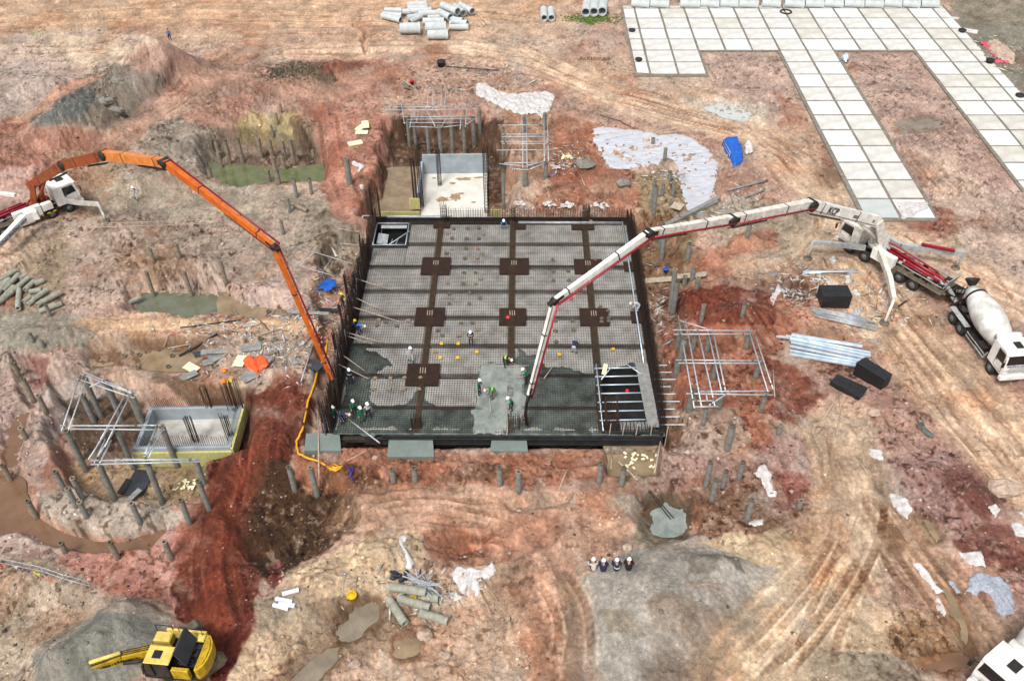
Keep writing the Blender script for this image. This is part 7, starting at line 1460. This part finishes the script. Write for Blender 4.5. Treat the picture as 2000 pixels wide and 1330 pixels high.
sheet('cloth', [(1650,625),(1655,610),(1672,606),(1684,612),(1680,620),(1668,626),(1660,632)], 'mesh', 'grey crumpled cloth draped over the rod bundle', 'white cloth', 'white cloths and scraps lying about the site', wr=.2, lift=.35, step=.08)
for i, (a_, b_, l, m, r) in enumerate([((1567,535),(1672,528),.1,'galvb',.08),((1568,531),(1676,531),.15,'galvb',.08),((1608,818),(1640,768),.1,'woodp',.05),((1616,805),(1638,772),.15,'woodp',.045),((1645,818),(1638,772),.1,'woodp',.045),((1634,850),(1640,812),.1,'woodp',.05),((1700,695),(1728,722),.1,'woodp',.04),((1758,585),(1782,598),.1,'wood',.09),((1755,598),(1770,588),.1,'rustd',.08),((1582,570),(1584,536),.2,'woodp',.05),((1550,600),(1577,588),.1,'woodp',.05),((1480,533),(1527,540),.05,'wood',.06),((1510,722),(1513,775),.2,'woodp',.05),((1160,855),(1245,937),.3,'woodp',.07),((1195,890),(1193,917),.3,'woodp',.06),((1290,862),(1278,925),.3,'woodp',.06),((621,792),(623,940),.9,'woodp',.05),((640,788),(742,865),.9,'pole',.06),((588,745),(612,670),.3,'pole',.06),((1092,955),(1108,917),.1,'woodp',.05),((678,900),(722,877),.1,'woodp',.05),((610,878),(678,878),.1,'woodp',.04),((1270,958),(1316,1012),.2,'rustd',.04),((1266,958),(1310,1014),.15,'rustd',.04),((350,695),(425,652),.2,'form',.1),((352,640),(470,625),.1,'rustd',.05),((328,680),(372,672),.1,'woodp',.05),((320,678),(328,655),.1,'woodp',.04),((385,630),(480,650),.15,'woodp',.05),((500,655),(545,643),.2,'woodp',.05),((455,600),(480,648),.1,'woodp',.04),((375,625),(395,645),.1,'woodp',.04),((1133,98),(1133,98.5),0,'wood',.04),((845,1130),(872,1133),.1,'wood',.06),((940,1128),(972,1172),.15,'wood',.07),((938,1152),(960,1200),.15,'wood',.07),((882,1130),(877,1158),.1,'woodp',.04),((672,1130),(668,1165),.1,'woodp',.05),((672,1130),(690,1136),.1,'woodp',.05),((655,1172),(672,1190),.05,'woodp',.05),((870,130),(975,138),.1,'rebar',.05),((930,128),(965,137),.15,'galv',.05),((782,155),(810,172),.1,'woodp',.07),((800,168),(816,173),.1,'form',.08),((788,173),(803,176),.1,'form',.06),((925,30),(945,52),.05,'rebar',.03),((930,28),(952,50),.05,'rebar',.03),((1422,372),(1500,352),.2,'ply',.12),((1455,385),(1492,372),.2,'ply',.1),((1172,225),(1215,238),.1,'rebar',.04),((1215,240),(1240,252),.1,'rebar',.04),((1168,214),(1190,225),.1,'woodp',.04),((1135,345),(1142,362),.1,'woodp',.05),((1066,365),(1078,400),.2,'woodp',.04),((1070,368),(1074,385),.2,'woodp',.04),((1425,370),(1440,410),.6,'woodp',.04),((1965,407),(1985,388),.1,'woodp',.05),((1990,540),(1990,541),.1,'wood',.03),((1680,904),(1696,925),.1,'woodp',.05),((38,507),(48,525),.3,'woodp',.05),((5,540),(42,510),.2,'woodp',.05),((700,510),(735,505),.5,'galv',.04),((662,446),(700,456),.4,'woodp',.04),((1215,140),(1290,146),.15,'woodp',.05),((666,478),(700,479),.3,'woodp',.04)]):
    if abs(a_[0]-b_[0])+abs(a_[1]-b_[1]) < 3: continue
    p, q = atg(a_[0], a_[1], l), atg(b_[0], b_[1], l); mb = MB(); mb.tube([p, q], r, 6); o = mb.build('loose_pole' if m not in ('galvb',) else 'metal_strip', m)
    DEB_LABELS.append((o, a_, b_, m)) if 'DEB_LABELS' in globals() else globals().__setitem__('DEB_LABELS', [(o, a_, b_, m)])
matn = {'woodp': 'pale bamboo', 'wood': 'brown timber', 'pole': 'steel tube', 'galvb': 'bright metal', 'rustd': 'dark rusty', 'form': 'dark metal', 'ply': 'grey timber', 'rebar': 'thin rebar', 'galv': 'galvanised'}
AN = [((1650,600),'the wide black crate'),((1690,740),'the two black crates'),((1230,880),'the front right opening'),((640,850),'the front left slab corner'),((1300,1010),'the concrete puddle'),((430,650),'the muddy trench'),((920,1140),'the white netting heap'),((680,1160),'the tan mound edge'),((900,135),'the black tub at the top'),((800,165),'the red can'),((935,40),'the top pipe heap'),((1460,370),'the lower geotextile corner'),((1190,228),'the haul road bend'),((1080,375),'the ladder-like tube frame'),((1975,400),'the right panel strip'),((30,520),'the orange pump truck'),((690,480),'the slab back left corner'),((1250,143),'the short left panel leg'),((1700,915),'the tyre tracks'),((1100,935),'the pile row before the slab'),((1500,535),'the small square hole'),((1515,750),'the right tube frame'),((600,700),'the orange boom tip')]
grp = {}
for o, a_, b_, m in DEB_LABELS:
    c = ((a_[0]+b_[0])/2, (a_[1]+b_[1])/2); an = min(AN, key=lambda t: math.hypot(t[0][0]-c[0], (t[0][1]-c[1])*1.4))[1]; grp.setdefault((an, m), []).append((c[0], o))
for (an, m), L in grp.items():
    L.sort(key=lambda t: t[0])
    for i, (_, o) in enumerate(L): tag(o, '%s pole lying near %s%s' % (matn[m], an, '' if len(L) == 1 else ', '+ordl(i, len(L))), 'pole', 'loose poles lying on the ground')
# odds and ends
mb = MB(); c = atg(1680, 842); n = 14
mb._add([(c.x+1.0*math.sin((k/n-.5)*1.3)*1.0, c.y+.55+.25*math.cos((k/n-.5)*1.5*2)*-1+(0 if z_ == 0 else 0), c.z+.1+z_*.05+(0 if r_ == 0 else 0)+(.0 if r_ else .75)) for z_ in (0,) for r_ in (0, 1) for k in range(n+1)], [(k, k+1, n+2+k, n+1+k) for k in range(n)])
tag(mb.build('curved_board', 'woodp'), 'curved tan board standing on the earth below the black crates', 'board')
def hosep(pts, r, m, label, cat, name, lift=.1):
    P = [atg(u, v, lift) for u, v in pts]; Q = []
    for i in range(len(P)-1):
        for k in range(5): t = k/5; Q.append(P[i].lerp(P[i+1], t)+Vector((random.uniform(-.03, .03), random.uniform(-.03, .03), 0)))
    Q.append(P[-1]); mb = MB(); mb.tube(Q, r, 8); return tag(mb.build(name, m), label, cat)
hosep([(640,660),(636,690),(622,722),(612,755),(600,790),(597,810),(590,840),(579,862),(582,885),(598,893),(622,900),(636,908)], .09, 'hose', 'flat yellow hose running down the left side of the slab', 'hose', 'yellow_hose')
P = [atg(636+rr_[0], 908+rr_[1], .12+.05*(i % 3)) for i, rr_ in enumerate([(0,0),(14,8),(28,4),(16,-2),(4,6),(20,12),(33,2),(18,5),(8,10),(24,9),(30,8),(12,3)])]; mb = MB(); mb.tube(P, .07, 8); tag(mb.build('yellow_hose', 'hose'), 'tangled heap at the lower end of the yellow hose', 'hose')
P = [atg(678+rr_[0], 908+rr_[1], .1+.05*(i % 2)) for i, rr_ in enumerate([(0,0),(8,10),(2,16),(12,4),(6,26),(12,12),(4,8),(10,30)])]; mb = MB(); mb.tube(P, .05, 6); tag(mb.build('cord', 'purple'), 'tangled blue cord right of the yellow hose heap', 'cord')
for i, (u, v, r, m, lb, ct) in enumerate([(438,724,.2,'helmet_o','orange hard hat beside the basin starter bars, farthest back','hard hat'),(437,745,.2,'helmet_o','orange hard hat beside the basin starter bars, nearer one','hard hat'),(449,744,.2,'helmet_y','yellow hard hat beside the basin starter bars','hard hat'),(992,620,.16,'helmet_r','red hard hat lying on the middle column mat','hard hat'),(1115,582,.16,'helmet_r','red and white lump near the bend of the white boom','hard hat'),(1225,763,.14,'redp','small red bag inside the front right opening','bag')]):
    p = at(u, v, .15) if 640 < u < 1300 else atg(u, v, .1); mb = MB(); mb.lathe([(0, r*1.15), (.1, r*1.2), (.14, r), (.5, r*.95), (.8, r*.65), (1, .02)], p, p+Vector((0, 0, r*1.1)), 16); tag(mb.build('hard_hat' if ct == 'hard hat' else 'bag', m), lb, ct)
def bucket(u, v, r, h, m, label, cat, name='bucket'):
    p = atg(u, v); mb = MB(); mb.lathe([(0, r*.8), (.9, r), (.92, r*1.08), (1, r*1.08)], p, p+Vector((0, 0, h)), 16, True); mb.pipe(p+Vector((0, 0, h)), p+Vector((0, 0, h+.03)), r*1.05, r*.8, 16); return tag(mb.build(name, m), label, cat, 'tubs and cans')
bucket(1234,64,.45,.4,'black','black bucket on the left panel edge, farther one','bucket'); bucket(1247,121,.45,.4,'black','black bucket on the left panel edge, nearer one','bucket'); bucket(1878,65,.5,.45,'black','black bucket beside the white board at top right','bucket'); bucket(1932,124,.5,.5,'dark','dark drum near the pink tarpaulin','bucket'); bucket(1990,192,.5,.45,'black','black bucket at the right panels edge','bucket'); bucket(862,130,.55,.7,'form','black tub on the bank behind the back tube frame','tub'); bucket(805,165,.25,.5,'redp','small red can on the back bank','can'); bucket(1300,531,.25,.35,'blue','small blue pail on the planks right of slab','pail'); bucket(688,1168,.3,.35,'yel','yellow pail on the tan mound edge','pail'); bucket(808,1172,.2,.25,'yel','little yellow pot on the bottom pile offcuts','pail'); bucket(1380,605,.01,.01,'yel','x','x') if False else None
for i in range(3): p = at(1535, 24, .12+.12*i); mb = MB(); mb.tube([(p.x+.75*math.cos(a_), p.y+.75*math.sin(a_), .15+.1*i) for a_ in np.linspace(0, 2*math.pi, 25)], .13, 8) if i == 0 else None; (tag(mb.build('tyre', 'tyre'), 'black tyre lying on the back row of white panels', 'tyre') if i == 0 else None)
mb = MB(); rr = random.Random(12); c = atg(817, 1142, .4)
for i in range(18): a_ = rr.uniform(-.9, 1.9); q = Vector((math.cos(a_), math.sin(a_), rr.uniform(-.1, .1)))*rr.uniform(.8, 1.3); o_ = Vector((rr.uniform(-.3, .6), rr.uniform(-.3, .3), rr.uniform(0, .3))); mb.tube([c+o_-q, c+o_+q], .04, 5)
tag(mb.build('tube_pile', 'galv'), 'tangle of thin grey tubes on top of the bottom pile offcuts', 'tube pile')
mb = MB(); c = atg(777, 1128, .1)
for i in range(10): mb.box(c+Vector((rr.uniform(-.6, .6), rr.uniform(-.4, .4), .1)), (.3, .25, .3), Matrix.Rotation(rr.uniform(0, 3), 3, 'Z'), bev=.04)
tag(mb.build('tool_heap', 'darkp'), 'small heap of dark tools behind the bottom pile offcuts', 'tool heap')
for i, (u0, v0, u1, v1) in enumerate([(1255,549,1330,543),(1318,541,1380,535)]): p, q = atg(u0, v0, .5), atg(u1, v1, .5); mb = MB(); mb.bar(p, q, .7, .06); [mb.bar(p.lerp(q, k/9)-Vector((0, .35, -.05)), p.lerp(q, k/9)+Vector((0, .35, .05)), .08, .04) for k in range(1, 9)]; tag(mb.build('gangway', 'woodp'), ['pale cleated gangway plank reaching to the slab right side', 'outer cleated gangway plank farther from the slab'][i], 'gangway', 'gangway planks')
for i, (u0, v0, u1, v1) in enumerate([(960,716,1033,714),(958,805,956,770),(1010,738,1028,734),(990,870-20,993,806),(1062,740,1080,715)]): p, q = at(u0, v0, .12), at(u1, v1, .25 if i else .12); mb = MB(); mb.tube([p, q], .035, 6); tag(mb.build('screed_pole', 'woodp'), ['long white pole lying across the top of the pale pool', 'white rake pole at the left in the pale pool', 'white rake pole held beside the boom tip', 'white pole standing by the middle starter bars', 'thin pole right of the boom tip'][i], 'pole', 'rake and screed poles on the pour')
for i, (u, v, r, m, lb) in enumerate([(1142,327,(1.0,.8,.7),'greystone','grey boulder below the large geotextile sheet'),(228,222,(.9,.6,.5),'greystone','lowest boulder on the grey rubble mound'),(231,158,(.8,.6,.4),'greystone','highest boulder on the grey rubble mound'),(210,200,(.9,.7,.5),'greystone','middle boulder on the grey rubble mound'),(1216,362,(.8,.5,.5),'greystone','dark grey boulder right of the red clods'),(1960,958,(1.3,.8,.45),'stone','large flat tan rock near the right edge'),(830,1242,(.5,.4,.3),'stone','pink rock above the small tan puddle'),(1226,1073,(.4,.35,.3),'stone','round pale stone behind the seated people'),(92,455-60,(.1,.1,.1),'stone','x'),(733,895-0,(.25,.2,.15),'stone','small white block near the left front pad'),(1706,808,(.5,.4,.3),'stone','square pinkish rock below the tallest black crate'),(868,1280,(.35,.25,.2),'stone','pale stone right of the small tan puddle'),(694,1298,(.3,.3,.2),'stone','pale stone near the bottom stream')]):
    if lb == 'x': continue
    p = atg(u, v); mb = MB(); mb.blob(p+Vector((0, 0, r[2]*.5)), r, i+5, 9, 6); tag(mb.build('boulder', m), lb, 'rock', 'single rocks')
# rebar scraps above the back edge (heaps of white bags)
for i, (u, v) in enumerate([(1020,404),(1075,401),(1108,404),(1175,405),(762,398),(795,392)]):
    mb = MB(); c = atg(u, v, .1); rr = random.Random(i+40)
    for k in range(9): mb.box(c+Vector((rr.uniform(-.7, .7), rr.uniform(-.4, .4), .1+rr.uniform(0, .2))), (rr.uniform(.2, .5), rr.uniform(.2, .4), .12), Matrix.Rotation(rr.uniform(0, 3), 3, 'Z') @ Matrix.Rotation(rr.uniform(-.4, .4), 3, 'X'), bev=.03)
    tag(mb.build('scrap_heap', 'sheetp' if i not in (4, 5) else 'foam'), 'small heap of pale scraps behind the slab, %s' % ordl(i if i < 4 else i-4, 4 if i < 4 else 2)+(' of the right four' if i < 4 else ' of the left two'), 'scrap heap', 'pale scrap heaps behind the slab')
for i, (u, v, w_, d_) in enumerate([(1255,905,2.6,1.6),(362,948-0,1.6,.9),(808,385-0,1.5,1.0),(1090,328,1.4,.8),(1108,308,1.2,.8)]):
    mb = MB(); c = atg(u, v, .05); rr = random.Random(i+60); c = c if i != 0 else Vector((c.x, c.y, -.85))
    for k in range(22): mb.box(c+Vector((rr.uniform(-.5, .5)*w_, rr.uniform(-.5, .5)*d_, rr.uniform(.02, .15))), (rr.uniform(.15, .4), rr.uniform(.08, .2), .06), Matrix.Rotation(rr.uniform(0, 3), 3, 'Z'))
    tag(mb.build('scrap_heap', 'foam' if i != 3 else 'sheetp'), ['cream board scraps floating below the front right opening', 'cream scraps in the near left pit by the red soil', 'cream board scraps beside the lined pit', 'white scraps right of the ladder-like tube frame', 'few scraps above the ladder-like tube frame right side'][i], 'scrap heap', 'pale scrap heaps')
# olive shuttering boards beside the lined pit
for i, (u0, v0, u1, v1, z) in enumerate([(800,378,820,398,-1.2),(958,395,975,420,-1.2),(745,400,820,424,-1.2)]):
    p, q = at(u0, v1, z), at(u1, v1, z); mb = MB(); n = max(3, int((q-p).length/.3))
    mb.bar(p, q, .08, 1.3)
    for k in range(n): c = p.lerp(q, (k+.5)/n); mb.box((c.x, c.y-.06, c.z), (.08, .06, 1.3))
    tag(mb.build('shuttering', 'olive'), ['yellow-green shuttering left of the lined pit wall', 'yellow-green shuttering at the right side of lined pit', 'long yellow-green ribbed shuttering behind the slab corner'][i], 'shuttering', 'ribbed shuttering boards')
# fan of bars stuck in the ground
mb = MB(); rr = random.Random(8)
for i in range(26): p = atg(1132+i*2.4, 118+rr.uniform(-1, 1)); mb.tube([p, p+Vector((rr.uniform(-.1, .1), -.2, .5))], .03, 4)
tag(mb.build('bar_row', 'rust'), 'row of short rusty bars stuck in pink earth left of the panels', 'bar row')
# reinforcement grid top right
mb = MB()
for k in range(7): mb.bar(at(1912+k*13, 32+k*.5, .05), at(1965+k*17, 66+k*.5, .05), .05)
for k in range(6): mb.bar(at(1905+k*12, 34+k*6.4, .06), at(2000+k*8, 37+k*6.4, .06), .05)
tag(mb.build('grid_frame', 'form'), 'flat square rebar grid laid out in the top right corner', 'rebar grid')
mb = MB()
for k in range(9): mb.bar(at(1975+k*4, 86+k*.4, .06), at(1981+k*4, 95+k*.4, .06), .12, .06)
mb.bar(at(1972, 86, .03), at(2010, 89, .03), .06); mb.bar(at(1978, 96, .03), at(2016, 99, .03), .06)
tag(mb.build('grating', 'galv'), 'pale steel grating at the right edge beside the pink tarpaulin', 'grating')
# brush heap, rubble and weeds: nobody could count them
def scatter(name, label, cat, n, place, size, colf, seed, m=None, flat=.7, elong=1):
    rg = np.random.RandomState(seed); X, Y, k = place(rg, n); n = len(X); Z = height(X, Y); s = size(rg, n, k)
    base = np.array([(1, 0, 0), (-1, 0, 0), (0, 1, 0), (0, -1, 0), (0, 0, 1), (0, 0, -1)], float)
    tri = np.array([(0, 2, 4), (2, 1, 4), (1, 3, 4), (3, 0, 4), (2, 0, 5), (1, 2, 5), (3, 1, 5), (0, 3, 5)])
    V = base[None]*(s[:, None, None]*rg.uniform(.55, 1.15, (n, 6, 1))); an = rg.uniform(0, 6.28, n); ca, sa = np.cos(an)[:, None], np.sin(an)[:, None]
    if elong > 1: V[..., 0] *= rg.uniform(1, elong, (n, 1)); V[..., 1] *= .6
    V += rg.uniform(-.22, .22, V.shape)*s[:, None, None]; V = np.stack([V[..., 0]*ca-V[..., 1]*sa, V[..., 0]*sa+V[..., 1]*ca, V[..., 2]*flat], -1)
    V += np.stack([X, Y, Z+s*.15], -1)[:, None]; F_ = (tri[None]+np.arange(n)[:, None, None]*6).reshape(-1, 3).astype(np.int32); me = bpy.data.meshes.new(name); V = V.reshape(-1, 3).astype(np.float32)
    me.vertices.add(len(V)); me.vertices.foreach_set('co', V.ravel()); me.loops.add(F_.size); me.loops.foreach_set('vertex_index', F_.ravel()); me.polygons.add(len(F_)); me.polygons.foreach_set('loop_start', np.arange(0, F_.size, 3, dtype=np.int32)); me.update(calc_edges=True)
    C = colf(rg, X, Y, Z); C = np.repeat(C, 6, 0); a = me.color_attributes.new('soil', 'FLOAT_COLOR', 'POINT'); a.data.foreach_set('color', np.concatenate([s2l(C)*ALB, np.ones((len(C), 1))], 1).astype(np.float32).ravel())
    me.materials.append(m or M_soil); o = bpy.data.objects.new(name, me); COL.objects.link(o); return tag(o, label, cat, kind='stuff')
def place_all(rg, n):
    y = 24*(130/24)**rg.rand(n); x = (rg.rand(n)*2-1)*half(y)/1.12*1.03; Z = height(x, y, False); _, cl = ground_colour(x, y, Z); U, V_ = pxn(x, y, Z)
    lx = (x-SCX)*math.cos(-SA)-(y-SCY)*math.sin(-SA); ly = (x-SCX)*math.sin(-SA)+(y-SCY)*math.cos(-SA); ins = (abs(lx) < SHW+.3) & (abs(ly) < SHD+.4)
    pv = sdf(U, V_, FLAT[0]) < 0; k = rg.rand(n) < (cl**1.5*1.2+.04)*ss(fbm(x, y, 4, 3, 81)+.75); k &= ~ins & ~pv; return x[k], y[k], cl[k]
def stone_col(rg, X, Y, Z):
    C, _ = ground_colour(X, Y, Z); t = rg.rand(len(X)); f = np.where(t < .45, rg.uniform(1.08, 1.35, len(X)), np.where(t < .8, rg.uniform(.9, 1.1, len(X)), rg.uniform(.45, .75, len(X)))); C = C*f[:, None]; g = rg.rand(len(X)) < .25; C[g] = C[g]*.35+np.array((226, 210, 196))*.65; return np.clip(C, 5, 248)
scatter('rubble', 'small stones and earth clods strewn over the whole site', 'rubble', 90000, place_all, lambda rg, n, k: np.clip(.035*np.exp(rg.randn(n)*.55), .02, .22), stone_col, 5)
scatter('clods', 'bigger earth clods along banks and spoil heaps', 'clods', 9000, place_all, lambda rg, n, k: np.clip(.12*np.exp(rg.randn(n)*.35), .06, .4), stone_col, 6)
def place_brush(rg, n): c = at(575, 135, .8); x = c.x+rg.randn(n)*1.7; y = c.y+rg.randn(n)*1.2; return x, y, x
def place_weed(rg, n): c = at(1155, 36, 0); x = c.x+rg.randn(n)*1.7; y = c.y+rg.randn(n)*1.0-.3; return x, y, x
scatter('brush', 'dark dry brush heap on the small mound at the upper left', 'brush', 3000, place_brush, lambda rg, n, k: rg.uniform(.05, .16, n), lambda rg, X, Y, Z: np.array((112, 100, 82))*rg.uniform(.5, 1.4, (len(X), 1)), 7, flat=1.0)
scatter('weeds', 'green weeds in front of the three big pipes', 'weeds', 900, place_weed, lambda rg, n, k: rg.uniform(.06, .2, n), lambda rg, X, Y, Z: np.array((104, 132, 48))*rg.uniform(.6, 1.2, (len(X), 1)), 8)

def place_litter(rg, n):
    A_ = [(1040,405,70,8),(780,395,30,10),(1300,345,22,12),(1110,310,20,14),(1640,560,60,20),(1560,560,30,20),(460,690,70,32),(560,680,40,36),(600,620,30,20),(430,640,60,10),(640,560,30,20),(930,150,60,20),(1440,400,50,25),(1290,600,25,40),(810,1160,60,30),(1700,610,50,25),(1960,110,30,20)]
    i = rg.randint(0, len(A_), n); a = np.array(A_)[i]; u = a[:, 0]+rg.randn(n)*a[:, 2]; v = a[:, 1]+rg.randn(n)*a[:, 3]; P = np.array([at(p_, q_, 0)[:2] for p_, q_ in zip(u, v)])
    lx = P[:, 0]-SCX; ly = P[:, 1]-SCY; k = ~((abs(lx) < SHW+1) & (abs(ly) < SHD+1)); return P[k, 0], P[k, 1], P[k, 0]
def litter_col(rg, X, Y, Z):
    pal = np.array([(236,234,230),(226,222,210),(244,238,210),(180,190,200),(150,130,104),(210,120,100),(120,160,210)]); return pal[rg.choice(7, len(X), p=[.22,.22,.08,.16,.26,.04,.02])].astype(float)
scatter('litter', 'small scraps of plastic, board and timber littering the work areas', 'litter', 2200, place_litter, lambda rg, n, k: rg.uniform(.05, .2, n), litter_col, 9, flat=.3, elong=7)
